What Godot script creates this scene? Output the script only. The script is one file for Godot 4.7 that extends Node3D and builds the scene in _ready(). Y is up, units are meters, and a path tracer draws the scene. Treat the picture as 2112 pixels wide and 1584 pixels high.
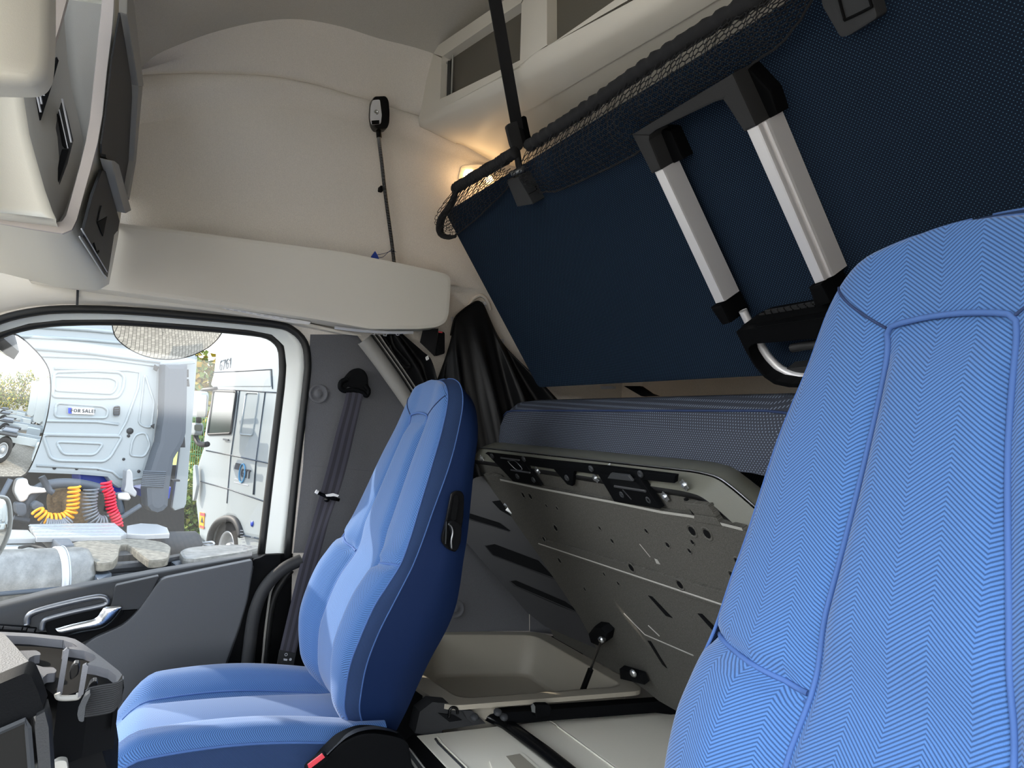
extends Node3D

# ---------------------------------------------------------------- helpers
var taken := {}
var uvu := Vector3(1, 0, 0)      # texture axes of the piece being built
var uvv := Vector3(0, 1, 0)
var xf := Transform3D()          # placement applied to every vertex while a piece is built
var M := {}

func V(a: Array) -> Array:
	var r := []
	for i in range(0, a.size(), 3):
		r.append(Vector3(a[i], a[i + 1], a[i + 2]))
	return r

func sh(pts: Array, off: Vector3) -> Array:
	var r := []
	for p in pts:
		r.append(p + off)
	return r

func begin(smooth := false) -> SurfaceTool:
	var st := SurfaceTool.new()
	st.begin(Mesh.PRIMITIVE_TRIANGLES)
	st.set_smooth_group(0 if smooth else -1)
	return st

func vx(st: SurfaceTool, p: Vector3) -> void:
	st.set_uv(Vector2(p.dot(uvu), p.dot(uvv)))
	st.add_vertex(xf * p)

func tri(st: SurfaceTool, a: Vector3, b: Vector3, c: Vector3) -> void:
	vx(st, a)
	vx(st, b)
	vx(st, c)

func quad(st: SurfaceTool, a: Vector3, b: Vector3, c: Vector3, d: Vector3) -> void:
	tri(st, a, b, c)
	tri(st, a, c, d)

func grid(st: SurfaceTool, rows: Array, closed := false) -> void:
	for i in rows.size() - 1:
		var n: int = rows[i].size()
		for j in (n if closed else n - 1):
			var k := (j + 1) % n
			quad(st, rows[i][j], rows[i][k], rows[i + 1][k], rows[i + 1][j])

func spline(p: Array, n: int, closed := false) -> Array:
	var r := []
	var m := p.size()
	for i in (m if closed else m - 1):
		var a = p[(i - 1 + m) % m] if closed else p[maxi(i - 1, 0)]
		var b = p[i]
		var c = p[(i + 1) % m]
		var d = p[(i + 2) % m] if closed else p[mini(i + 2, m - 1)]
		for k in n:
			var t := float(k) / n
			r.append(0.5 * (2.0 * b + (c - a) * t + (2.0 * a - 5.0 * b + 4.0 * c - d) * t * t + (3.0 * b - a - 3.0 * c + d) * t * t * t))
	if not closed:
		r.append(p[m - 1])
	return r

func resample(p: Array, n: int) -> Array:
	var l := [0.0]
	for i in range(1, p.size()):
		l.append(l[i - 1] + (p[i] - p[i - 1]).length())
	var r := []
	var j := 0
	for i in n:
		var s: float = l[-1] * i / (n - 1)
		while j < p.size() - 2 and l[j + 1] < s:
			j += 1
		r.append(p[j].lerp(p[j + 1], clampf((s - l[j]) / maxf(l[j + 1] - l[j], 1e-9), 0, 1)))
	return r

func lerp_pts(a: Array, b: Array, t: float) -> Array:
	var r := []
	for i in a.size():
		r.append(a[i].lerp(b[i], t))
	return r

func fillet(p: Array, r: float, n := 4) -> Array:   # rounds the corners of a closed outline
	var o := []
	var m := p.size()
	for i in m:
		var a = p[(i - 1 + m) % m]
		var b = p[i]
		var c = p[(i + 1) % m]
		var q: float = minf(r, minf((a - b).length(), (c - b).length()) * 0.45)
		var s = b + (a - b).normalized() * q
		var e = b + (c - b).normalized() * q
		for k in n + 1:
			var t := float(k) / n
			o.append(s.lerp(b, t).lerp(b.lerp(e, t), t))
	return o

func normal_of(p: Array) -> Vector3:
	var n := Vector3()
	for i in p.size():
		n += p[i].cross(p[(i + 1) % p.size()])
	return n.normalized()

func flat2(p: Array) -> PackedVector2Array:
	var n := normal_of(p)
	var u := n.cross(Vector3(0, 1, 0) if absf(n.y) < 0.9 else Vector3(1, 0, 0)).normalized()
	var v := n.cross(u)
	var r := PackedVector2Array()
	for q in p:
		r.append(Vector2(q.dot(u), q.dot(v)))
	return r

func face(st: SurfaceTool, p: Array) -> void:
	var ix := Geometry2D.triangulate_polygon(flat2(p))
	for i in range(0, ix.size(), 3):
		tri(st, p[ix[i]], p[ix[i + 1]], p[ix[i + 2]])

func inset(p: Array, d: float) -> Array:
	var n := normal_of(p)
	var m := p.size()
	var r := []
	for i in m:
		var e1: Vector3 = n.cross((p[i] - p[(i - 1 + m) % m]).normalized())
		var e2: Vector3 = n.cross((p[(i + 1) % m] - p[i]).normalized())
		var b := e1 + e2
		var k := b.length_squared()
		r.append(p[i] + b * (2.0 * d / maxf(k, 1.2)))
	return r

func clean(f: Array) -> bool:   # a chamfered face must still be one simple outline
	var q := flat2(f)
	var ix := Geometry2D.triangulate_polygon(q)
	if ix.is_empty():
		return false
	var whole := 0.0
	for k in q.size():
		whole += q[k].cross(q[(k + 1) % q.size()]) * 0.5
	var sum := 0.0
	for k in range(0, ix.size(), 3):
		sum += absf((q[ix[k + 1]] - q[ix[k]]).cross(q[ix[k + 2]] - q[ix[k]])) * 0.5
	return absf(sum - absf(whole)) < 0.03 * sum

func slab(st: SurfaceTool, p: Array, off: Vector3, bev := 0.0, back := true) -> void:   # an outline pushed out by off, its front edge chamfered
	var q := sh(p, off)
	while bev > 0.0 and not clean(inset(q, bev)):
		bev = bev * 0.5 if bev > 0.0006 else 0.0
	if bev > 0.0:
		var s := sh(p, off * (1.0 - bev / off.length()))
		var f := inset(q, bev)
		var h := lerp_pts(lerp_pts(s, q, 0.7), lerp_pts(q, f, 0.3), 0.5)
		grid(st, [p, s, h, f], true)
		face(st, f)
	else:
		grid(st, [p, q], true)
		face(st, q)
	if back:
		face(st, p)

func hoop(st: SurfaceTool, a: Array, b: Array, off: Vector3) -> void:   # flat ring between two outlines of equally many points
	grid(st, [a, sh(a, off), sh(b, off), b, a], true)

func frame_of(t: Vector3) -> Basis:
	var u := t.cross(Vector3(0, 1, 0) if absf(t.y) < 0.95 else Vector3(1, 0, 0)).normalized()
	return Basis(u, t.cross(u).normalized(), t)

func tube(st: SurfaceTool, p: Array, r, n := 8, caps := true, flat := 1.0) -> void:
	var rows := []
	var b := frame_of((p[1] - p[0]).normalized())
	for i in p.size():
		var t: Vector3 = (p[mini(i + 1, p.size() - 1)] - p[maxi(i - 1, 0)]).normalized()
		var u := (b.x - t * b.x.dot(t)).normalized()
		b = Basis(u, t.cross(u), t)
		var rr: float = r[i] if r is Array else r
		var ring := []
		for k in n:
			var a := TAU * k / n
			ring.append(p[i] + (b.x * cos(a) + b.y * sin(a) * flat) * rr)
		rows.append(ring)
	grid(st, rows, true)
	if caps:
		face(st, rows[0])
		face(st, rows[-1])

func lathe(st: SurfaceTool, at: Vector3, axis: Vector3, prof: Array, n := 16) -> void:   # prof: radius, height
	var b := frame_of(axis.normalized())
	var rows := []
	for q in prof:
		var ring := []
		for k in n:
			var a := TAU * k / n
			ring.append(at + (b.x * cos(a) + b.y * sin(a)) * maxf(q[0], 0.00001) + b.z * q[1])
		rows.append(ring)
	grid(st, rows, true)

func box(st: SurfaceTool, c: Vector3, s: Vector3, b := Basis(), bev := 0.0) -> void:
	var h := s * 0.5
	var e := minf(bev, minf(h.x, minf(h.y, h.z)) * 0.9)
	var g := func(x: float, y: float, z: float) -> Vector3: return c + b * Vector3(x, y, z)
	for ax in 3:
		for sg in [-1.0, 1.0]:
			var pts := []
			for q in [[-1, -1], [1, -1], [1, 1], [-1, 1]]:
				var v := Vector3()
				v[ax] = h[ax] * sg
				v[(ax + 1) % 3] = (h[(ax + 1) % 3] - e) * q[0]
				v[(ax + 2) % 3] = (h[(ax + 2) % 3] - e) * q[1]
				pts.append(c + b * v)
			if sg < 0:
				pts.reverse()
			quad(st, pts[3], pts[2], pts[1], pts[0])
	if e <= 0.0:
		return
	for ax in 3:
		var a1 := (ax + 1) % 3
		var a2 := (ax + 2) % 3
		for q in [[-1, -1], [1, -1], [1, 1], [-1, 1]]:
			var pts := []
			for w in [[-1, 0], [1, 0], [1, 1], [-1, 1]]:
				var v := Vector3()
				v[ax] = (h[ax] - e) * w[0]
				v[a1] = (h[a1] - (e if w[1] else 0.0)) * q[0]
				v[a2] = (h[a2] - (0.0 if w[1] else e)) * q[1]
				pts.append(c + b * v)
			quad(st, pts[0], pts[1], pts[2], pts[3])
	for x in [-1, 1]:
		for y in [-1, 1]:
			for z in [-1, 1]:
				tri(st, g.call(h.x * x, (h.y - e) * y, (h.z - e) * z), g.call((h.x - e) * x, h.y * y, (h.z - e) * z), g.call((h.x - e) * x, (h.y - e) * y, h.z * z))

func numbered(called: String) -> String:
	var n: int = taken.get(called, 0)
	taken[called] = n + 1
	return called if n == 0 else "%s_%03d" % [called, n]

func world_of(o: Node) -> Vector3:
	var p := Vector3()
	while o != self:
		p += o.position
		o = o.get_parent()
	return p

func obj(called: String, st: SurfaceTool, m: Material, parent: Node = self) -> MeshInstance3D:
	st.generate_normals()
	var mesh := st.commit()
	var o := MeshInstance3D.new()
	if parent == self:
		var bb := mesh.get_aabb()
		var foot := Vector3(bb.position.x + bb.size.x / 2, bb.position.y, bb.position.z + bb.size.z / 2)
		var s2 := SurfaceTool.new()
		s2.append_from(mesh, 0, Transform3D(Basis(), -foot))
		mesh = s2.commit()
		o.name = numbered(called)
		o.position = foot
	else:
		o.name = called
		o.position = -world_of(parent)
	o.mesh = mesh
	o.material_override = m
	parent.add_child(o, true)
	return o

func tag(o: Node, label: String, category: String, group := "") -> Node:
	o.set_meta("label", label)
	o.set_meta("category", category)
	if group:
		o.set_meta("group", group)
	return o

func thing(called: String, label: String, category: String, at: Vector3, group := "") -> Node3D:
	var o := Node3D.new()
	o.name = numbered(called)
	o.position = at
	add_child(o)
	return tag(o, label, category, group)

func struct(called: String, st: SurfaceTool, m: Material, label := "") -> MeshInstance3D:
	var o := obj(called, st, m)
	o.set_meta("kind", "structure")
	if label:
		o.set_meta("label", label)
	return o

func words(called: String, text: String, size: float, at: Vector3, right: Vector3, up: Vector3, m: Material, parent: Node, depth := 0.001, bold := true) -> void:
	var t := TextMesh.new()
	var f := SystemFont.new()
	f.font_names = PackedStringArray(["Droid Sans"])
	f.font_weight = 700 if bold else 400
	t.font = f
	t.font_size = 32
	t.pixel_size = size / 24.0
	t.depth = depth
	t.text = text
	var o := MeshInstance3D.new()
	o.name = called
	o.mesh = t
	o.material_override = m
	right = right.normalized()
	var n := right.cross(up).normalized()
	o.transform = Transform3D(Basis(right, n.cross(right), n), at - (world_of(parent) if parent != self else Vector3()))
	parent.add_child(o, true)

# ---------------------------------------------------------------- materials
func mat(c: String, rough := 0.6, metal := 0.0, spec := 0.5) -> StandardMaterial3D:
	var m := StandardMaterial3D.new()
	m.albedo_color = Color(c)
	m.roughness = rough
	m.metallic = metal
	m.metallic_specular = spec
	return m

func picture(w: int, h: int, f: Callable) -> ImageTexture:
	var d := PackedByteArray()
	d.resize(w * h * 3)
	for y in h:
		for x in w:
			var c: Color = f.call(x, y)
			var i := (y * w + x) * 3
			d[i] = clampi(int(c.r * 255.0), 0, 255)
			d[i + 1] = clampi(int(c.g * 255.0), 0, 255)
			d[i + 2] = clampi(int(c.b * 255.0), 0, 255)
	return ImageTexture.create_from_image(Image.create_from_data(w, h, false, Image.FORMAT_RGB8, d))

func tex(m: StandardMaterial3D, t: Texture2D, per_metre: float, bump := 0.0, tri_planar := false) -> StandardMaterial3D:
	m.albedo_texture = t
	m.uv1_scale = Vector3(per_metre, per_metre, per_metre)
	m.uv1_triplanar = tri_planar
	if bump != 0.0:
		m.heightmap_enabled = true
		m.heightmap_texture = t
		m.heightmap_scale = bump
	return m

func grain(m: StandardMaterial3D, t: Texture2D, per_metre: float, bump: float) -> StandardMaterial3D:   # relief only
	m.uv1_scale = Vector3(per_metre, per_metre, per_metre)
	m.uv1_triplanar = true
	m.heightmap_enabled = true
	m.heightmap_texture = t
	m.heightmap_scale = bump
	return m

func make_materials() -> void:
	var rng := RandomNumberGenerator.new()
	rng.seed = 7
	var speck := picture(256, 256, func(_x, _y):
		var v := rng.randf()
		return Color(v, v, v))
	var fine := picture(256, 256, func(_x, _y):
		var v := 0.9 + 0.1 * rng.randf()
		return Color(v, v, v * 0.995))
	var herring := picture(256, 256, func(x: int, y: int):
		var col := x / 128
		var s := float(x % 128) if col == 0 else 128.0 - float(x % 128)
		var ph := fposmod((y + s * 0.8) / 14.22, 1.0)
		var v := smoothstep(0.0, 0.35, ph) * (1.0 - smoothstep(0.6, 0.95, ph))
		v = clampf(v * (0.8 + 0.4 * rng.randf()), 0, 1)
		return Color(0.175, 0.275, 0.43).lerp(Color(0.30, 0.45, 0.67), v))
	var mesh_cloth := picture(64, 64, func(x: int, y: int):
		var a := fposmod((x + y) / 8.0, 1.0)
		var v := 1.0 if a < 0.4 else 0.0
		return Color(0.07, 0.11, 0.21).lerp(Color(0.24, 0.33, 0.50), v))
	var dots := picture(64, 64, func(x: int, y: int):
		var d := 1e9
		for c in [[16, 16], [48, 48], [80, 16], [-16, 48], [16, 80], [48, -16]]:
			d = minf(d, Vector2((x - c[0]) * 0.8, y - c[1]).length())
		var v := 1.0 - smoothstep(4.0, 9.0, d)
		var w := 0.05 * rng.randf()
		return Color(0.07 + w, 0.11 + w, 0.17 + w).lerp(Color(0.30, 0.42, 0.53), v))
	var checks := picture(64, 64, func(x: int, y: int):
		var d := 1e9
		for c in [[16, 16], [48, 48], [80, 16], [-16, 48], [16, 80], [48, -16]]:
			d = minf(d, maxf(absf(x - c[0]) * 0.8, absf(y - c[1])))
		var v := 1.0 - smoothstep(5.0, 8.0, d)
		return Color(0.235, 0.25, 0.29).lerp(Color(0.52, 0.57, 0.65), v))
	var felt := picture(256, 256, func(_x, _y):
		var v := 0.55 + 0.45 * rng.randf()
		if rng.randf() < 0.02:
			v = 1.3
		return Color(0.40, 0.395, 0.375) * v)
	var strokes := FastNoiseLite.new()
	strokes.seed = 3
	strokes.frequency = 0.03
	var worn := picture(256, 256, func(x: int, y: int):
		var v := 0.72 + 0.25 * strokes.get_noise_2d(x * 1.0, y * 1.0) + 0.1 * rng.randf()
		return Color(v, v * 0.985, v * 0.95))
	var webbing := picture(64, 64, func(x: int, _y: int):
		var v := 1.0 if (x / 8) % 2 == 0 else 0.72
		return Color(v, v, v))
	var ribs := picture(64, 64, func(x: int, _y: int):
		var v := 0.78 + 0.22 * sin(TAU * x / 8.0)
		return Color(v, v, v))
	var pavers := picture(256, 256, func(x: int, y: int):
		var row := y / 32
		var xx := (x + (32 if row % 2 else 0)) % 64
		var joint := xx < 4 or y % 32 < 4
		var k := int((x + (32 if row % 2 else 0)) / 64) * 7 + row * 13
		var v := 0.62 + 0.05 * (k % 3) + 0.06 * rng.randf()
		return Color(0.30, 0.28, 0.25) if joint else Color(v, v * 0.95, v * 0.87))
	M.felt_light = tex(mat("efe9e2", 0.95, 0, 0.2), fine, 5, 0.0, true)
	grain(M.felt_light, speck, 5, 0.05)
	M.felt_light.albedo_texture = fine
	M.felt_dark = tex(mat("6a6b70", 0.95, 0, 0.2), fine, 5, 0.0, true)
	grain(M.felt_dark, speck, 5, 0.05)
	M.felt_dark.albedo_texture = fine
	M.lip = grain(mat("66675f", 0.42), speck, 6, 0.015)
	M.ceiling = tex(mat("cbc7bf", 0.95, 0, 0.2), fine, 5, 0.0, true)
	M.beige = grain(mat("e4dfd4", 0.5), speck, 7, 0.012)
	M.cream = grain(mat("ebe7da", 0.45), speck, 7, 0.012)
	M.pinkish = grain(mat("cdc5c1", 0.5), speck, 7, 0.012)
	M.grey = grain(mat("a6a5a0", 0.55), speck, 7, 0.012)
	M.tray = grain(mat("9d978a", 0.5), speck, 6, 0.02)
	M.lid = grain(mat("f0ebdd", 0.42), speck, 6, 0.015)
	M.dark = grain(mat("303133", 0.5, 0, 0.3), speck, 6, 0.02)
	M.black = grain(mat("0d0e10", 0.6, 0, 0.16), speck, 6, 0.02)
	M.soft_black = mat("0f1012", 0.75, 0, 0.2)
	M.gloss_black = mat("0b0c0e", 0.25, 0, 0.35)
	M.dark_grey_door = grain(mat("46494e", 0.55), speck, 5, 0.03)
	M.charcoal = grain(mat("36383b", 0.5, 0, 0.3), speck, 6, 0.02)
	M.seal = mat("101214", 0.55)
	M.white_paint = mat("e6ebe9", 0.3)
	M.chrome = mat("c9cdd2", 0.22, 1.0)
	M.satin = mat("e6e6ea", 0.38, 0.35)
	M.steel = mat("8d9094", 0.35, 0.9)
	M.zinc = mat("d5d8db", 0.3, 0.9)
	M.clip = mat("c9ccd4", 0.3)
	M.seat = tex(mat("ffffff", 0.9, 0, 0.25), herring, 12.5, 0.03)
	M.seat.rim_enabled = true
	M.seat.rim = 0.5
	M.seat.rim_tint = 0.7
	M.gusset = tex(mat("ffffff", 0.85, 0, 0.25), mesh_cloth, 45, 0.02)
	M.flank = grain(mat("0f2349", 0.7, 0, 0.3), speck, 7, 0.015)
	M.piping = mat("3c5c94", 0.8)
	M.stitch = mat("1c3058", 0.8)
	M.bunk_blue = tex(mat("ffffff", 0.9, 0, 0.2), dots, 142, 0.03)
	M.bunk_grey = tex(mat("ffffff", 0.9, 0, 0.2), checks, 125, 0.03)
	M.board = tex(mat("ffffff", 0.95, 0, 0.3), felt, 9, 0.06)
	M.board_edge = mat("a09f99", 0.9)  # pale tone for painted edge highlights, pressed lines and scratches
	M.board_plain = grain(mat("26272a", 0.5), speck, 5, 0.02)
	M.vinyl = mat("141517", 0.42, 0, 0.3)
	M.vinyl_grey = mat("8d8c89", 0.5)
	M.web = tex(mat("3c3b47", 0.75), webbing, 22)
	M.web_black = mat("15161a", 0.8)
	M.net = mat("17181c", 0.85)
	M.blind = tex(mat("7d786c", 0.7), ribs, 60, 0.06)
	M.blue_tag = mat("1e3f9e", 0.5)
	M.label = mat("e3e4e6", 0.4)
	M.ink = mat("2a2d33", 0.6)
	M.red = mat("d8434f", 0.4)
	M.pale_print = mat("b9bcc4", 0.6)
	# outside
	M.truck_white = mat("9aa3a7", 0.35)
	M.truck_shade = mat("9ca4a7", 0.4)
	M.duct = mat("4a525c", 0.5)
	M.truck_dark = mat("23262b", 0.6)
	M.truck_blue = mat("1f3eae", 0.4)
	M.alu = mat("a9adb1", 0.4, 0.5)
	M.tank = tex(mat("8f9397", 0.4, 0.4), worn, 0.8, 0.0, true)
	M.plate = tex(mat("8f8d86", 0.55, 0.2), worn, 1.6, 0.02, true)
	M.rust = tex(mat("8a7250", 0.8), worn, 3, 0.0, true)
	M.tyre = mat("1d1e20", 0.8)
	M.hose_yellow = mat("f0a512", 0.4)
	M.hose_grey = mat("6f747b", 0.4)
	M.hose_red = mat("e02a45", 0.4)
	M.ground = tex(mat("bdbdbd", 0.9), pavers, 1.25, 0.0, true)
	M.ground.uv1_world_triplanar = true
	M.mirror = mat("f2f4f4", 0.01, 1.0)
	M.leaf = mat("6d8a2c", 0.7)
	M.leaf.vertex_color_use_as_albedo = true
	M.leaf.albedo_color = Color.WHITE
	M.leaf.backlight_enabled = true
	M.leaf.backlight = Color(0.35, 0.4, 0.1)
	M.bark = mat("5c4a38", 0.9)
	M.lawn = tex(mat("a8b84e", 0.95), worn, 1.0, 0.0, true)
	M.fence = mat("4f7a52", 0.5)
	M.glass = mat("f4fafa", 0.02)
	M.glass.transparency = BaseMaterial3D.TRANSPARENCY_ALPHA
	M.glass.albedo_color = Color(0.03, 0.04, 0.04, 0.46)
	M.windscreen = M.glass.duplicate()
	M.windscreen.albedo_color.a = 0.12
	M.dark_glass = mat("31403f", 0.04, 0.0, 0.8)
	M.dash_rim = grain(mat("64656a", 0.45, 0, 0.4), speck, 6, 0.02)
	M.sunlit_dash_top = grain(mat("77787a", 0.6), speck, 5, 0.05)  # lighter grey: sunlight on the block top put into the colour
	M.bezel = mat("7a7d82", 0.36, 0.75)
	M.logo_blue = mat("5a9cc9", 0.5)
	M.lens = mat("efe6d6", 0.15)
	M.lens.transparency = BaseMaterial3D.TRANSPARENCY_ALPHA
	M.lens.albedo_color.a = 0.25
	M.bulb = mat("fff0d8", 0.4)
	M.bulb.emission_enabled = true
	M.bulb.emission = Color("ffdca8")
	M.bulb.emission_energy_multiplier = 3.0

# ---------------------------------------------------------------- the place
func _ready() -> void:
	var cam := Camera3D.new()
	cam.name = "camera"
	cam.keep_aspect = Camera3D.KEEP_HEIGHT
	cam.fov = 52.667
	cam.near = 0.02
	cam.far = 300.0
	cam.transform = Transform3D(Basis(Vector3(-0.44398925, 0.08146518, 0.89232111), Vector3(-0.02854567, 0.99406693, -0.10495752), -Vector3(0.89557729, 0.07207192, 0.43902956)).orthonormalized(), Vector3(0, 1.1, 0))
	add_child(cam)
	cam.current = true
	var we := WorldEnvironment.new()
	we.name = "surroundings"
	var env := Environment.new()
	var sky := Sky.new()
	var sm := ProceduralSkyMaterial.new()
	sm.sky_top_color = Color("c4d3e4")
	sm.sky_horizon_color = Color("f7f6f2")
	sm.sky_curve = 0.25
	sm.ground_horizon_color = Color("c9c6bd")
	sm.ground_bottom_color = Color("8f8b82")
	sm.sky_energy_multiplier = 1.6
	sm.ground_energy_multiplier = 0.8
	sky.sky_material = sm
	env.background_mode = Environment.BG_SKY
	env.sky = sky
	env.tonemap_mode = Environment.TONE_MAPPER_LINEAR
	env.tonemap_exposure = 3.1
	env.sdfgi_enabled = true
	env.ssao_enabled = true
	env.ssil_enabled = true
	we.environment = env
	add_child(we)
	var sun := DirectionalLight3D.new()
	sun.name = "sun"
	sun.light_color = Color("fff2dd")
	sun.light_energy = 1.15
	sun.light_angular_distance = 0.53
	sun.shadow_enabled = true
	sun.sky_mode = DirectionalLight3D.SKY_MODE_LIGHT_ONLY
	add_child(sun)
	sun.look_at_from_position(Vector3(0.70, 0.56, -0.72), Vector3.ZERO)
	make_materials()
	shell()
	door_and_window()
	side_ledge()
	overhead_front()
	overhead_rear()
	upper_bunk()
	lower_bunk()
	storage()
	curtains()
	belt()
	seats()
	dash()
	lamps()
	outside()

func shell() -> void:
	# floor, rear wall, driver's side, front bulkhead and roof
	var st := begin()
	box(st, Vector3(1.35, -0.04, 0.2), Vector3(2.4, 0.08, 3.1))
	struct("floor", st, M.black)
	st = begin()
	box(st, Vector3(1.35, 1.2, 1.74), Vector3(2.4, 2.6, 0.08))
	struct("wall_rear", st, M.felt_light)
	st = begin()
	var fr := [Vector3(0.18, -0.1, -1.3), Vector3(0.18, 2.55, -1.3), Vector3(0.18, 2.55, 1.78), Vector3(0.18, -0.1, 1.78), Vector3(0.18, -0.1, 0.62), Vector3(0.18, 1.42, 0.56), Vector3(0.18, 1.46, -0.5), Vector3(0.18, 1.2, -0.85), Vector3(0.18, 0.0, -0.85), Vector3(0.18, -0.1, -0.85)]
	slab(st, fr, Vector3(-0.06, 0, 0))
	struct("wall_left", st, M.felt_light)
	st = begin()
	box(st, Vector3(1.35, 0.42, -1.32), Vector3(2.4, 0.95, 0.08))
	box(st, Vector3(1.35, 2.15, -1.2), Vector3(2.4, 0.8, 0.08))
	struct("wall_front", st, M.felt_light)
	st = begin()
	quad(st, Vector3(0.25, 0.88, -1.33), Vector3(2.45, 0.88, -1.33), Vector3(2.45, 1.76, -1.22), Vector3(0.25, 1.76, -1.22))
	struct("window_2", st, M.windscreen)
	st = begin()
	# roof of four strips round an unseen glazed hatch, added to brighten the cab
	box(st, Vector3(0.62, 2.53, 0.2), Vector3(0.94, 0.08, 3.1))
	box(st, Vector3(2.17, 2.53, 0.2), Vector3(0.76, 0.08, 3.1))
	box(st, Vector3(1.44, 2.53, -1.16), Vector3(0.70, 0.08, 0.40))
	box(st, Vector3(1.44, 2.53, 0.70), Vector3(0.70, 0.08, 2.10))
	var hatch := begin()
	quad(hatch, Vector3(1.08, 2.55, -0.97), Vector3(1.80, 2.55, -0.97), Vector3(1.80, 2.55, -0.34), Vector3(1.08, 2.55, -0.34))
	struct("added_window_3", hatch, M.windscreen)
	var arc := V([2.45, 2.0299, -0.1141, 2.45, 2.0882, -0.0625, 2.45, 2.1315, -0.0299, 2.45, 2.1871, 0.0363, 2.45, 2.2507, 0.1243, 2.45, 2.3198, 0.2442, 2.45, 2.3629, 0.3579, 2.45, 2.38, 0.4859, 2.45, 2.3793, 0.6086, 2.45, 2.3865, 0.7846, 2.45, 2.3628, 1.0158])
	var back := []
	var mid := []
	for p in arc:
		mid.append(p + Vector3(-0.10, 0.04, 0))
		back.append(Vector3(2.0, 2.485, p.z))
	var far := []
	for p in back:
		far.append(Vector3(1.80, 2.488, p.z))
	var c2 := begin(true)
	grid(c2, [spline(arc, 4), spline(mid, 4), spline(back, 4), spline(far, 4)])
	struct("ceiling", st, M.ceiling)
	struct("trim_1", c2, M.ceiling, "curved grey headlining that rolls from the side wall into the roof")
	# passenger side wall: a felt panel with the window cut out, then the moulded band up to the roof
	st = begin()
	var cut := V([2.5, 1.2, -0.4833, 2.5, 1.2698, -0.3955, 2.5, 1.318, -0.3349, 2.5, 1.3463, -0.2701, 2.5, 1.3676, -0.1908, 2.5, 1.3865, -0.0464, 2.5, 1.398, 0.1482, 2.5, 1.4064, 0.3735, 2.5, 1.3974, 0.4415, 2.5, 1.3583, 0.4865, 2.5, 1.2982, 0.5047, 2.5, 1.2129, 0.5071, 2.5, 0.9355, 0.5028, 2.5, 0.6781, 0.5031])
	var line := [Vector3(2.5, -0.1, 1.78), Vector3(2.5, 2.0, 1.78), Vector3(2.5, 2.0, -1.3), Vector3(2.5, 1.0, -1.3), Vector3(2.5, 1.0, -0.75)]
	line.append_array(cut)
	line.append(Vector3(2.5, -0.1, 0.51))
	slab(st, line, Vector3(0.05, 0, 0))
	var wall := struct("wall_right", st, M.felt_light)
	st = begin()
	box(st, Vector3(2.56, 2.25, 0.24), Vector3(0.06, 0.65, 3.1))
	obj("outer_skin", st, M.white_paint, wall)
	var g := V([2.5, 2.0497, -0.1291, 2.5, 2.0826, -0.0559, 2.5, 2.1245, 0.073, 2.5, 2.1611, 0.2095, 2.5, 2.1797, 0.2954, 2.5, 2.1919, 0.4158, 2.5, 2.1911, 0.517, 2.5, 2.1874, 0.6422, 2.5, 2.1821, 0.78, 2.5, 2.1756, 0.9616, 2.5, 2.1646, 1.2348])
	var l1 := V([2.5, 2.0016, -0.1241, 2.5, 2.0217, -0.0624, 2.5, 2.0729, 0.0783, 2.5, 2.1202, 0.2137, 2.5, 2.1443, 0.299, 2.5, 2.162, 0.4187, 2.5, 2.1591, 0.5201, 2.5, 2.1482, 0.646, 2.5, 2.1403, 0.784, 2.5, 2.1205, 0.9667, 2.5, 2.1036, 1.2403])
	var l2 := V([2.5, 1.9029, -0.1136, 2.5, 1.9237, -0.0611, 2.5, 1.9906, 0.0869, 2.5, 2.0462, 0.2212, 2.5, 2.0721, 0.3063, 2.5, 2.0897, 0.4259, 2.5, 2.0919, 0.5267, 2.5, 2.0846, 0.6521, 2.5, 2.0769, 0.7901, 2.5, 2.0603, 0.9723, 2.5, 2.0354, 1.2465])
	var l3 := V([2.5, 1.7988, -0.1026, 2.5, 1.8075, -0.0655, 2.5, 1.8614, 0.1002, 2.5, 1.9015, 0.236, 2.5, 1.922, 0.3214, 2.5, 1.9425, 0.4406, 2.5, 1.9421, 0.5415, 2.5, 1.9461, 0.6656, 2.5, 1.9436, 0.8028, 2.5, 1.9317, 0.9844, 2.5, 1.9084, 1.2579])
	st = begin(true)
	var top := sh(g, Vector3(0.012, 0.004, 0))
	var bottom := []
	for p in g:
		bottom.append(Vector3(2.496, 1.62, p.z))
	grid(st, [spline(top, 4), spline(sh(g, Vector3(-0.004, -0.006, 0)), 4), spline(sh(l1, Vector3(-0.006, 0.02, 0)), 4), spline(sh(l1, Vector3(-0.006, 0, 0)), 4), spline(sh(l1, Vector3(0.004, -0.02, 0)), 4), spline(sh(l2, Vector3(0.002, 0.01, 0)), 4), spline(sh(l2, Vector3(-0.007, -0.006, 0)), 4), spline(sh(l3, Vector3(-0.004, 0, 0)), 4), spline(bottom, 4)])
	obj("felt_panel", st, M.felt_light, wall)
	st = begin(true)
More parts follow.
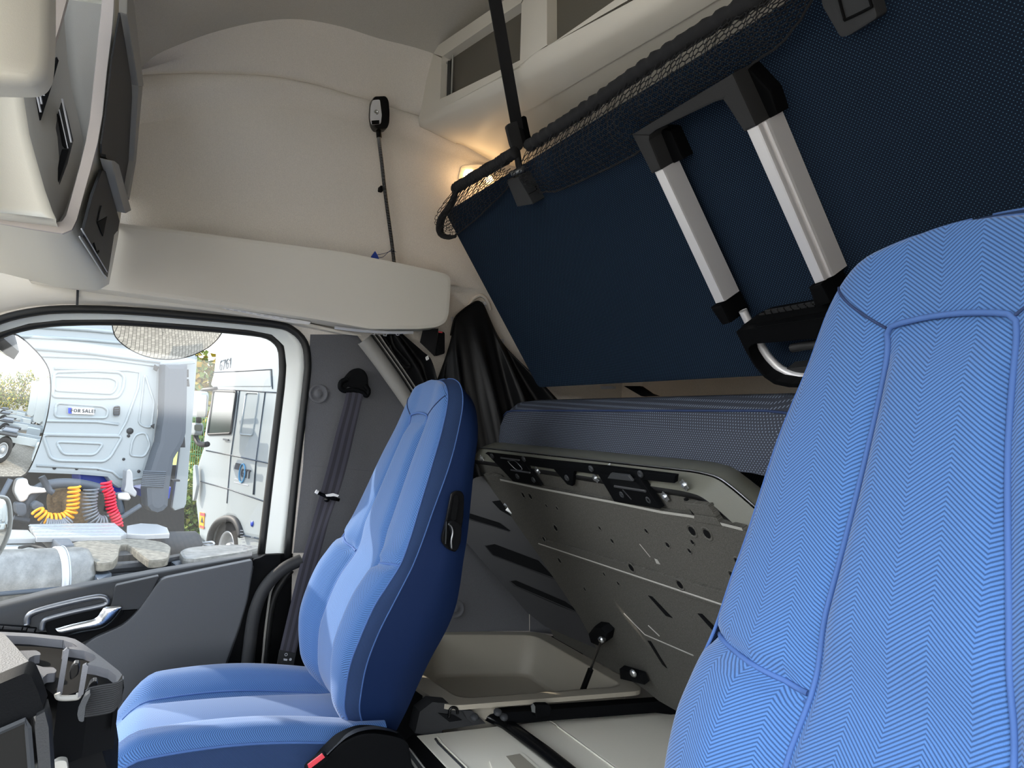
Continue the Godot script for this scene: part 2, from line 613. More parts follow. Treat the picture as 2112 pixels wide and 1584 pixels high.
	grid(st, [spline(sh(g, Vector3(0.012, 0.004, 0)), 4), spline(sh(g, Vector3(-0.004, 0.012, 0)), 4), spline(sh(g, Vector3(-0.006, 0.04, 0)), 4), spline(lerp_pts(g, V([2.47, 2.055, -0.1294, 2.47, 2.0992, -0.0582, 2.47, 2.1902, 0.0372, 2.47, 2.2542, 0.1259, 2.47, 2.3237, 0.2468, 2.47, 2.3765, 0.3911, 2.47, 2.3856, 0.4903, 2.47, 2.3833, 0.6142, 2.47, 2.3895, 0.7496, 2.47, 2.3896, 0.9288, 2.47, 2.3851, 1.004]), 0.6), 4), resample(spline(V([2.45, 2.0299, -0.1141, 2.45, 2.0882, -0.0625, 2.45, 2.1315, -0.0299, 2.45, 2.1871, 0.0363, 2.45, 2.2507, 0.1243, 2.45, 2.3198, 0.2442, 2.45, 2.3629, 0.3579, 2.45, 2.38, 0.4859, 2.45, 2.3793, 0.6086, 2.45, 2.3865, 0.7846, 2.45, 2.3628, 1.0158]), 4), 41)])
	obj("upper_band", st, M.felt_light, wall)
	# round fixing buttons in the felt
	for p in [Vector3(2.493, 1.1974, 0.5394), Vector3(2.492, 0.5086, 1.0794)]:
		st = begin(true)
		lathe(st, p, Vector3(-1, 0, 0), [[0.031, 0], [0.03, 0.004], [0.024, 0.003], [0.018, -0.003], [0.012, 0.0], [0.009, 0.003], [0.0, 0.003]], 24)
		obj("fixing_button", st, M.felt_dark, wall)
	st = begin()
	slab(st, V([2.5, 0.4353, 0.5304, 2.5, 0.3957, 1.5998, 2.5, -0.29, 1.66, 2.5, -0.1407, 0.5882]), Vector3(-0.008, 0, 0))
	obj("dark_void_sheet", st, M.soft_black, wall)  # black sheet: darkness of the void under the bunk put into colour
	# lower felt panel under the bunk and the beading round it
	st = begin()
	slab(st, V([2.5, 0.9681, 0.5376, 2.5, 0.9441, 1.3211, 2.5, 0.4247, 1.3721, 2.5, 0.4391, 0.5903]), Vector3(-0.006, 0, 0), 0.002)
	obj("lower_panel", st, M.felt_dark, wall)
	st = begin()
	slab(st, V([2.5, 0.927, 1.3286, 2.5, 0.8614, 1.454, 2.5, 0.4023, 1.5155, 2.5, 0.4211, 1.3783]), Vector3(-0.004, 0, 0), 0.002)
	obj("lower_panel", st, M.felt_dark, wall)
	st = begin(true)
	tube(st, spline(V([2.492, 1.5386, 1.0214, 2.492, 1.5795, 1.0416, 2.492, 1.5975, 1.068, 2.492, 1.5875, 1.0935, 2.492, 1.5523, 1.1138]), 5), 0.006, 6)
	obj("raised_rib", st, M.felt_light, wall)
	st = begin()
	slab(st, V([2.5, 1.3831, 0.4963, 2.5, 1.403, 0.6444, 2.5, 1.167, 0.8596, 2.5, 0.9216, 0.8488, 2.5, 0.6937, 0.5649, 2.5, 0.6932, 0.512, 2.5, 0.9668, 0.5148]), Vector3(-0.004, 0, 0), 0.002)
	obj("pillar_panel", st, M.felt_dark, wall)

func door_and_window() -> void:
	var door := thing("door_1", "passenger door seen from inside with its large side window and grey armrest panel", "door", Vector3(2.52, 0, 0.1))
	door.set_meta("kind", "structure")
	var st := begin(true)
	var outer := V([2.515, 1.1816, -0.4841, 2.515, 1.2513, -0.3958, 2.515, 1.3021, -0.335, 2.515, 1.3357, -0.2705, 2.515, 1.357, -0.1907, 2.515, 1.3756, -0.0453, 2.515, 1.3866, 0.1505, 2.515, 1.3945, 0.3771, 2.515, 1.3854, 0.4349, 2.515, 1.3533, 0.4747, 2.515, 1.2926, 0.4899, 2.515, 1.2117, 0.4919, 2.515, 0.9336, 0.4878, 2.515, 0.6754, 0.4882])
	var inner := V([2.545, 1.1182, -0.4827, 2.545, 1.2202, -0.3969, 2.545, 1.2752, -0.3358, 2.545, 1.3087, -0.2704, 2.545, 1.3311, -0.1898, 2.545, 1.3533, -0.0432, 2.545, 1.365, 0.1548, 2.545, 1.3708, 0.2958, 2.545, 1.3672, 0.3727, 2.545, 1.3369, 0.4149, 2.545, 1.276, 0.4286, 2.545, 1.2061, 0.4311, 2.545, 0.928, 0.4261, 2.545, 0.6699, 0.4226])
	# white door frame between the two seals
	grid(st, [sh(outer, Vector3(0.01, 0, 0)), sh(outer, Vector3(-0.006, 0, 0)), lerp_pts(outer, inner, 0.3), sh(lerp_pts(outer, inner, 0.8), Vector3(-0.012, 0, 0)), inner, sh(inner, Vector3(0.05, 0, 0))])
	obj("window_frame", st, M.white_paint, door)
	st = begin(true)
	tube(st, spline(V([2.5, 1.1937, -0.4826, 2.5, 1.2633, -0.3948, 2.5, 1.3114, -0.3342, 2.5, 1.3409, -0.2696, 2.5, 1.3622, -0.1903, 2.5, 1.3809, -0.0458, 2.5, 1.3922, 0.1488, 2.5, 1.4003, 0.3741, 2.5, 1.3907, 0.4377, 2.5, 1.3545, 0.4807, 2.5, 1.2942, 0.4974, 2.5, 1.2121, 0.4995, 2.5, 0.9351, 0.4953, 2.5, 0.678, 0.4957]), 3), 0.012, 8)
	obj("outer_seal", st, M.seal, door)
	st = begin(true)
	tube(st, spline(sh(inner, Vector3(-0.004, 0, 0)), 3), 0.013, 8)
	obj("inner_seal", st, M.seal, door)
	st = begin()
	var pane := inner.duplicate()
	pane.append_array(V([2.545, 0.5947, 0.4331, 2.545, 0.5123, 0.1099, 2.545, 0.4289, -0.2434, 2.545, 0.4105, -0.4042]))
	face(st, sh(pane, Vector3(0.015, 0, 0)))
	obj("window_pane", st, M.glass, door)
	# etched approval marks low in the rear corner of the pane
	st = begin()
	for q in V([2.556, 0.7513, 0.3502, 2.556, 0.7423, 0.3511, 2.556, 0.7334, 0.3535, 2.556, 0.7244, 0.3558, 2.556, 0.7309, 0.3842, 2.556, 0.7174, 0.3827, 2.556, 0.7155, 0.3597, 2.556, 0.705, 0.3622, 2.556, 0.7023, 0.3813, 2.556, 0.6946, 0.3661, 2.556, 0.6856, 0.3685]):
		box(st, q + Vector3(0, 0, 0.008), Vector3(0.0006, 0.0022, 0.008 + 0.006 * fposmod(q.y * 977.0, 1.0)))
	obj("approval_marks", st, M.pale_print, door).set_meta("kind", "stuff")
	# header trim between window and shelf
	st = begin(true)
	grid(st, [V([2.47, 1.4621, -0.5067, 2.47, 1.444, -0.3449, 2.47, 1.4338, -0.2309, 2.47, 1.4244, -0.1031, 2.47, 1.4276, 0.0509, 2.47, 1.4295, 0.2244, 2.47, 1.4191, 0.4411, 2.47, 1.4044, 0.5806, 2.47, 1.4014, 0.6525]), V([2.465, 1.4112, -0.5002, 2.465, 1.4186, -0.3415, 2.465, 1.4079, -0.2277, 2.465, 1.4061, -0.101, 2.465, 1.4087, 0.0527, 2.465, 1.4099, 0.2259, 2.465, 1.4063, 0.4415, 2.465, 1.396, 0.5802, 2.465, 1.3961, 0.6516]), V([2.485, 1.2498, -0.486, 2.485, 1.3415, -0.3356, 2.485, 1.3673, -0.271, 2.485, 1.3849, -0.1917, 2.485, 1.4015, -0.0479, 2.485, 1.412, 0.1457, 2.485, 1.4196, 0.3697, 2.485, 1.4109, 0.4599, 2.485, 1.3953, 0.5852]), V([2.51, 1.2131, -0.4867, 2.51, 1.3254, -0.3369, 2.51, 1.3513, -0.2717, 2.51, 1.3714, -0.1919, 2.51, 1.3891, -0.0467, 2.51, 1.3992, 0.1488, 2.51, 1.4076, 0.375, 2.51, 1.3985, 0.4539, 2.51, 1.3951, 0.5914])].map(func(r): return resample(r, 40)))
	obj("header_trim", st, M.beige, door)
	st = begin()
	slab(st, V([2.468, 1.419, -0.1613, 2.468, 1.4186, -0.1553, 2.468, 1.3752, -0.1518, 2.468, 1.3743, -0.1577]), Vector3(-0.006, 0, 0))
	obj("joint", st, M.charcoal, door)
	st = begin()
	var skin := V([2.495, 0.691, 0.5098, 2.495, 0.6843, 0.4238, 2.495, 0.6178, 0.1364, 2.495, 0.5295, -0.2482, 2.495, 0.4736, -0.4017])
	skin.append_array([Vector3(2.495, -0.1, -0.95), Vector3(2.495, -0.1, 0.56)])
	slab(st, skin, Vector3(0.06, 0, 0))
	obj("door_skin", st, M.black, door)
	# lower panel body, rear black edge and the lit sill behind the glass
	st = begin(true)
	var belt_top := V([2.45, 0.5093, -0.3972, 2.45, 0.5524, -0.2451, 2.45, 0.5824, -0.1375, 2.45, 0.6163, 0.0196, 2.45, 0.6388, 0.1327, 2.45, 0.661, 0.2474, 2.45, 0.6901, 0.381])
	var belt_out := V([2.53, 0.5153, -0.413, 2.53, 0.5502, -0.2548, 2.53, 0.5816, -0.1437, 2.53, 0.6171, 0.0185, 2.53, 0.6408, 0.1352, 2.53, 0.6612, 0.254, 2.53, 0.6901, 0.3921])
	var belt_low := V([2.44, 0.4632, -0.3902, 2.44, 0.5194, -0.2402, 2.44, 0.5614, -0.1345, 2.44, 0.5889, 0.0226, 2.44, 0.6038, 0.136, 2.44, 0.6097, 0.2519, 2.44, 0.6157, 0.3872])
	grid(st, [sh(belt_out, Vector3(0, -0.06, 0)), belt_out, belt_top, belt_low, sh(belt_low, Vector3(0.02, -0.5, 0))])
	obj("belt_rail", st, M.charcoal, door)
	st = begin()
	slab(st, fillet(V([2.44, 0.6311, 0.1331, 2.44, 0.6846, 0.376, 2.44, 0.676, 0.3797, 2.44, 0.573, 0.3748, 2.44, 0.4882, 0.3587, 2.44, 0.3579, 0.3245, 2.44, 0.2275, 0.2913, 2.44, 0.2032, -0.0389, 2.44, 0.4236, -0.0625, 2.44, 0.4712, -0.0209, 2.44, 0.5057, 0.0532, 2.44, 0.5437, 0.086, 2.44, 0.5878, 0.11]), 0.02), Vector3(-0.03, 0, 0), 0.015)
	tag_part(obj("insert_panel", st, M.dark_grey_door, door), "smooth grey insert panel of the door")
	st = begin()
	slab(st, fillet(V([2.44, 0.6129, 0.0213, 2.44, 0.6393, 0.1298, 2.44, 0.5878, 0.1125, 2.44, 0.5477, 0.0893, 2.44, 0.544, 0.0117, 2.44, 0.5717, 0.0184]), 0.006), Vector3(-0.026, 0, 0), 0.012)
	obj("grip_pad", st, M.charcoal, door)
	st = begin()
	slab(st, fillet(V([2.45, 0.5391, 0.0097, 2.45, 0.5427, 0.09, 2.45, 0.4994, 0.0502, 2.45, 0.4687, -0.021, 2.45, 0.4349, -0.0874, 2.45, 0.4256, -0.1655, 2.45, 0.4896, -0.1724, 2.45, 0.4783, -0.0689, 2.45, 0.4968, 0.0058, 2.45, 0.5228, 0.0234]), 0.004), Vector3(-0.02, 0, 0), 0.008)
	obj("armrest", st, M.black, door)
	st = begin()
	slab(st, fillet(V([2.45, 0.6829, 0.3817, 2.45, 0.6888, 0.4023, 2.45, 0.6976, 0.4155, 2.45, 0.6995, 0.4598, 2.45, 0.6483, 0.4664, 2.45, 0.6134, 0.4454, 2.45, 0.5701, 0.4284, 2.45, 0.5056, 0.411, 2.45, 0.3852, 0.3911, 2.45, 0.2737, 0.3681, 2.45, 0.2217, 0.3194, 2.45, 0.3519, 0.3275, 2.45, 0.4829, 0.3604, 2.45, 0.568, 0.3767, 2.45, 0.6642, 0.3822]), 0.006), Vector3(-0.02, 0, 0), 0.008)
	obj("rear_edge", st, M.black, door)
	st = begin()
	slab(st, V([2.44, 0.6659, 0.3807, 2.44, 0.6645, 0.385, 2.44, 0.5644, 0.3785, 2.44, 0.4852, 0.3645, 2.44, 0.3573, 0.334, 2.44, 0.2809, 0.3123, 2.44, 0.2813, 0.307, 2.44, 0.355, 0.3261, 2.44, 0.4854, 0.359, 2.44, 0.5702, 0.3737]), Vector3(-0.012, 0, 0))
	obj("rear_joint", st, M.charcoal, door)
	# pocket bezel, recess and the chrome release lever
	st = begin(true)
	var rim := spline(V([2.42, 0.5124, -0.1764, 2.42, 0.5325, -0.1764, 2.42, 0.546, -0.1591, 2.42, 0.5638, -0.0993, 2.42, 0.5795, -0.0318, 2.42, 0.5804, -0.006, 2.42, 0.5723, 0.0056, 2.42, 0.5619, 0.0031, 2.42, 0.5545, -0.0221, 2.42, 0.5427, -0.0742, 2.42, 0.5286, -0.1237, 2.42, 0.5188, -0.1395, 2.42, 0.4961, -0.1415]), 4)
	tube(st, rim, 0.008, 8)
	obj("pocket_rim", st, M.bezel, door)
	st = begin()
	slab(st, fillet(V([2.43, 0.4945, -0.1688, 2.43, 0.5262, -0.1722, 2.43, 0.541, -0.1539, 2.43, 0.5734, -0.0315, 2.43, 0.5729, -0.0007, 2.43, 0.557, 0.0034, 2.43, 0.5212, -0.1293, 2.43, 0.4873, -0.1436]), 0.01), Vector3(-0.008, 0, 0), 0.004)
	obj("pocket_recess", st, M.charcoal, door)
	st = begin()
	slab(st, fillet(V([2.43, 0.5164, -0.14, 2.43, 0.5249, -0.1241, 2.43, 0.5511, -0.0291, 2.43, 0.5583, 0.0045, 2.43, 0.5384, 0.0101, 2.43, 0.5575, 0.0442, 2.43, 0.5374, 0.0511, 2.43, 0.5036, 0.0306, 2.43, 0.4891, -0.0107, 2.43, 0.476, -0.0791, 2.43, 0.4777, -0.1246]), 0.008), Vector3(-0.012, 0, 0), 0.006)
	obj("handle_bowl", st, M.black, door)
	st = begin(true)
	grid(st, [spline(V([2.405, 0.5038, -0.1099, 2.405, 0.5141, -0.0703, 2.405, 0.5268, -0.0198, 2.405, 0.5446, -0.0065, 2.405, 0.5574, 0.0039, 2.405, 0.5606, 0.0392]), 4), spline(V([2.4, 0.5012, -0.107, 2.4, 0.5088, -0.0672, 2.4, 0.5213, -0.0132, 2.4, 0.5404, 0, 2.4, 0.5532, 0.0092, 2.4, 0.5577, 0.0419]), 4), spline(V([2.4, 0.4907, -0.0969, 2.4, 0.497, -0.0568, 2.4, 0.5043, -0.0067, 2.4, 0.5166, 0.0131, 2.4, 0.5345, 0.0277, 2.4, 0.5551, 0.0422]), 4), spline(V([2.41, 0.4824, -0.0786, 2.41, 0.4903, -0.0474, 2.41, 0.4978, -0.004, 2.41, 0.5102, 0.0171, 2.41, 0.5294, 0.0329, 2.41, 0.5501, 0.0439]), 4)])
	obj("release_lever", st, M.chrome, door)
	st = begin()
	slab(st, fillet(V([2.43, 0.5149, -0.2599, 2.43, 0.5078, -0.1889, 2.43, 0.5041, -0.1521, 2.43, 0.4877, -0.157, 2.43, 0.4975, -0.258]), 0.004), Vector3(-0.02, 0, 0), 0.004)
	var sw := obj("switch_plate", st, M.black, door)
	for q in [V([2.408, 0.5147, -0.2379, 2.408, 0.5132, -0.2281, 2.408, 0.507, -0.2296, 2.408, 0.5073, -0.2392]), V([2.408, 0.5131, -0.226, 2.408, 0.5093, -0.1857, 2.408, 0.5019, -0.1871, 2.408, 0.5057, -0.2273]), V([2.408, 0.5092, -0.1825, 2.408, 0.5077, -0.1747, 2.408, 0.5015, -0.1762, 2.408, 0.5018, -0.1838]), V([2.408, 0.5064, -0.1723, 2.408, 0.5046, -0.1557, 2.408, 0.4959, -0.1581, 2.408, 0.4977, -0.1736])]:
		st = begin()
		slab(st, q, Vector3(-0.006, 0, 0), 0.002)
		obj("switch", st, M.dark, sw)
	# curved black assist rail behind the door
	st = begin(true)
	tube(st, spline(V([2.4, 0.6879, 0.5183, 2.4, 0.6806, 0.5016, 2.4, 0.6661, 0.4744, 2.4, 0.6375, 0.4419, 2.4, 0.6022, 0.4175, 2.4, 0.56, 0.4024, 2.4, 0.511, 0.395, 2.4, 0.4271, 0.3926, 2.4, 0.3298, 0.393, 2.4, 0.2469, 0.3919]), 5), 0.019, 12)
	var rail := obj("grab_rail", st, M.dark)
	tag(rail, "curved black grab rail between door edge and passenger seat belt", "grab rail")
	st = begin(true)
	tube(st, spline(V([2.49, 0.6424, 0.5078, 2.49, 0.6126, 0.4886, 2.49, 0.5757, 0.4703, 2.49, 0.5316, 0.4602, 2.49, 0.4582, 0.456, 2.49, 0.3413, 0.4577, 2.49, 0.2543, 0.4565]), 5), 0.012, 8)
	obj("door_seal", st, M.seal, door)
	st = begin(true)
	tube(st, spline(V([2.47, 0.6093, 0.4606, 2.47, 0.5772, 0.4494, 2.47, 0.5218, 0.4464, 2.47, 0.4491, 0.4452, 2.47, 0.3478, 0.4469, 2.47, 0.2615, 0.4471]), 5), 0.004, 6)
	obj("seal_edge", st, M.grey, door)

func tag_part(o: Node, label: String) -> Node:
	o.set_meta("label", label)
	return o

func side_ledge() -> void:
	# shallow shelf box above the window
	var t := thing("wall_shelf", "long light grey shelf box above the passenger window with rounded rear end", "shelf", Vector3(2.46, 1.40, 0.4))
	var st := begin()
	var line := V([2.41, 1.5963, -0.2885, 2.41, 1.6066, -0.1527, 2.41, 1.6088, -0.0596, 2.41, 1.6199, 0.1188, 2.41, 1.6307, 0.3363, 2.41, 1.641, 0.5486, 2.41, 1.6385, 0.7008, 2.41, 1.6344, 0.8344, 2.41, 1.6308, 0.8897, 2.41, 1.621, 0.9098, 2.41, 1.5953, 0.914, 2.41, 1.4971, 0.9162, 2.41, 1.4682, 0.9085, 2.41, 1.4481, 0.8811, 2.41, 1.4332, 0.8197, 2.41, 1.4111, 0.6587, 2.41, 1.4175, 0.474, 2.41, 1.42, 0.2191, 2.41, 1.4183, 0.0498, 2.41, 1.4166, -0.1006, 2.41, 1.4184, -0.2692])
	slab(st, fillet(line, 0.012, 2), Vector3(-0.03, 0, 0), 0.012)
	obj("front_panel", st, M.beige, t)
	st = begin(true)
	grid(st, [line, sh(line, Vector3(0.085, 0, 0))], true)
	obj("shelf_body", st, M.beige, t)
	st = begin()
	slab(st, V([2.44, 1.422, 0.218, 2.44, 1.4244, 0.2245, 2.44, 1.4185, 0.4802, 2.44, 1.4086, 0.4751, 2.44, 1.4072, 0.4219]), Vector3(-0.012, -0.004, 0))
	tag_part(obj("sticker", st, M.label, t), "white printed sticker on the underside")
	st = begin()
	for i in 9:
		var a: Vector3 = Vector3(2.42, 1.4162, 0.2341).lerp(Vector3(2.42, 1.4111, 0.4324), i / 9.0)
		box(st, a, Vector3(0.002, 0.0016, 0.008 + 0.003 * (i % 3)))
	obj("print", st, M.pale_print, t)
	st = begin()
	tube(st, V([2.4, 1.4027, 0.5482, 2.4, 1.4046, 0.6407, 2.4, 1.4107, 0.7197, 2.4, 1.4221, 0.8039]), 0.005, 6)
	obj("curtain_track", st, M.clip, t)
	# gooseneck reading lamp
	var lamp := thing("gooseneck_lamp", "black gooseneck map lamp with silver head fixed to the felt side wall", "lamp", Vector3(2.47, 1.62, 0.75))
	st = begin(true)
	var neck := spline(V([2.455, 2.0624, 0.6425, 2.455, 2.028, 0.6491, 2.455, 1.9659, 0.6634, 2.455, 1.8956, 0.6784, 2.455, 1.81, 0.6983, 2.455, 1.7165, 0.7207, 2.455, 1.6382, 0.7382, 2.455, 1.6193, 0.7417]), 6)
	tube(st, neck, 0.0062, 8)
	obj("neck", st, M.gloss_black, lamp)
	st = begin(true)
	for i in range(0, neck.size() - 1):
		for k in 3:
			var p: Vector3 = neck[i].lerp(neck[i + 1], k / 3.0)
			lathe(st, p, neck[i + 1] - neck[i], [[0.0058, -0.001], [0.0072, 0.0], [0.0058, 0.001]], 8)
	obj("neck_rings", st, M.steel, lamp).set_meta("kind", "stuff")
	st = begin()
	slab(st, fillet(V([2.46, 2.1735, 0.6085, 2.46, 2.1857, 0.6469, 2.46, 2.1722, 0.6582, 2.46, 2.1327, 0.6654, 2.46, 2.0968, 0.6672, 2.46, 2.077, 0.6608, 2.46, 2.0679, 0.6253, 2.46, 2.0826, 0.6125, 2.46, 2.1134, 0.6046, 2.46, 2.159, 0.6034]), 0.012), Vector3(-0.035, 0, 0), 0.008)
	obj("head", st, M.gloss_black, lamp)
	st = begin()
	slab(st, fillet(V([2.423, 2.1567, 0.6027, 2.423, 2.1648, 0.6262, 2.423, 2.1157, 0.6375, 2.423, 2.0863, 0.6371, 2.423, 2.0754, 0.6073, 2.423, 2.0946, 0.6006, 2.423, 2.1344, 0.5984]), 0.006), Vector3(-0.004, 0, 0), 0.002)
	tag_part(obj("face_plate", st, M.satin, lamp), "silver face plate")
	st = begin(true)
	lathe(st, Vector3(2.419, 2.1189, 0.6181), Vector3(-1, 0, 0), [[0.008, 0], [0.0078, 0.003], [0.005, 0.002], [0.003, 0.0005], [0, 0.0005]], 16)
	obj("lens", st, M.chrome, lamp)
	st = begin()
	slab(st, V([2.419, 2.0879, 0.605, 2.419, 2.0961, 0.63, 2.419, 2.0835, 0.6313, 2.419, 2.0758, 0.6078]), Vector3(-0.002, 0, 0), 0.0005)
	obj("switch", st, M.gloss_black, lamp)
	st = begin()
	box(st, Vector3(2.48, 1.8931, 0.6747), Vector3(0.03, 0.016, 0.014), Basis(), 0.002)
	obj("clip", st, M.soft_black, lamp)
	st = begin(true)
	tube(st, V([2.455, 2.072, 0.6415, 2.455, 2.0532, 0.645]), 0.009, 10)
	obj("collar", st, M.gloss_black, lamp)
	# little blue tag on a thread
	var tg := thing("thread_tag", "small blue tag on a thread lying behind the wall shelf", "tag", Vector3(2.45, 1.6442, 0.6669))
	st = begin()
	slab(st, V([2.45, 1.6761, 0.6654, 2.45, 1.6649, 0.6746, 2.45, 1.6429, 0.6866, 2.45, 1.6429, 0.6508, 2.45, 1.6583, 0.6557]), Vector3(-0.004, 0, 0), 0.001)
	obj("tag_body", st, M.blue_tag, tg)
	st = begin(true)
	tube(st, spline(V([2.447, 1.6661, 0.6753, 2.447, 1.673, 0.6959, 2.447, 1.6827, 0.7131, 2.447, 1.6869, 0.7276, 2.447, 1.6852, 0.7361]), 4), 0.0008, 4)
	tube(st, spline(V([2.447, 1.6553, 0.6779, 2.447, 1.6613, 0.6937, 2.447, 1.6786, 0.7085, 2.447, 1.6943, 0.7236]), 4), 0.0008, 4)
	obj("thread", st, M.stitch, tg)

func overhead_front() -> void:
	# storage box over the windscreen at the passenger end, seen from its open side
	var t := thing("overhead_locker", "cream overhead storage locker above windscreen with raised outer rim and side doors", "locker", Vector3(2.2, 1.42, -0.15))
	var R := V([1.9, 2.028, -0.1219, 1.9, 1.9623, -0.1178, 1.9, 1.9184, -0.116, 1.9, 1.8298, -0.1162, 1.9, 1.7314, -0.1142, 1.9, 1.6686, -0.117, 1.9, 1.615, -0.1234, 1.9, 1.554, -0.1308, 1.9, 1.4937, -0.1382, 1.9, 1.47, -0.1448, 1.9, 1.4583, -0.1617, 1.9, 1.4573, -0.215, 1.9, 1.4578, -0.2755, 1.9, 1.4618, -0.3262])
	var S := V([2.49, 2.3413, -0.0871, 2.49, 2.2539, -0.0818, 2.49, 2.1962, -0.077, 2.49, 2.0796, -0.0725, 2.49, 1.9489, -0.069, 2.49, 1.8653, -0.0717, 2.49, 1.7953, -0.0744, 2.49, 1.716, -0.0749])
	S.append_array(V([2.355, 1.5636, -0.0713, 2.355, 1.431, -0.0796, 2.355, 1.4097, -0.1041, 2.355, 1.404, -0.1965, 2.355, 1.4205, -0.328, 2.355, 1.437, -0.392]))
	var st := begin(true)
	grid(st, [R, sh(lerp_pts(R, S, 0.03), Vector3(0, 0, 0)), lerp_pts(R, S, 0.35), lerp_pts(R, S, 0.7), lerp_pts(R, S, 0.96), S])
	obj("body", st, M.cream, t)
	st = begin()
	var rin := V([1.9, 2.0197, -0.1458, 1.9, 1.9542, -0.1427, 1.9, 1.91, -0.1427, 1.9, 1.8226, -0.1409, 1.9, 1.7139, -0.1395, 1.9, 1.6646, -0.1417, 1.9, 1.6149, -0.1466, 1.9, 1.5544, -0.1538, 1.9, 1.4997, -0.1607, 1.9, 1.4869, -0.1666, 1.9, 1.4799, -0.1802, 1.9, 1.4787, -0.2173, 1.9, 1.4809, -0.278, 1.9, 1.4866, -0.3289])
	grid(st, [sh(R, Vector3(0.01, 0, 0)), R, sh(lerp_pts(R, rin, 0.06), Vector3(-0.006, 0, 0)), sh(lerp_pts(R, rin, 0.94), Vector3(-0.006, 0, 0)), rin, sh(rin, Vector3(0.1, 0, 0))])
	obj("rim", st, M.pinkish, t)
	st = begin()
	var inside := sh(rin, Vector3(0.09, 0, 0))
	inside.append(Vector3(1.99, 1.9791, -0.3966))
	face(st, inside)
	obj("recess_panel", st, M.grey, t)
	# tall door and small lidded pocket in the side
	st = begin()
	slab(st, V([1.8173, 1.9315, -0.1052, 1.9648, 1.9256, -0.094, 2.1504, 1.9132, -0.0801, 2.1994, 1.8969, -0.0772, 2.3461, 1.775, -0.0722, 2.3505, 1.6829, -0.0768, 2.2186, 1.6827, -0.0871, 2.0907, 1.6756, -0.0974, 2.0095, 1.6739, -0.1039, 1.913, 1.6507, -0.1126, 1.8887, 1.6669, -0.1137, 1.8747, 1.7288, -0.1115, 1.8265, 1.834, -0.1096]), Vector3(-0.0777, -0.0529, 0.9956) * 0.004, 0.001)
	obj("side_door", st, M.charcoal, t)
	st = begin()
	slab(st, V([1.7817, 1.9625, -0.1063, 1.8471, 1.9978, -0.0993, 2.274, 1.9647, -0.0678, 2.263, 1.9547, -0.0691, 2.1849, 1.9249, -0.0768, 1.8207, 1.9355, -0.1047]), Vector3(-0.0777, -0.0529, 0.9956) * 0.016, 0.003)
	slab(st, V([2.1849, 1.9249, -0.0768, 2.263, 1.9547, -0.0691, 2.403, 1.7931, -0.0668, 2.4093, 1.6823, -0.0722, 2.3539, 1.6811, -0.0766, 2.3554, 1.7779, -0.0713]), Vector3(-0.0777, -0.0529, 0.9956) * 0.016, 0.003)
	obj("door_frame", st, M.grey, t)
	st = begin()
	slab(st, fillet(V([1.9088, 1.641, -0.1115, 1.9592, 1.656, -0.1067, 2.0351, 1.6708, -0.1, 2.4187, 1.6571, -0.0708, 2.3068, 1.6204, -0.0815, 2.1521, 1.6262, -0.0933]), 0.004), Vector3(-0.0777, -0.0529, 0.9956) * 0.022, 0.006)
	obj("flap", st, M.grey, t)
	st = begin()
	slab(st, fillet(V([1.9095, 1.6523, -0.1108, 1.9908, 1.673, -0.1034, 2.0547, 1.6781, -0.0981, 2.3562, 1.6822, -0.0743, 2.3512, 1.6699, -0.0754, 2.0253, 1.6641, -0.1011, 1.9163, 1.6478, -0.1105]), 0.002), Vector3(-0.0777, -0.0529, 0.9956) * 0.010, 0.002)
	obj("flap_hinge", st, M.dark, t)
	st = begin()
	slab(st, V([1.8727, 1.5496, -0.1191, 1.9299, 1.6209, -0.1109, 1.9763, 1.6328, -0.1066, 2.3569, 1.6071, -0.0783, 2.3499, 1.4636, -0.0865, 2.3476, 1.4431, -0.0877, 1.8418, 1.4489, -0.1269, 1.8453, 1.4685, -0.1256]), Vector3(-0.0777, -0.0529, 0.9956) * 0.006, 0.001)
	var lid := obj("pocket_lid", st, M.dark, t)
	st = begin()
	slab(st, V([2.096, 1.5567, -0.0943, 2.0928, 1.5067, -0.0972, 1.978, 1.5141, -0.1058]), Vector3(-0.0777, -0.0529, 0.9956) * 0.002)
	slab(st, V([1.9833, 1.4678, -0.1078, 2.0499, 1.4586, -0.1031, 2.0734, 1.468, -0.1008, 2.0788, 1.4644, -0.1005, 2.0552, 1.455, -0.1029, 1.9791, 1.4647, -0.1083]), Vector3(-0.0777, -0.0529, 0.9956) * 0.002)
	obj("finger_pull", st, M.soft_black, lid)
	st = begin()
	slab(st, V([1.9892, 1.5556, -0.1027, 2.0885, 1.5549, -0.095, 1.9822, 1.5174, -0.1053, 1.9823, 1.5356, -0.1043]), Vector3(-0.0777, -0.0529, 0.9956) * 0.002)
	obj("grip_face", st, M.charcoal, lid)
	st = begin()
	tube(st, V([1.796, 1.4567, -0.122, 2.2773, 1.4509, -0.0848]), 0.0016, 5)
	tube(st, V([1.7907, 1.4392, -0.1234, 2.2807, 1.4346, -0.0854]), 0.0016, 5)
	obj("lid_edge", st, M.clip, lid)
	# console pod with the radio slots, hanging inside the rim
	var pod := thing("overhead_console", "cream overhead console pod with dark radio slots inside the locker rim", "console", Vector3(1.8, 1.55, -0.2))
	var p1 := V([1.84, 1.9502, -0.2883, 1.84, 1.8521, -0.2734, 1.84, 1.7825, -0.2659, 1.84, 1.7265, -0.2581, 1.84, 1.6852, -0.2485, 1.84, 1.6421, -0.2379, 1.84, 1.5906, -0.2196, 1.84, 1.5342, -0.1989, 1.84, 1.4922, -0.1806, 1.84, 1.4766, -0.172])
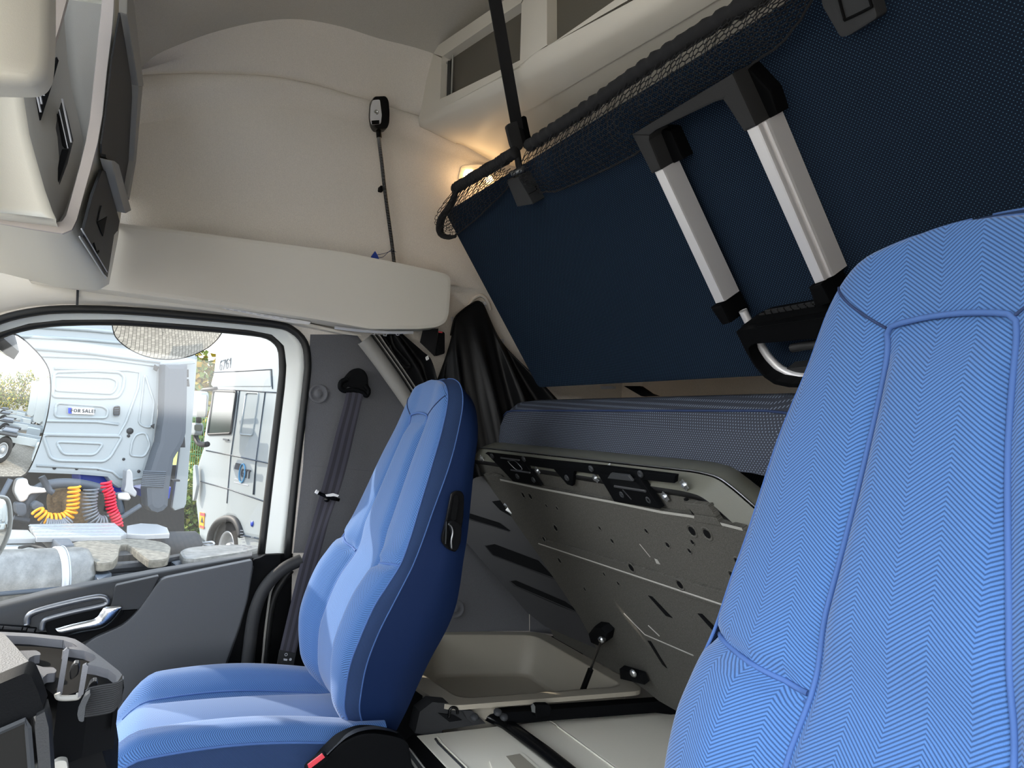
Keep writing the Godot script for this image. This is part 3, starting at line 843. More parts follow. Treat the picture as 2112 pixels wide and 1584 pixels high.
	var p0 := V([1.84, 1.9446, -0.3045, 1.84, 1.8461, -0.2921, 1.84, 1.777, -0.2846, 1.84, 1.7212, -0.2768, 1.84, 1.6802, -0.2674, 1.84, 1.6375, -0.256, 1.84, 1.586, -0.2386, 1.84, 1.5297, -0.219, 1.84, 1.4906, -0.2028, 1.84, 1.4758, -0.1961])
	var pl := V([1.85, 1.927, -0.3698, 1.85, 1.8294, -0.359, 1.85, 1.7612, -0.3516, 1.85, 1.7058, -0.3455, 1.85, 1.664, -0.3409, 1.85, 1.6204, -0.3361, 1.85, 1.5672, -0.3302, 1.85, 1.5092, -0.3239, 1.85, 1.4754, -0.3201, 1.85, 1.4687, -0.3194])
	var p2 := V([1.96, 2.0328, -0.2292, 1.96, 1.9263, -0.2121, 1.96, 1.8522, -0.1985, 1.96, 1.7927, -0.1846, 1.96, 1.7437, -0.168, 1.96, 1.6869, -0.1505, 1.96, 1.6422, -0.1514, 1.96, 1.5741, -0.1593, 1.96, 1.5169, -0.17, 1.96, 1.498, -0.1773])
	st = begin(true)
	grid(st, [pl, p0, lerp_pts(p0, p1, 0.7), sh(p1, Vector3(0.006, 0, 0))])
	grid(st, [lerp_pts(pl, pl, 0.0), sh(pl, Vector3(0.1, 0, 0))])
	var under := [pl[-1], p0[-1], p1[-1]]
	grid(st, [under, sh(under, Vector3(0.01, -0.005, 0)), sh(under, Vector3(0.1, -0.005, 0))])
	obj("shell", st, M.cream, pod)
	st = begin(true)
	grid(st, [sh(p1, Vector3(0.006, 0, 0)), lerp_pts(p1, p2, 0.1), lerp_pts(p1, p2, 0.5), p2])
	obj("slot_face", st, M.grey, pod)
	# the slots lie on the sloping face
	for q in [[V([1.872, 1.7433, -0.2451, 1.872, 1.7726, -0.2378, 1.872, 1.8215, -0.2149, 1.872, 1.8143, -0.2106, 1.872, 1.752, -0.218, 1.872, 1.681, -0.2288]), M.soft_black], [V([1.912, 1.744, -0.1968, 1.912, 1.7165, -0.1865, 1.912, 1.6646, -0.17, 1.912, 1.6116, -0.1753, 1.912, 1.5622, -0.1854, 1.912, 1.59, -0.1992, 1.912, 1.6166, -0.2129, 1.912, 1.6791, -0.2061]), M.dark]]:
		st = begin()
		slab(st, q[0], Vector3(-0.012, 0, 0.006), 0.002)
		obj("radio_slot", st, q[1], pod)
	st = begin()
	for q in [V([1.86, 1.7386, -0.2383, 1.86, 1.6965, -0.2251]), V([1.86, 1.7461, -0.2339, 1.86, 1.7141, -0.2252]), V([1.86, 1.754, -0.2278, 1.86, 1.7325, -0.2229])]:
		tube(st, q, 0.0022, 5)
	obj("slot_ribs", st, M.clip, pod)
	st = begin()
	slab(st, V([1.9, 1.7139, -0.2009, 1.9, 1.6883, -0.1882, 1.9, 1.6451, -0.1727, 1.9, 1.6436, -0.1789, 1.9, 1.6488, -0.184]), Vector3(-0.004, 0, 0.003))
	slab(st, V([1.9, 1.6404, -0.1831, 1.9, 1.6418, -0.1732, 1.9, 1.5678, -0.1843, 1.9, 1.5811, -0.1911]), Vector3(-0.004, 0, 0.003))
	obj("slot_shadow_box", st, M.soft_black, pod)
	st = begin()
	tube(st, V([1.895, 1.6089, -0.2107, 1.895, 1.5476, -0.1835]), 0.0016, 5)
	tube(st, V([1.895, 1.747, -0.1942, 1.895, 1.6577, -0.1674]), 0.0022, 5)
	tube(st, V([1.895, 1.7228, -0.197, 1.895, 1.6437, -0.1722]), 0.0012, 5)
	obj("slot_edge", st, M.clip, pod)
	# thick padded visor nearest to us
	var v := thing("padded_visor", "smooth cream rounded pad of the nearest overhead console in front of the pod", "console", Vector3(1.4, 1.75, -0.2))
	st = begin(true)
	var e0 := spline(V([1.42, 1.7879, -0.1782, 1.42, 1.6941, -0.1681, 1.42, 1.631, -0.164, 1.42, 1.6077, -0.1668, 1.42, 1.5932, -0.1759, 1.42, 1.5858, -0.1909, 1.42, 1.576, -0.2287, 1.42, 1.5672, -0.2654]), 5)
	var e1 := spline(V([1.36, 1.7561, -0.1781, 1.36, 1.6666, -0.1684, 1.36, 1.6093, -0.1648, 1.36, 1.5901, -0.1678, 1.36, 1.5783, -0.1742, 1.36, 1.5719, -0.1861, 1.36, 1.5631, -0.2198, 1.36, 1.5539, -0.2549]), 5)
	var e2 := spline(V([1.34, 1.7422, -0.1876, 1.34, 1.6544, -0.1781, 1.34, 1.6099, -0.1758, 1.34, 1.5942, -0.1778, 1.34, 1.5852, -0.1831, 1.34, 1.5802, -0.1899, 1.34, 1.572, -0.2183, 1.34, 1.562, -0.2528]), 5)
	var e3 := spline(V([1.34, 1.7132, -0.2694, 1.34, 1.6283, -0.2601, 1.34, 1.6001, -0.257, 1.34, 1.586, -0.2554, 1.34, 1.5789, -0.2546, 1.34, 1.5719, -0.2539, 1.34, 1.5648, -0.2531, 1.34, 1.562, -0.2528]), 5)
	grid(st, [sh(e0, Vector3(0.03, 0, 0)), e0, lerp_pts(e0, e1, 0.6), e1, e2, e3])
	obj("pad", st, M.cream, v)
	st = begin()
	slab(st, fillet(V([1.56, 1.8397, -0.1903, 1.56, 1.847, -0.1694, 1.56, 1.8114, -0.1686, 1.56, 1.7558, -0.1746, 1.56, 1.7113, -0.1809, 1.56, 1.7141, -0.1834, 1.56, 1.7529, -0.1839]), 0.004), Vector3(-0.02, 0, 0), 0.006)
	obj("end_trim", st, M.pinkish, v)

func overhead_rear() -> void:
	var t := thing("rear_cabinet", "wide beige overhead cabinet above the upper bunk with roller shutter openings", "cabinet", Vector3(1.7, 1.95, 0.95))
	var c0 := resample(spline(V([2.5, 2.4127, 0.8006, 2.0137, 2.3429, 0.8222, 1.6474, 2.2873, 0.8383, 1.3498, 2.2464, 0.8516, 1.0601, 2.2066, 0.8645]), 6), 40)
	var c1 := resample(spline(V([2.5062, 2.2077, 0.7904, 1.9958, 2.1244, 0.8125, 1.7057, 2.0792, 0.8252, 1.3615, 2.0314, 0.8406, 1.0925, 1.9986, 0.8528, 0.8268, 1.9756, 0.8653]), 6), 40)
	var c1b := resample(spline(V([2.507, 2.1412, 0.7917, 2.0272, 2.0767, 0.8312, 1.6904, 2.0317, 0.8575, 1.3547, 1.9906, 0.8643, 1.0352, 1.9532, 0.8624, 0.7252, 1.919, 0.8496]), 6), 40)
	var c2 := resample(spline(V([2.55, 2.1203, 0.9241, 2.2611, 2.0836, 0.9369, 1.9662, 2.048, 0.9404, 1.5426, 2.0011, 0.924, 1.2224, 1.9653, 0.9134, 1.0043, 1.9418, 0.9015, 0.7538, 1.9153, 0.8856]), 6), 40)
	var c3 := resample(spline(V([2.489, 2.0857, 1.0632, 2.0184, 2.0313, 1.0569, 1.5747, 1.9836, 1.0322, 1.1988, 1.9435, 1.0102, 0.9313, 1.9164, 0.9871, 0.7338, 1.8973, 0.9654]), 6), 40)
	for c in [c0, c1, c1b, c2, c3]:
		for i in c.size():
			c[i].x = minf(c[i].x, 2.492)
	var st := begin(true)
	var mid := lerp_pts(c1, c1b, 0.5)
	mid = sh(mid, Vector3(-0.0512, 0.0483, -0.9975) * 0.006 + Vector3(0.1153, -0.9747, -0.1917) * 0.006)
	grid(st, [c1, mid, c1b, lerp_pts(c1b, c2, 0.97), c2])
	obj("lower_edge", st, M.beige, t)
	st = begin(true)
	grid(st, [sh(c2, Vector3(0, 0.004, 0.004)), c3, sh(c3, Vector3(0, 0.0, 0.35))])
	obj("base_panel", st, M.beige, t)
	# face with two openings, built as a frame of strips
	st = begin()
	var n: Vector3 = Vector3(-0.0512, 0.0483, -0.9975)
	var h1 := V([2.366, 2.3398, 0.8039, 1.8213, 2.2699, 0.8285, 1.7831, 2.0741, 0.821, 2.3165, 2.1401, 0.7968])
	var h2 := V([1.6898, 2.2535, 0.8345, 1.0545, 2.1649, 0.8628, 0.9284, 2.039, 0.8632, 1.6478, 2.0688, 0.8277])
	var o1 := fillet(h1, 0.012, 3)
	var o2 := fillet(h2, 0.012, 3)
	for q in [[V([2.5, 2.4127, 0.8006, 1.7638, 2.3042, 0.8331, 1.7103, 2.0785, 0.8249, 2.5062, 2.2077, 0.7904]), o1], [V([1.7638, 2.3042, 0.8331, 1.0601, 2.2066, 0.8645, 0.7839, 1.9718, 0.8673, 1.7103, 2.0785, 0.8249]), o2]]:
		for i in 4:
			var k := (i + 1) % 4
			var a: Array = q[1].slice(i * 4 + 2, i * 4 + 4)
			var b: Array = q[1].slice(k * 4, k * 4 + 2)
			var line := [q[0][i], q[0][k], b[1], b[0], a[1], a[0]]
			for m in range(1, 5):
				tri(st, q[0][i] if m > 2 else q[0][k], line[m + 1 if m < 5 else 5], line[m])
			tri(st, q[0][i], q[0][k], b[0])
	for o in [o1, o2]:
		grid(st, [o, sh(o, -n * 0.05)], true)
	obj("face", st, M.beige, t)
	for o in [o1, o2]:
		st = begin()
		uvu = Vector3(1, 0, 0)
		uvv = Vector3(0, 1, 0)
		face(st, sh(inset(o, -0.01), -n * 0.03))
		obj("roller_shutter", st, M.blind, t)
	st = begin()
	slab(st, V([2.4128, 2.3367, 0.8295, 2.3642, 2.3307, 0.8317, 2.343, 2.3238, 0.8324, 2.2837, 2.1574, 0.8274, 2.3904, 2.17, 0.8225, 2.3897, 2.1799, 0.8231]), n * 0.006)
	obj("shutter_end", st, M.charcoal, t)
	st = begin(true)
	tube(st, spline(V([2.3687, 2.3284, 0.8233, 2.3676, 2.3128, 0.8226, 2.3945, 2.3116, 0.8212, 2.3889, 2.2822, 0.82, 2.3747, 2.2262, 0.818, 2.3436, 2.1898, 0.8179, 2.3253, 2.1684, 0.8178]), 4), 0.005, 6)
	tube(st, V([2.3265, 2.3513, 0.8266, 2.2749, 2.1505, 0.8195]), 0.003, 5)
	obj("shutter_grip", st, M.grey, t)

func upper_bunk() -> void:
	var n: Vector3 = Vector3(0, -0.5945, -0.8041)
	var t := thing("upper_bunk", "dark blue dotted fabric upper bunk folded up against the rear of the cab", "bunk bed", Vector3(1.3, 1.25, 1.25))
	uvu = Vector3(1, 0, 0)
	uvv = n.cross(uvu)
	var st := begin()
	var a: Vector3 = Vector3(2.35, 1.2864, 1.2532)
	var b: Vector3 = Vector3(2.3512, 1.7769, 0.8906)
	var line := [a, b, Vector3(b.x, b.y, b.z) + uvv * 0.10, Vector3(0.28, b.y, b.z) + uvv * 0.10, Vector3(0.28, a.y, a.z)]
	var up := uvv if uvv.y > 0 else -uvv
	line = [a, b, b + up * 0.055, Vector3(0.28, b.y, b.z) + up * 0.055, Vector3(0.28, a.y, a.z)]
	slab(st, fillet(sh(line, -n * 0.085), 0.02), n * 0.085, 0.008)
	obj("base_cover", st, M.bunk_blue, t)
	st = begin()
	slab(st, sh([a + Vector3(-0.02, 0.02, 0), b + Vector3(-0.02, -0.04, 0.03), Vector3(0.30, b.y - 0.04, b.z + 0.03), Vector3(0.30, a.y + 0.02, a.z)], -n * 0.20), n * 0.11, 0.01)
	obj("mattress", st, M.bunk_grey, t)
	uvu = Vector3(1, 0, 0)
	uvv = Vector3(0, 1, 0)
	# white and dark fittings just under the lower edge, on the rear wall
	st = begin()
	slab(st, V([2.2039, 1.305, 1.42, 2.1255, 1.303, 1.42, 2.1245, 1.295, 1.42, 2.1996, 1.2951, 1.42]), Vector3(0, 0, -0.01))
	obj("hinge_tab", st, M.clip, t)
	st = begin()
	slab(st, V([2.0592, 1.3013, 1.42, 1.9756, 1.2991, 1.42, 1.9184, 1.2754, 1.42, 1.8841, 1.2675, 1.42, 1.9618, 1.2672, 1.42]), Vector3(0, 0, -0.015), 0.003)
	obj("hinge_arm", st, M.black, t)
	st = begin()
	slab(st, fillet(V([0.8057, 1.8104, 0.8658, 0.812, 1.7936, 0.8782, 0.8031, 1.7505, 0.9101, 0.7888, 1.7483, 0.9117, 0.7387, 1.7514, 0.9094, 0.7359, 1.7763, 0.891]), 0.006), n * 0.025, 0.006)
	var latch := obj("latch_plate", st, M.charcoal, t)
	st = begin()
	tube(st, spline(V([0.7806, 1.7796, 0.8562, 0.7849, 1.7541, 0.8751, 0.7825, 1.7508, 0.8775, 0.7427, 1.7496, 0.8784, 0.7399, 1.7519, 0.8767, 0.7389, 1.7641, 0.8677]), 3), 0.0022, 5)
	obj("latch_outline", st, M.soft_black, latch)
	st = begin()
	slab(st, fillet(V([1.8376, 1.8086, 0.8671, 1.7772, 1.8031, 0.8711, 1.769, 1.7388, 0.9187, 1.8495, 1.7491, 0.9111]), 0.004), n * 0.04, 0.006)
	var clamp := obj("strap_clamp", st, M.charcoal, t)
	st = begin()
	tube(st, V([1.7635, 1.7621, 0.8492, 1.7362, 1.7624, 0.849]), 0.0016, 4)
	obj("clamp_button", st, M.soft_black, clamp)
	st = begin()
	tube(st, spline(V([1.7627, 1.7366, 0.8681, 1.7363, 1.7363, 0.8683, 1.7188, 1.7378, 0.8672, 1.7187, 1.7443, 0.8624]), 2), 0.0016, 4)
	obj("clamp_button", st, M.soft_black, clamp)
	# hanging strap from the roof to the bunk edge
	var s := thing("bunk_strap", "long black webbing strap from the roof holding up the folded blue bunk", "strap", Vector3(1.9, 1.7994, 0.933))
	st = begin()
	var d: Vector3 = Vector3(0.10, 0, 0.99).normalized() * 0.020
	var sp := [Vector3(1.7, 2.2403, 0.6804), Vector3(1.75, 2.1572, 0.7343), Vector3(1.8, 2.0548, 0.7942), Vector3(1.86, 1.9462, 0.863)]
	grid(st, [sh(sp, -d), sh(sp, d), sh(sp, d + Vector3(-0.003, 0, 0)), sh(sp, -d + Vector3(-0.003, 0, 0)), sh(sp, -d)])
	obj("webbing", st, M.web_black, s)
	st = begin()
	slab(st, fillet(V([1.86, 1.9356, 0.8272, 1.86, 1.9433, 0.8309, 1.86, 1.9583, 0.8574, 1.86, 1.8941, 0.8825, 1.86, 1.8834, 0.8776, 1.86, 1.8706, 0.8581, 1.86, 1.8902, 0.8445]), 0.006), Vector3(-0.012, 0, 0), 0.003)
	obj("buckle", st, M.dark, s)
	st = begin()
	slab(st, fillet(V([1.89, 1.976, 0.8754, 1.89, 1.9878, 0.8834, 1.89, 1.9878, 0.894, 1.89, 1.9394, 0.9105, 1.89, 1.9189, 0.923, 1.89, 1.9074, 0.921, 1.89, 1.9057, 0.9029, 1.89, 1.9386, 0.8909]), 0.005), Vector3(-0.02, 0, 0), 0.003)
	obj("buckle_back", st, M.black, s)
	st = begin(true)
	tube(st, V([1.86, 1.8951, 0.8647, 1.86, 1.8443, 0.8782, 1.86, 1.8245, 0.8859, 1.86, 1.8133, 0.8958]), 0.010, 8)
	obj("hook_arm", st, M.dark, s)
	st = begin(true)
	tube(st, V([1.8078, 1.7964, 0.8388, 1.7543, 1.7946, 0.8401]), 0.008, 8)
	obj("hook_bar", st, M.steel, s)
	# gathered net pocket along the top edge
	net_run("net_pocket", "short black net pocket hanging at the passenger end of the upper bunk rail", V([2.1104, 1.8271, 0.7974, 2.0112, 1.8255, 0.7986, 1.9074, 1.8234, 0.8002, 1.8185, 1.821, 0.802, 1.7278, 1.8208, 0.8021]), V([2.3877, 1.7658, 0.8614, 2.332, 1.7416, 0.8793, 2.2077, 1.7438, 0.8777, 1.9274, 1.7695, 0.8587, 1.7595, 1.7991, 0.8368]), 26, 13, true)
	net_run("net_pocket", "long black net pocket drooping over the ladder on the upper bunk rail", V([1.6546, 1.8163, 0.8054, 1.5168, 1.8163, 0.8054, 1.3727, 1.8164, 0.8054, 1.2299, 1.8186, 0.8037, 1.0709, 1.8191, 0.8034, 0.9374, 1.8161, 0.8056, 0.8014, 1.8108, 0.8095]), V([1.7359, 1.7357, 0.8837, 1.655, 1.7232, 0.8929, 1.5443, 1.7197, 0.8955, 1.3138, 1.7195, 0.8956, 1.2496, 1.7451, 0.8767, 1.1582, 1.7369, 0.8828, 1.107, 1.7488, 0.874, 1.0332, 1.7444, 0.8772, 0.9591, 1.7567, 0.8682, 0.8878, 1.7623, 0.864, 0.7996, 1.7976, 0.8379]), 78, 13, false)
	ladder(n)

func net_run(called: String, label: String, top: Array, hem: Array, nu: int, nv: int, loop: bool) -> void:
	var n: Vector3 = Vector3(0, -0.5945, -0.8041)
	var t := thing(called, label, "net", hem[0].lerp(hem[-1], 0.5) + Vector3(0, -0.05, 0), "")
	var st := begin(true)
	var path := resample(spline(top, 8), 80)
	var rad := []
	for i in path.size():
		rad.append(0.0150 + 0.0016 * sin(i * 1.9) + 0.0012 * sin(i * 4.7 + 1.0))
	tube(st, path, rad, 10)
	obj("sleeve", st, M.net, t)
	var up := resample(spline(top, 8), nu + 1)
	var dn := resample(spline(hem, 8), nu + 1)
	# threads of a hexagonal mesh carried on a sagging surface
	var at := func(u: float, v: float) -> Vector3:
		var i := clampi(int(u), 0, nu - 1)
		var f := u - i
		var a: Vector3 = up[i].lerp(up[i + 1], f)
		var b: Vector3 = dn[i].lerp(dn[i + 1], f)
		var w := clampf(v / nv, 0, 1)
		return a.lerp(b, w) + n * (0.045 * sin(PI * minf(w * 1.05, 1.0)) + 0.004 * sin(u * 0.7 + 3.0 * w) + 0.003 * sin(u * 2.3))
	st = begin()
	for j in range(0, nv):
		for i in range(0, nu):
			var o := 0.5 if j % 2 else 0.0
			var p: Vector3 = at.call(i + o, j + 0.0)
			var q: Vector3 = at.call(i + o, j + 0.62)
			thread(st, p, q, n)
			thread(st, q, at.call(i + o + 0.5, j + 1.0), n)
			thread(st, q, at.call(i + o - 0.5 if i + o > 0.5 else 0.0, j + 1.0), n)
	var mesh := obj("netting", st, M.net, t)
	mesh.set_meta("kind", "stuff")
	st = begin(true)
	var edge := []
	for i in range(0, nu + 1):
		edge.append(at.call(float(i), float(nv)))
	tube(st, edge, 0.0022, 5)
	obj("hem", st, M.net, t)
	if loop:
		st = begin(true)
		tube(st, spline(V([2.1399, 1.8373, 0.8086, 2.1667, 1.8252, 0.8175, 2.2324, 1.8089, 0.8296, 2.3211, 1.7954, 0.8395, 2.3766, 1.7752, 0.8545, 2.3885, 1.7574, 0.8677, 2.3521, 1.7423, 0.8788, 2.2996, 1.7359, 0.8836]), 5), [0.008, 0.008, 0.008, 0.008, 0.009, 0.009, 0.01, 0.01, 0.011, 0.011, 0.012, 0.012, 0.012, 0.012, 0.012, 0.013, 0.013, 0.013, 0.013, 0.013, 0.013, 0.013, 0.013, 0.012, 0.012, 0.01, 0.01, 0.009, 0.009, 0.008, 0.008, 0.008, 0.007, 0.006, 0.006, 0.006], 8, true, 0.5)
		obj("end_loop", st, M.net, t)
		st = begin(true)
		lathe(st, Vector3(2.1034, 1.8268, 0.7977), Vector3(1, 0, 0), [[0, 0.02], [0.012, 0.018], [0.014, 0.0], [0.012, -0.015], [0, -0.016]], 14)
		obj("rail_knob", st, M.soft_black, t)
		st = begin()
		for k in 5:
			for i in 3:
				var p: Vector3 = Vector3(2.3714, 1.7763, 0.8661).lerp(Vector3(2.2682, 1.7982, 0.8499), k / 5.0) + (Vector3(2.3328, 1.7551, 0.8818) - Vector3(2.3714, 1.7763, 0.8661)) * (i / 3.0 + (0.16 if k % 2 else 0.0))
				var e1: Vector3 = (Vector3(2.2682, 1.7982, 0.8499) - Vector3(2.3714, 1.7763, 0.8661)) / 5.0
				var e2: Vector3 = (Vector3(2.3328, 1.7551, 0.8818) - Vector3(2.3714, 1.7763, 0.8661)) / 3.0
				thread(st, p, p + e1 * 0.62, n)
				thread(st, p + e1 * 0.62, p + e1 + e2 * 0.5, n)
				thread(st, p + e1 * 0.62, p + e1 - e2 * 0.5, n)
		obj("end_netting", st, M.net, t).set_meta("kind", "stuff")

func thread(st: SurfaceTool, a: Vector3, b: Vector3, n: Vector3) -> void:
	var s := (b - a).cross(n).normalized() * 0.0011
	var m := n * 0.0011
	quad(st, a - s, b - s, b + m, a + m)
	quad(st, a + m, b + m, b + s, a + s)

func ladder(n: Vector3) -> void:
	var t := thing("bunk_ladder", "folding bunk ladder with two silver rails and black end frames on the blue bunk", "ladder", Vector3(1.315, 1.2885, 1.2516))
	var st := begin()
	slab(st, V([1.2629, 1.6897, 0.9376, 1.2368, 1.6892, 0.9379, 1.2356, 1.449, 1.1155, 1.2627, 1.4477, 1.1165]), n * 0.048, 0.004)
	obj("rail", st, M.satin, t)
	st = begin()
	slab(st, V([1.0021, 1.6907, 0.9368, 0.9749, 1.6908, 0.9368, 0.976, 1.4532, 1.1125, 0.9986, 1.4509, 1.1141]), n * 0.048, 0.004)
	slab(st, V([0.9855, 1.6972, 0.947, 0.9698, 1.6976, 0.9467, 0.9714, 1.4595, 1.1227, 0.9866, 1.457, 1.1245]), n * 0.045, 0.006)
	obj("rail", st, M.satin, t)
	st = begin()
	slab(st, V([1.2712, 1.7603, 0.8879, 1.2259, 1.7466, 0.898, 1.2329, 1.7402, 0.9027, 1.2372, 1.6907, 0.9394, 1.2671, 1.6904, 0.9396]), n * 0.054, 0.004)
	slab(st, V([1.2712, 1.7603, 0.8879, 0.9781, 1.7679, 0.8822, 0.9775, 1.7474, 0.8974, 1.0189, 1.7429, 0.9007, 1.0387, 1.7455, 0.8988, 1.2026, 1.7491, 0.8962, 1.2259, 1.7466, 0.898]), n * 0.054, 0.004)
	slab(st, V([0.9781, 1.7679, 0.8822, 0.9758, 1.6916, 0.9387, 1.0043, 1.6912, 0.939, 1.0157, 1.7339, 0.9074, 1.0189, 1.7429, 0.9007, 0.9986, 1.76, 0.8881]), n * 0.054, 0.004)
	obj("top_frame", st, M.dark, t)
	st = begin()
	slab(st, V([1.2428, 1.7513, 0.9095, 1.2311, 1.7522, 0.9088, 1.2071, 1.7446, 0.9144, 1.2074, 1.6963, 0.9501, 1.2531, 1.696, 0.9504]), n * 0.03, 0.004)
	obj("frame_cheek", st, M.black, t)
	st = begin()
	slab(st, V([0.9895, 1.774, 0.8927, 0.9756, 1.7728, 0.8936, 0.9527, 1.731, 0.9244, 0.9569, 1.6993, 0.9479, 0.9877, 1.6977, 0.9491]), n * 0.03, 0.004)
	obj("frame_cheek", st, M.black, t)
	st = begin()
	slab(st, V([1.2772, 1.449, 1.1255, 1.2425, 1.4503, 1.1245, 1.241, 1.4158, 1.1501, 1.2657, 1.4136, 1.1517]), n * 0.062, 0.006)
	obj("collar", st, M.black, t)
	st = begin()
	slab(st, V([1.0099, 1.454, 1.1218, 0.9807, 1.4562, 1.1202, 0.9773, 1.4249, 1.1433, 1.0144, 1.4199, 1.147]), n * 0.062, 0.006)
	obj("collar", st, M.black, t)
	st = begin(true)
	tube(st, spline(V([1.2212, 1.4062, 1.1149, 1.2201, 1.3877, 1.1285, 1.2186, 1.3617, 1.1477, 1.2159, 1.3373, 1.1658, 1.2093, 1.3145, 1.1826, 1.1951, 1.2951, 1.197, 1.1718, 1.2821, 1.2066, 1.1439, 1.2756, 1.2114, 1.0912, 1.272, 1.2141]), 5), 0.009, 8)
	obj("step_rail", st, M.satin, t)
	# black step: tread, front beam and the curved pocket below it
	st = begin()
	slab(st, V([1.2374, 1.3926, 1.1498, 1.0396, 1.3965, 1.1469, 0.9735, 1.3982, 1.1457, 0.9815, 1.4118, 1.1356, 1.017, 1.412, 1.1354, 1.1659, 1.4091, 1.1376, 1.2029, 1.4021, 1.1427]), n * 0.03, 0.003)
	var tread := obj("tread", st, M.black, t)
	st = begin()
	var rng := RandomNumberGenerator.new()
	rng.seed = 5
	for r in 3:
		for k in 9:
			var u := (k + 0.5 * (r % 2)) / 9.0
			var p0: Vector3 = Vector3(1.1615, 1.3909, 1.1112).lerp(Vector3(1.1335, 1.3977, 1.1062), r / 3.0)
			var p1: Vector3 = Vector3(1, 1.3925, 1.1101).lerp(Vector3(0.9843, 1.401, 1.1038), r / 3.0)
			box(st, p0.lerp(p1, u), Vector3(0.014, 0.003, 0.003), Basis(Vector3(1, 0, 0), 0.64))
	obj("tread_ribs", st, M.dark, tread).set_meta("kind", "stuff")
	st = begin()
	slab(st, fillet(V([1.2274, 1.3881, 1.1406, 1.0243, 1.3923, 1.1375, 0.9659, 1.3932, 1.1369, 1.0009, 1.359, 1.1622, 1.0502, 1.3599, 1.1615, 1.1461, 1.361, 1.1607, 1.1985, 1.3616, 1.1602, 1.2142, 1.3545, 1.1655, 1.2185, 1.338, 1.1777, 1.2134, 1.3189, 1.1918, 1.2, 1.3023, 1.2041, 1.1781, 1.291, 1.2124, 1.1434, 1.285, 1.2169, 1.0841, 1.2827, 1.2186, 1.0882, 1.2758, 1.2237, 1.154, 1.2781, 1.222, 1.1885, 1.2849, 1.217, 1.2076, 1.2989, 1.2066, 1.2201, 1.3212, 1.1901, 1.2249, 1.3469, 1.1711, 1.2263, 1.3695, 1.1545]), 0.003, 2), n * 0.045, 0.004)
	obj("step_frame", st, M.black, t)
	st = begin()
	tube(st, V([1.161, 1.364, 1.1013, 0.9963, 1.3649, 1.1006]), 0.0012, 4)
	obj("frame_line", st, M.soft_black, t)
	st = begin(true)
	tube(st, V([1.1266, 1.3264, 1.1614, 1.0934, 1.3286, 1.1598, 1.0347, 1.3297, 1.159]), 0.009, 8)
	obj("release_bar", st, M.dark, t)
	st = begin()
	slab(st, V([1.1771, 1.3095, 1.2237, 1.1003, 1.3127, 1.2213, 1.1075, 1.3006, 1.2302, 1.1845, 1.2977, 1.2324]), n * 0.03, 0.003)
	obj("foot_block", st, M.dark, t)

func lb(x: float, s: float, d: float) -> Vector3:   # a point on the folded lower bunk: along the cab, up its board, into its cushion
	var m: Vector3 = -Vector3(0.0204, -0.5145, -0.8572)
	var r := Vector3(m.z, 0, -m.x).normalized()
	var f := -m.cross(r)
	if f.y < 0:
		f = -f
	return Vector3(0, 0.4293, 1.3945) + r * (x - 1.8) + f * s + m * d + Vector3(1.8, 0, 0)

func lb_ring(x0: float, x1: float, s0: float, s1: float, d: float, r: float) -> Array:
	return fillet([lb(x0, s0, d), lb(x0, s1, d), lb(x1, s1, d), lb(x1, s0, d)], r, 6)

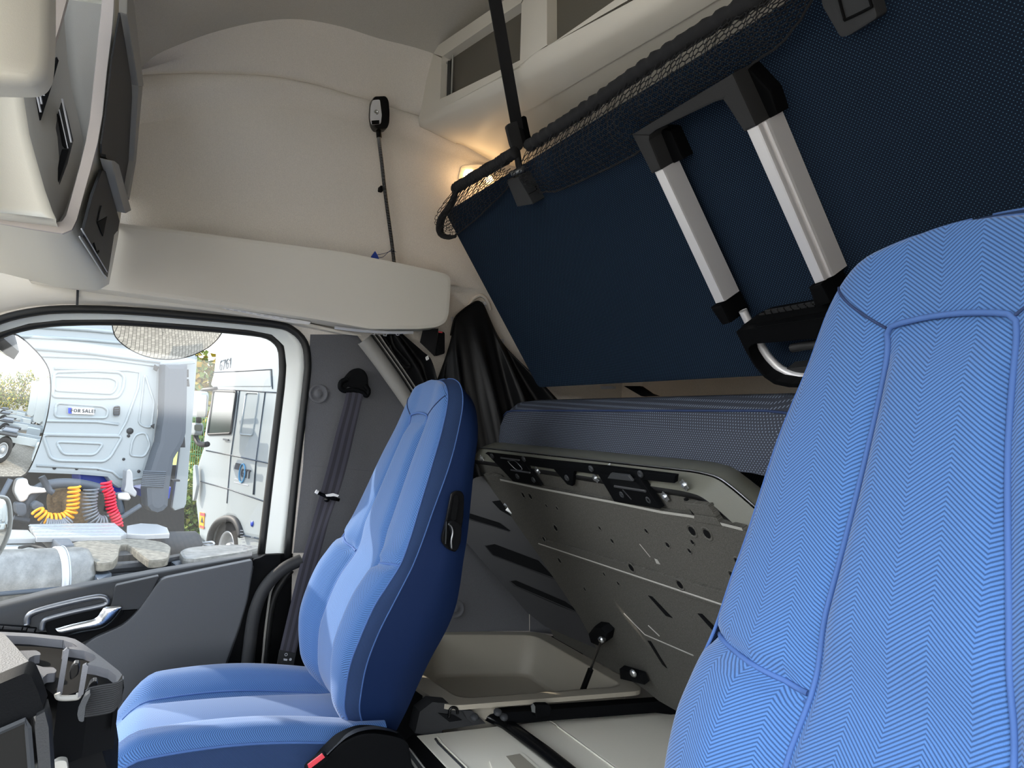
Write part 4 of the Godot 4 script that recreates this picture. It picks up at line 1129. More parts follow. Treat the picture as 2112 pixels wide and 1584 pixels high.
func lower_bunk() -> void:
	var n: Vector3 = Vector3(0.0204, -0.5145, -0.8572)
	var t := thing("lower_bunk", "lower bunk tipped up on its rear edge showing grey felt underside and dotted cushion", "bunk bed", Vector3(1.7, 0.43, 1.3))
	uvu = Vector3(1, 0, 0)
	uvv = n.cross(uvu)
	var st := begin(true)
	var rings := []
	for q in [[0.08, 1.03, 2.37, 0.705, 0.10], [0.09, 1.0, 2.39, 0.735, 0.13], [0.115, 0.97, 2.41, 0.775, 0.15], [0.15, 0.955, 2.42, 0.80, 0.16], [0.155, 0.955, 2.42, 0.803, 0.16], [0.20, 0.96, 2.42, 0.812, 0.16], [0.25, 0.98, 2.40, 0.795, 0.16], [0.28, 1.02, 2.37, 0.76, 0.14], [0.295, 1.08, 2.32, 0.70, 0.1]]:
		rings.append(lb_ring(q[1], q[2], 0.06, q[3], q[0], q[4]))
	grid(st, rings, true)
	face(st, rings[-1])
	obj("cushion", st, M.bunk_grey, t)
	st = begin(true)
	tube(st, lb_ring(0.953, 2.422, 0.06, 0.803, 0.152, 0.16), 0.003, 5)
	obj("seam", st, M.stitch, t)
	# felt board: outline from hinge to front edge
	st = begin()
	slab(st, sh([lb(1.04, 0.0, 0), lb(1.04, 0.56, 0), lb(1.165, 0.675, 0), lb(1.21, 0.695, 0), lb(2.36, 0.695, 0), lb(2.38, 0.68, 0), lb(2.38, 0.0, 0)], -n * 0.07), n * 0.07)
	obj("inner_board", st, M.board, t)
	st = begin()
	var main := V([2.3143, 0.9877, 1.0677, 2.1907, 0.9847, 1.0666, 1.9053, 0.9811, 1.0619, 1.5301, 0.9832, 1.0517, 1.3469, 0.9825, 1.0478, 1.2452, 0.9861, 1.0432, 1.0982, 0.9804, 1.0431])
	main.append_array([lb(1.03, 0.57, 0), lb(1.03, 0.0, 0), lb(1.75, 0.0, 0)])
	main.append_array(V([2.0098, 0.4906, 1.3588, 2.0338, 0.5907, 1.2993, 2.1829, 0.8107, 1.1709, 2.2413, 0.9255, 1.1033]))
	slab(st, main, n * 0.012)
	var board := obj("felt_board", st, M.board, t)
	st = begin()
	var cut := V([2.1987, 0.9841, 1.0672, 1.9053, 0.9811, 1.0619, 1.5301, 0.9832, 1.0517, 1.3469, 0.9825, 1.0478, 1.2452, 0.9861, 1.0432, 1.0982, 0.9804, 1.0431])
	grid(st, [sh(cut, n * 0.001), sh(cut, n * 0.013), sh(cut, n * 0.013 + Vector3(0, -0.005, 0.003))])
	tag_part(obj("board_edge", st, M.board_edge, t), "front edge of the felt board with its highlight painted in")  # edge highlight put into the pale colour
	st = begin()
	slab(st, V([2.1079, 0.7875, 1.169, 2.0736, 0.8158, 1.1512, 1.2158, 0.833, 1.1204, 1.2616, 0.7934, 1.1453]), n * 0.007, 0.003)
	var rib := obj("stiffening_rib", st, M.board, t)
	st = begin()
	tube(st, V([2.0844, 0.7953, 1.1556, 1.2484, 0.7995, 1.1331]), 0.0022, 5)
	tube(st, V([2.1031, 0.7867, 1.1682, 1.2614, 0.7914, 1.1453]), 0.0022, 5)
	obj("rib_edge", st, M.board_edge, rib)  # bright ridge lines: highlight painted as pale cords
	# smooth black left part with its long slots
	st = begin()
	slab(st, V([2.4169, 1.0037, 1.0499, 2.3589, 0.9695, 1.0898, 2.299, 0.9178, 1.132, 2.2198, 0.8058, 1.1906, 2.0542, 0.5856, 1.3123, 2.001, 0.4904, 1.3531, 2.1636, 0.5256, 1.2453, 2.2189, 0.5573, 1.2074, 2.42, 0.7455, 1.0647, 2.4578, 0.7866, 1.0375, 2.4636, 0.9989, 1.02]), -Vector3(-0.5434, -0.0544, -0.8377) * 0.05)
	obj("moulded_side", st, M.board_plain, t)
	for q in [V([2.3554, 0.7448, 1.1054, 2.3255, 0.7561, 1.1241, 2.1873, 0.7269, 1.2157, 2.1324, 0.6765, 1.2546, 2.1717, 0.6841, 1.2286, 2.3309, 0.7189, 1.123]), V([2.2745, 0.6446, 1.1645, 2.2547, 0.6515, 1.1768, 2.1055, 0.6161, 1.2759, 2.0464, 0.5844, 1.3163, 2.1266, 0.5998, 1.2633, 2.2573, 0.6324, 1.1764]), V([2.4249, 0.8467, 1.0538, 2.3114, 0.8277, 1.1286, 2.2751, 0.8065, 1.1535, 2.311, 0.8089, 1.1301, 2.4244, 0.8305, 1.0551]), V([2.3367, 0.8939, 1.1079, 2.2914, 0.9061, 1.1365, 2.2631, 0.8848, 1.1563, 2.2309, 0.8783, 1.1775, 2.2003, 0.8487, 1.1993, 2.2255, 0.8373, 1.1837, 2.2794, 0.856, 1.1476, 2.3093, 0.8691, 1.1273])]:
		st = begin()
		slab(st, q, Vector3(-0.5434, -0.0544, -0.8377) * 0.002)
		obj("slot", st, M.soft_black, t)
	st = begin()
	for q in [V([2.3277, 0.7194, 1.1215, 2.1353, 0.6804, 1.2488]), V([2.2512, 0.6337, 1.1767, 2.0464, 0.586, 1.3127]), V([2.421, 0.8277, 1.0539, 2.2766, 0.8047, 1.1491]), V([2.3538, 0.7466, 1.1028, 2.3277, 0.7194, 1.1215]), V([2.2698, 0.6455, 1.1638, 2.2512, 0.6337, 1.1767])]:
		st = begin()
		tube(st, q, 0.0018, 5)
		obj("slot_edge", st, M.dark, t)  # highlight along the slots drawn as lighter lines
	st = begin()
	for q in [V([2.2812, 0.8726, 1.1346, 2.2624, 0.8627, 1.1474, 2.2565, 0.8744, 1.1504, 2.2722, 0.8863, 1.1395]), V([2.2573, 0.8634, 1.1483, 2.2449, 0.8558, 1.1568, 2.227, 0.8707, 1.1674, 2.2394, 0.8814, 1.1587]), V([2.2371, 0.8723, 1.1584, 2.2132, 0.8818, 1.1733, 2.2216, 0.856, 1.1695, 2.2338, 0.8573, 1.1615])]:
		slab(st, q, Vector3(-0.5434, -0.0544, -0.8377) * 0.006, 0.002)
	tube(st, V([2.2815, 0.8911, 1.126, 2.2628, 0.8842, 1.1386, 2.241, 0.8655, 1.1539, 2.22, 0.8746, 1.1669]), 0.004, 6)
	tag_part(obj("latch_mechanism", st, M.zinc, t), "bright metal latch in the slot")
	# front lip
	st = begin(true)
	var e2 := [lb(2.385, 0.60, -0.004), lb(2.395, 0.685, -0.004), lb(2.375, 0.70, -0.004), lb(2.30, 0.703, -0.004), lb(1.90, 0.703, -0.004), lb(1.5, 0.703, -0.004), lb(1.24, 0.703, -0.004), lb(1.19, 0.698, -0.004), lb(1.16, 0.68, -0.004), lb(1.085, 0.615, -0.004)]
	var e1 := [lb(2.395, 0.60, 0.034), lb(2.405, 0.70, 0.034), lb(2.38, 0.722, 0.034), lb(2.30, 0.725, 0.034), lb(1.90, 0.725, 0.034), lb(1.5, 0.725, 0.034), lb(1.23, 0.725, 0.034), lb(1.17, 0.718, 0.034), lb(1.135, 0.695, 0.034), lb(1.055, 0.625, 0.034)]
	var e0 := [lb(2.36, 0.60, 0.085), lb(2.37, 0.70, 0.085), lb(2.35, 0.72, 0.085), lb(2.28, 0.722, 0.085), lb(1.90, 0.722, 0.085), lb(1.5, 0.722, 0.085), lb(1.24, 0.722, 0.085), lb(1.18, 0.715, 0.085), lb(1.145, 0.69, 0.085), lb(1.055, 0.62, 0.085)]
	var lip := []
	for e in [e2, e1, e0]:
		lip.append(fillet_open(e, 0.03))
	var low := []
	for p in e2:
		low.append(p - (lb(0, 1, 0) - lb(0, 0, 0)) * 0.02 + n * -0.002)
	low = fillet_open(low, 0.03)
	grid(st, [sh(low, -n * 0.01), low, sh(lerp_pts(low, lip[0], 0.92), n * 0.004)])
	obj("shaded_lip_underside", st, M.dark, t)  # darker material puts the shade below the rim into the colour
	st = begin(true)
	grid(st, [sh(lerp_pts(low, lip[0], 0.92), n * 0.004), lerp_pts(lip[0], lip[1], 0.12)])
	grid(st, [lerp_pts(lip[0], lip[1], 0.12), lerp_pts(lip[0], lip[1], 0.9)])
	grid(st, [lerp_pts(lip[1], lip[2], 0.05), lerp_pts(lip[1], lip[2], 0.9), sh(lip[2], Vector3(0, -0.006, 0.004))])
	tag_part(obj("front_lip", st, M.lip, t), "dark moulded front lip with a star mark")
	st = begin(true)
	tube(st, lerp_pts(lip[1], lip[2], 0.0), 0.0022, 5)
	obj("lip_groove", st, M.steel, t)
	st = begin()
	var c := lb(1.545, 0.716, 0.013)
	var dx := Vector3(1, 0, 0)
	var dy := (lb(0, 0.725, 0.034) - lb(0, 0.703, -0.004)).normalized()
	var dn := (lb(0, 1, 0) - lb(0, 0, 0)).normalized()
	dn = dx.cross(dy).normalized()
	if dn.y < 0:
		dn = -dn
	c += dn * 0.003
	var star := [c - dx * 0.035 + dy * 0.003, c - dx * 0.008 + dy * 0.003, c + dy * 0.015 - dx * 0.002, c + dx * 0.006 + dy * 0.004, c + dx * 0.035 - dy * 0.002, c + dx * 0.035 - dy * 0.006, c + dx * 0.006 - dy * 0.004, c - dy * 0.016 + dx * 0.0, c - dx * 0.007 - dy * 0.002, c - dx * 0.035 - dy * 0.001]
	for i in star.size():
		tube(st, [star[i], star[(i + 1) % star.size()]], 0.001, 4, false)
	obj("star_mark", st, M.pale_print, t)
	# steel brackets behind the lip
	st = begin()
	slab(st, V([2.2154, 1.0576, 1.0211, 1.7823, 1.0581, 1.0105, 1.4961, 1.0611, 1.0019, 1.2446, 1.0607, 0.9961, 1.2578, 1.0456, 1.0055, 1.3745, 1.0434, 1.0096, 1.5053, 1.0443, 1.0121, 1.5548, 1.0408, 1.0154, 1.6697, 1.041, 1.0181, 1.7149, 1.0008, 1.0432, 1.7387, 1.0025, 1.0428, 1.779, 1.0387, 1.0221, 1.9463, 1.0385, 1.0261, 1.9061, 0.9849, 1.0574, 2.0892, 0.9823, 1.0633, 2.1983, 1.0526, 1.0237]), n * 0.010, 0.002)
	var br := obj("bracket", st, M.black, t)
	st = begin()
	slab(st, V([1.5474, 1.0447, 1.0129, 1.3721, 1.0466, 1.0076, 1.3416, 0.988, 1.042, 1.5241, 0.9838, 1.0489]), n * 0.014, 0.003)
	var br2 := obj("bracket", st, M.black, t)
	st = begin()
	for q in [V([2.0982, 1.0454, 1.0116, 1.9703, 1.0456, 1.0085]), V([2.061, 1.0129, 1.0302, 1.9345, 1.0135, 1.0269])]:
		tube(st, q, 0.0025, 5)
	tube(st, spline(V([2.0603, 1.0379, 1.0164, 2.0123, 1.0419, 1.0128, 1.9916, 1.0337, 1.0173, 1.9806, 1.0197, 1.0254, 2.0204, 1.0157, 1.0288, 2.0456, 1.0264, 1.023, 2.0603, 1.0379, 1.0164]), 3), 0.001, 4)
	obj("bracket_slot", st, M.steel, br)
	st = begin()
	slab(st, V([1.4983, 1.0343, 1.0017, 1.3978, 1.0347, 0.999, 1.3705, 1.0147, 1.0104, 1.4933, 1.0121, 1.0148]), n * 0.003)
	obj("bracket_opening", st, M.soft_black, br2)
	st = begin()
	slab(st, V([1.4744, 1.0466, 0.9925, 1.4033, 1.0475, 0.9903, 1.3933, 1.036, 0.9969, 1.4964, 1.0344, 1.0004]), n * 0.006, 0.002)
	tube(st, V([1.484, 1.0149, 1.0083, 1.3636, 1.0151, 1.0053]), 0.003, 6)
	tube(st, V([1.4595, 1.0097, 1.0132, 1.439, 0.9905, 1.0242]), 0.0012, 4)
	obj("bracket_flap", st, M.steel, br2)
	for p in V([2.1595, 1.048, 1.0127, 1.935, 1.0515, 1.0052, 2.0335, 0.997, 1.0403, 1.9306, 0.9954, 1.0388, 1.5713, 1.049, 0.9981, 1.7187, 1.0167, 1.021, 1.3647, 1.0515, 0.9916, 1.4767, 0.9987, 1.026, 1.3736, 0.9973, 1.0244]):
		st = begin(true)
		lathe(st, p, n, [[0.0085, 0], [0.0085, 0.003], [0.006, 0.005], [0.004, 0.003], [0, 0.003]], 12)
		obj("screw", st, M.charcoal, t)
	for p in V([2.2898, 1.0346, 1.0367, 2.1281, 1.0106, 1.0472, 1.9043, 1.0228, 1.0345, 1.5915, 1.0258, 1.0253, 1.3257, 1.0086, 1.0293, 1.2399, 1.0395, 1.0087]):
		st = begin()
		var star2 := []
		var b2 := frame_of(n)
		for k in 12:
			var a := TAU * k / 12
			star2.append(p + (b2.x * cos(a) + b2.y * sin(a)) * (0.013 if k % 2 else 0.0095))
		slab(st, star2, n * 0.002, 0.0006)
		lathe(st, p, n, [[0.005, 0.002], [0.005, 0.006], [0, 0.007]], 8)
		tag_part(obj("star_nut", st, M.zinc, t), "bright zinc star nut")
	for q in [V([2.2509, 0.9935, 1.0604, 2.1862, 0.9907, 1.0605, 2.1834, 0.9734, 1.0709, 2.2711, 0.9725, 1.0735]), V([1.2277, 0.99, 1.0381, 1.1616, 0.9912, 1.0358, 1.1542, 0.9758, 1.0449, 1.2398, 0.9734, 1.0484]), V([1.2498, 1.0103, 1.0265, 1.1709, 1.0128, 1.0231, 1.161, 0.9922, 1.0352, 1.2277, 0.99, 1.0381])]:
		st = begin()
		slab(st, q, n * 0.013, 0.003)
		obj("felt_strip", st, M.board, t)
	st = begin()
	slab(st, V([1.2538, 1.0137, 1.0245, 1.2455, 1.0145, 1.0238, 1.2358, 0.9796, 1.0446, 1.2421, 0.9769, 1.0463]), n * 0.006)
	obj("slot", st, M.soft_black, t)
	# sunk holes and pressed bosses in the felt
	for q in [[Vector3(2.0568, 0.941, 1.075), 0.013], [Vector3(2.0076, 0.9416, 1.0735), 0.013], [Vector3(1.9234, 0.9247, 1.0817), 0.008], [Vector3(1.8598, 0.9251, 1.0799), 0.008], [Vector3(1.9266, 0.8627, 1.1189), 0.015], [Vector3(1.6588, 0.8987, 1.091), 0.008], [Vector3(1.4403, 0.9216, 1.072), 0.008], [Vector3(1.3753, 0.9005, 1.0831), 0.010], [Vector3(1.6213, 0.872, 1.1061), 0.009], [Vector3(1.2621, 0.9461, 1.053), 0.017], [Vector3(1.2145, 0.947, 1.0513), 0.017], [Vector3(1.2764, 0.9216, 1.0681), 0.008], [Vector3(1.2999, 0.9001, 1.0815), 0.008], [Vector3(1.1521, 0.9047, 1.0753), 0.010], [Vector3(1.1852, 0.8717, 1.0959), 0.012], [Vector3(1.5681, 0.8164, 1.13), 0.016], [Vector3(1.38, 0.8135, 1.1273), 0.016], [Vector3(2.0274, 0.8167, 1.1408), 0.012], [Vector3(1.7445, 0.7679, 1.1715), 0.008], [Vector3(1.6863, 0.7553, 1.1777), 0.008], [Vector3(1.9993, 0.7593, 1.1827), 0.012], [Vector3(1.9088, 0.6943, 1.2196), 0.009]]:
		st = begin(true)
		var r: float = q[1]
		lathe(st, q[0], n, [[r, 0], [r * 0.9, 0.0018], [r * 0.72, 0.0006], [r * 0.62, -0.003]], 14)
		var ring := obj("hole_rim", st, M.board, board)
		st = begin()
		lathe(st, q[0], n, [[r * 0.6, 0.0003], [0, 0.0003]], 12)
		obj("hole", st, M.soft_black, ring)
	for q in [V([1.5551, 0.7524, 1.1763, 1.538, 0.7537, 1.1751, 1.4836, 0.7155, 1.1967, 1.5094, 0.7139, 1.1983]), V([1.3666, 0.7534, 1.1712, 1.3498, 0.7564, 1.169, 1.31, 0.7273, 1.1855, 1.3296, 0.7211, 1.1897]), V([1.6567, 0.6147, 1.2613, 1.6419, 0.6175, 1.2593, 1.6148, 0.5552, 1.2961, 1.6321, 0.56, 1.2936])]:
		st = begin()
		slab(st, q, n * 0.001)
		obj("slot", st, M.soft_black, board)
	st = begin()
	tube(st, V([1.7262, 0.6683, 1.2308, 1.6592, 0.6292, 1.2527, 1.4599, 0.6324, 1.246]), 0.0016, 4)
	tube(st, V([1.6197, 0.6629, 1.2315, 1.5849, 0.6451, 1.2414]), 0.0014, 4)
	obj("pressed_line", st, M.board_edge, board)
	st = begin()
	tube(st, V([1.494, 0.8844, 1.0953, 1.4703, 0.8584, 1.1103]), 0.0009, 4)
	slab(st, V([1.4541, 0.8579, 1.1106, 1.4431, 0.8576, 1.1105, 1.4391, 0.8474, 1.1165, 1.4544, 0.8469, 1.1172]), n * 0.0006)
	obj("scratch", st, M.board_edge, board)
	# gas strut
	var g := thing("gas_strut", "thin gas strut propping the tipped lower bunk above the storage tray", "strut", Vector3(1.9103, 0.36, 1.2177))
	st = begin()
	slab(st, V([1.9513, 0.5709, 1.2952, 1.8935, 0.6051, 1.2733, 1.8446, 0.6145, 1.2665, 1.8232, 0.6036, 1.2726, 1.8604, 0.5693, 1.294, 1.9113, 0.5445, 1.3101, 1.9612, 0.5425, 1.3125]), n * 0.03, 0.008)
	obj("mount", st, M.soft_black, g)
	var p0: Vector3 = Vector3(1.8471, 0.5691, 1.2495)
	var p1: Vector3 = Vector3(1.8965, 0.36, 1.2093)
	st = begin(true)
	tube(st, [p0, p0.lerp(p1, 0.45)], 0.004, 10)
	obj("piston_rod", st, M.chrome, g)
	st = begin(true)
	tube(st, [p0.lerp(p1, 0.42), p1], 0.0085, 12)
	obj("cylinder", st, M.gloss_black, g)
	st = begin(true)
	lathe(st, p0, n, [[0, 0.012], [0.009, 0.009], [0.011, 0], [0.008, -0.008], [0, -0.01]], 12)
	obj("ball_joint", st, M.chrome, g)

func fillet_open(p: Array, r: float) -> Array:
	var o := [p[0]]
	for i in range(1, p.size() - 1):
		var q: float = minf(r, minf((p[i] - p[i - 1]).length(), (p[i] - p[i + 1]).length()) * 0.45)
		var s: Vector3 = p[i] + (p[i - 1] - p[i]).normalized() * q
		var e: Vector3 = p[i] + (p[i + 1] - p[i]).normalized() * q
		for k in 5:
			var t := k / 4.0
			o.append(s.lerp(p[i], t).lerp(p[i].lerp(e, t), t))
	o.append(p[-1])
	return o

func storage() -> void:
	var y := 0.4293
	# beige tray in the floor of the bunk box
	var t := thing("storage_tray", "shallow beige moulded storage tray under the tipped lower bunk", "tray", Vector3(2.1, 0.28, 1.1))
	var o := fillet(V([2.4501, 0.4293, 1.4061, 1.816, 0.4293, 1.391, 1.8224, 0.4293, 0.7804, 2.0694, 0.4293, 0.7529, 2.5349, 0.4293, 0.9772]), 0.05, 6)
	var i1 := fillet(V([2.4242, 0.4293, 1.355, 1.8584, 0.4293, 1.3511, 1.8642, 0.4293, 0.8356, 2.0983, 0.4293, 0.8083, 2.4818, 0.4293, 0.9926]), 0.05, 6)
	var lowp := fillet(V([2.4969, 0.3, 1.3857, 2.2176, 0.3, 1.3916, 2.2109, 0.3, 1.0545, 2.4258, 0.3, 0.9839, 2.5028, 0.3, 1.0498]), 0.04, 6)
	var st := begin()
	grid(st, [sh(o, Vector3(0, -0.012, 0)), o, i1], true)
	obj("rim", st, M.tray, t)
	var ic := Vector3()
	for p in i1:
		ic += p / i1.size()
	var deep := []
	for p in i1:
		deep.append(Vector3(lerpf(p.x, ic.x, 0.10), 0.305, lerpf(p.z, ic.z, 0.10)))
	st = begin(true)
	grid(st, [i1, lerp_pts(i1, sh(deep, Vector3(0, 0.12, 0)), 0.3), sh(lerp_pts(i1, deep, 0.85), Vector3()), lerp_pts(i1, deep, 0.96), sh(lerp_pts(deep, sh(deep, ic - deep[0]), 0.0), Vector3())], true)
	var inn := []
	for p in deep:
		inn.append(p.lerp(Vector3(ic.x, 0.305, ic.z), 0.06) + Vector3(0, -0.003, 0))
	grid(st, [deep, inn], true)
	obj("bowl", st, M.tray, t)
	st = begin()
	face(st, inn)
	obj("tray_floor", st, M.tray, t)
	st = begin()
	slab(st, V([1.86, 0.4055, 0.8482, 1.86, 0.3991, 1.3514, 1.86, 0.3746, 1.3535, 1.86, 0.3723, 0.9268, 1.86, 0.3805, 0.8573]), Vector3(0.02, 0, 0))
	obj("box_front", st, M.tray, t)
	# black cross beam with brackets
	var b := thing("cross_beam", "black steel cross beam in front of the beige tray with bolted brackets", "beam", Vector3(1.85, 0.3, 1.1))
	st = begin()
	slab(st, V([1.8, 0.4093, 0.9366, 1.8, 0.4076, 1.0208, 1.8, 0.4014, 1.4252, 1.8, 0.4006, 1.5287, 1.8, 0.3513, 1.5328, 1.8, 0.3717, 1.4125, 1.8, 0.3803, 0.9669, 1.8, 0.3776, 0.9422]), Vector3(0.04, 0, 0), 0.004)
	obj("beam", st, M.black, b)
	st = begin()
	slab(st, fillet(V([1.79, 0.4119, 1.0094, 1.79, 0.4313, 1.0105, 1.79, 0.4331, 1.0188, 1.79, 0.4308, 1.0506, 1.79, 0.4204, 1.0573, 1.79, 0.4032, 1.0574, 1.79, 0.3991, 1.0162]), 0.004), Vector3(-0.02, 0, 0), 0.003)
	obj("stop_block", st, M.black, b)
	st = begin()
	slab(st, V([1.765, 0.4191, 0.9955, 1.765, 0.435, 0.9913, 1.765, 0.4405, 0.9978, 1.765, 0.4328, 1.0041, 1.765, 0.4159, 1.0056]), Vector3(-0.003, 0, 0), 0.001)
	obj("stop_face", st, M.steel, b)
	# hinge bracket for the bunk
	st = begin()
	slab(st, V([1.845, 0.4939, 1.3296, 1.7335, 0.5103, 1.3171, 1.728, 0.4868, 1.331, 1.8666, 0.4593, 1.3509]), Vector3(0.0204, -0.5145, -0.8572) * 0.02, 0.004)
	obj("hinge_bracket", st, M.soft_black, b)
	st = begin(true)
	lathe(st, Vector3(1.7521, 0.5034, 1.296), Vector3(0.0204, -0.5145, -0.8572), [[0.011, 0], [0.011, 0.006], [0.007, 0.01], [0, 0.01]], 6)
	obj("hinge_bolt", st, M.zinc, b)
	# side bracket left of the beam
	st = begin()
	slab(st, V([1.84, 0.4149, 0.7231, 1.84, 0.436, 0.7543, 1.84, 0.4265, 0.8179, 1.84, 0.3873, 0.8887, 1.84, 0.3713, 0.9067, 1.84, 0.3649, 0.7869, 1.84, 0.3487, 0.7833, 1.84, 0.3642, 0.7153]), Vector3(0.05, 0, 0), 0.006)
	obj("latch_housing", st, M.dark, b)
	st = begin()
	slab(st, V([1.838, 0.4095, 0.7703, 1.838, 0.4013, 0.8128, 1.838, 0.3875, 0.8367, 1.838, 0.3856, 0.8025]), Vector3(-0.004, 0, 0))
	obj("latch_pocket", st, M.soft_black, b)
	st = begin(true)
	tube(st, spline(V([1.82, 0.402, 0.7937, 1.82, 0.4208, 0.7946, 1.82, 0.4261, 0.8019, 1.82, 0.4217, 0.8128, 1.82, 0.4096, 0.8165]), 4), 0.004, 6)
	obj("striker_loop", st, M.gloss_black, b)
	for p in [Vector3(1.82, 0.3964, 0.8628), Vector3(1.8, 0.4109, 0.9172), Vector3(1.8, 0.3973, 0.9363)]:
		st = begin(true)
		lathe(st, p, Vector3(-0.5, 0.8, 0), [[0.011, 0], [0.011, 0.005], [0.006, 0.009], [0, 0.009]], 10)
		obj("bolt", st, M.charcoal, b)
	st = begin()
	slab(st, fillet(V([1.83, 0.4172, 0.8279, 1.83, 0.4137, 0.8575, 1.83, 0.3969, 0.8726, 1.83, 0.3815, 0.8848, 1.83, 0.3811, 0.8606, 1.83, 0.3945, 0.8433]), 0.004), Vector3(-0.01, 0, 0), 0.003)
	obj("bracket_plate", st, M.dark, b)
	# bunk box with its two lids and a sliding bar
	var k := thing("bunk_box", "pale cream storage box with gapped lids between the seats under the bunk", "storage box", Vector3(1.5, 0, 1.1))
	st = begin()
	var q1 := V([1.8299, 0.362, 0.717, 1.8391, 0.362, 0.9473, 1.4796, 0.362, 0.9626, 1.5007, 0.362, 0.7228])
	slab(st, sh(q1, Vector3(0, -0.05, 0)), Vector3(0, 0.05, 0), 0.003)
	var l1 := obj("lid", st, M.lid, k)
	st = begin()
	slab(st, sh(V([1.8383, 0.362, 0.9934, 1.8428, 0.362, 1.0934, 1.5294, 0.362, 1.0979, 1.4673, 0.362, 1.0951, 1.4766, 0.362, 0.9732]), Vector3(0, -0.05, 0)), Vector3(0, 0.05, 0), 0.003)
	obj("lid", st, M.lid, k)
	st = begin()
	slab(st, sh(V([1.8409, 0.362, 1.1013, 1.8415, 0.362, 1.53, 1.4966, 0.362, 1.4987, 1.3759, 0.362, 1.1587, 1.5275, 0.362, 1.1048]), Vector3(0, -0.05, 0)), Vector3(0, 0.05, 0), 0.003)
	obj("lid", st, M.lid, k)
	st = begin()
	tube(st, V([1.8067, 0.363, 0.7614, 1.7879, 0.363, 0.7618, 1.7674, 0.363, 0.7588, 1.6074, 0.363, 0.7634]), 0.002, 5)
	obj("lid_edge", st, M.cream, k)
	st = begin()
	tube(st, V([1.8362, 0.363, 1.0941, 1.8105, 0.363, 1.0974, 1.7903, 0.363, 1.0946, 1.5167, 0.363, 1.096]), 0.002, 5)
	obj("lid_edge", st, M.cream, k)
	st = begin()
	tube(st, V([1.7965, 0.363, 0.7524, 1.7697, 0.363, 0.7497, 1.6097, 0.363, 0.755]), 0.003, 5)
	obj("lid_slot", st, M.charcoal, k)
	# sunk grip: a scoop let into the lid, shown by its raised rim and dark well
	st = begin()
	slab(st, fillet(V([1.6449, 0.3625, 0.8258, 1.6567, 0.3625, 0.8437, 1.6684, 0.3625, 0.9181, 1.6584, 0.3625, 0.9234, 1.5653, 0.3625, 0.9223, 1.5714, 0.3625, 0.8062]), 0.008), Vector3(0, 0.003, 0), 0.002)
	obj("grip_rim", st, M.lid, l1)
	st = begin()
	slab(st, V([1.6511, 0.366, 0.8734, 1.6554, 0.366, 0.9112, 1.5596, 0.366, 0.9114, 1.5623, 0.366, 0.8637]), Vector3(0, 0.0008, 0))
	obj("grip_well", st, M.tray, l1)
	st = begin()
	box(st, Vector3(1.10, 0.15, 1.1), Vector3(1.0, 0.3, 0.72))
	obj("box_body", st, M.dark, k)
	st = begin()
	slab(st, fillet(V([1.8459, 0.36, 0.7127, 1.8314, 0.36, 0.7202, 1.5034, 0.36, 0.7297, 1.5312, 0.36, 0.6327, 1.7374, 0.36, 0.6467, 1.7819, 0.36, 0.6519]), 0.01), Vector3(0, -0.05, 0), 0.004)
	obj("end_frame", st, M.black, k)
	st = begin()
	slab(st, fillet(V([1.7783, 0.345, 0.6379, 1.8285, 0.345, 0.671, 1.782, 0.345, 0.6678, 1.6074, 0.345, 0.651, 1.5761, 0.345, 0.5969, 1.6704, 0.345, 0.6014]), 0.01), Vector3(0, -0.06, 0), 0.004)
	slab(st, V([1.7434, 0.36, 0.6558, 1.7494, 0.36, 0.6768, 1.5672, 0.36, 0.6678, 1.5517, 0.36, 0.6402]), Vector3(0, 0.004, 0), 0.002)
	obj("front_panel", st, M.charcoal, k)
	st = begin()
	tube(st, V([1.7429, 0.366, 0.6527, 1.582, 0.366, 0.6486]), 0.003, 5)
	tube(st, V([1.75, 0.366, 0.6693, 1.5869, 0.366, 0.6658]), 0.002, 5)
	obj("front_ridge", st, M.grey, k)
	st = begin(true)
	tube(st, V([1.8717, 0.375, 0.9348, 1.8113, 0.375, 0.9535, 1.6386, 0.375, 0.9639, 1.487, 0.375, 0.9659, 1.3992, 0.375, 0.9722]), 0.021, 12, true, 0.6)
	obj("slide_bar", st, M.gloss_black, k)

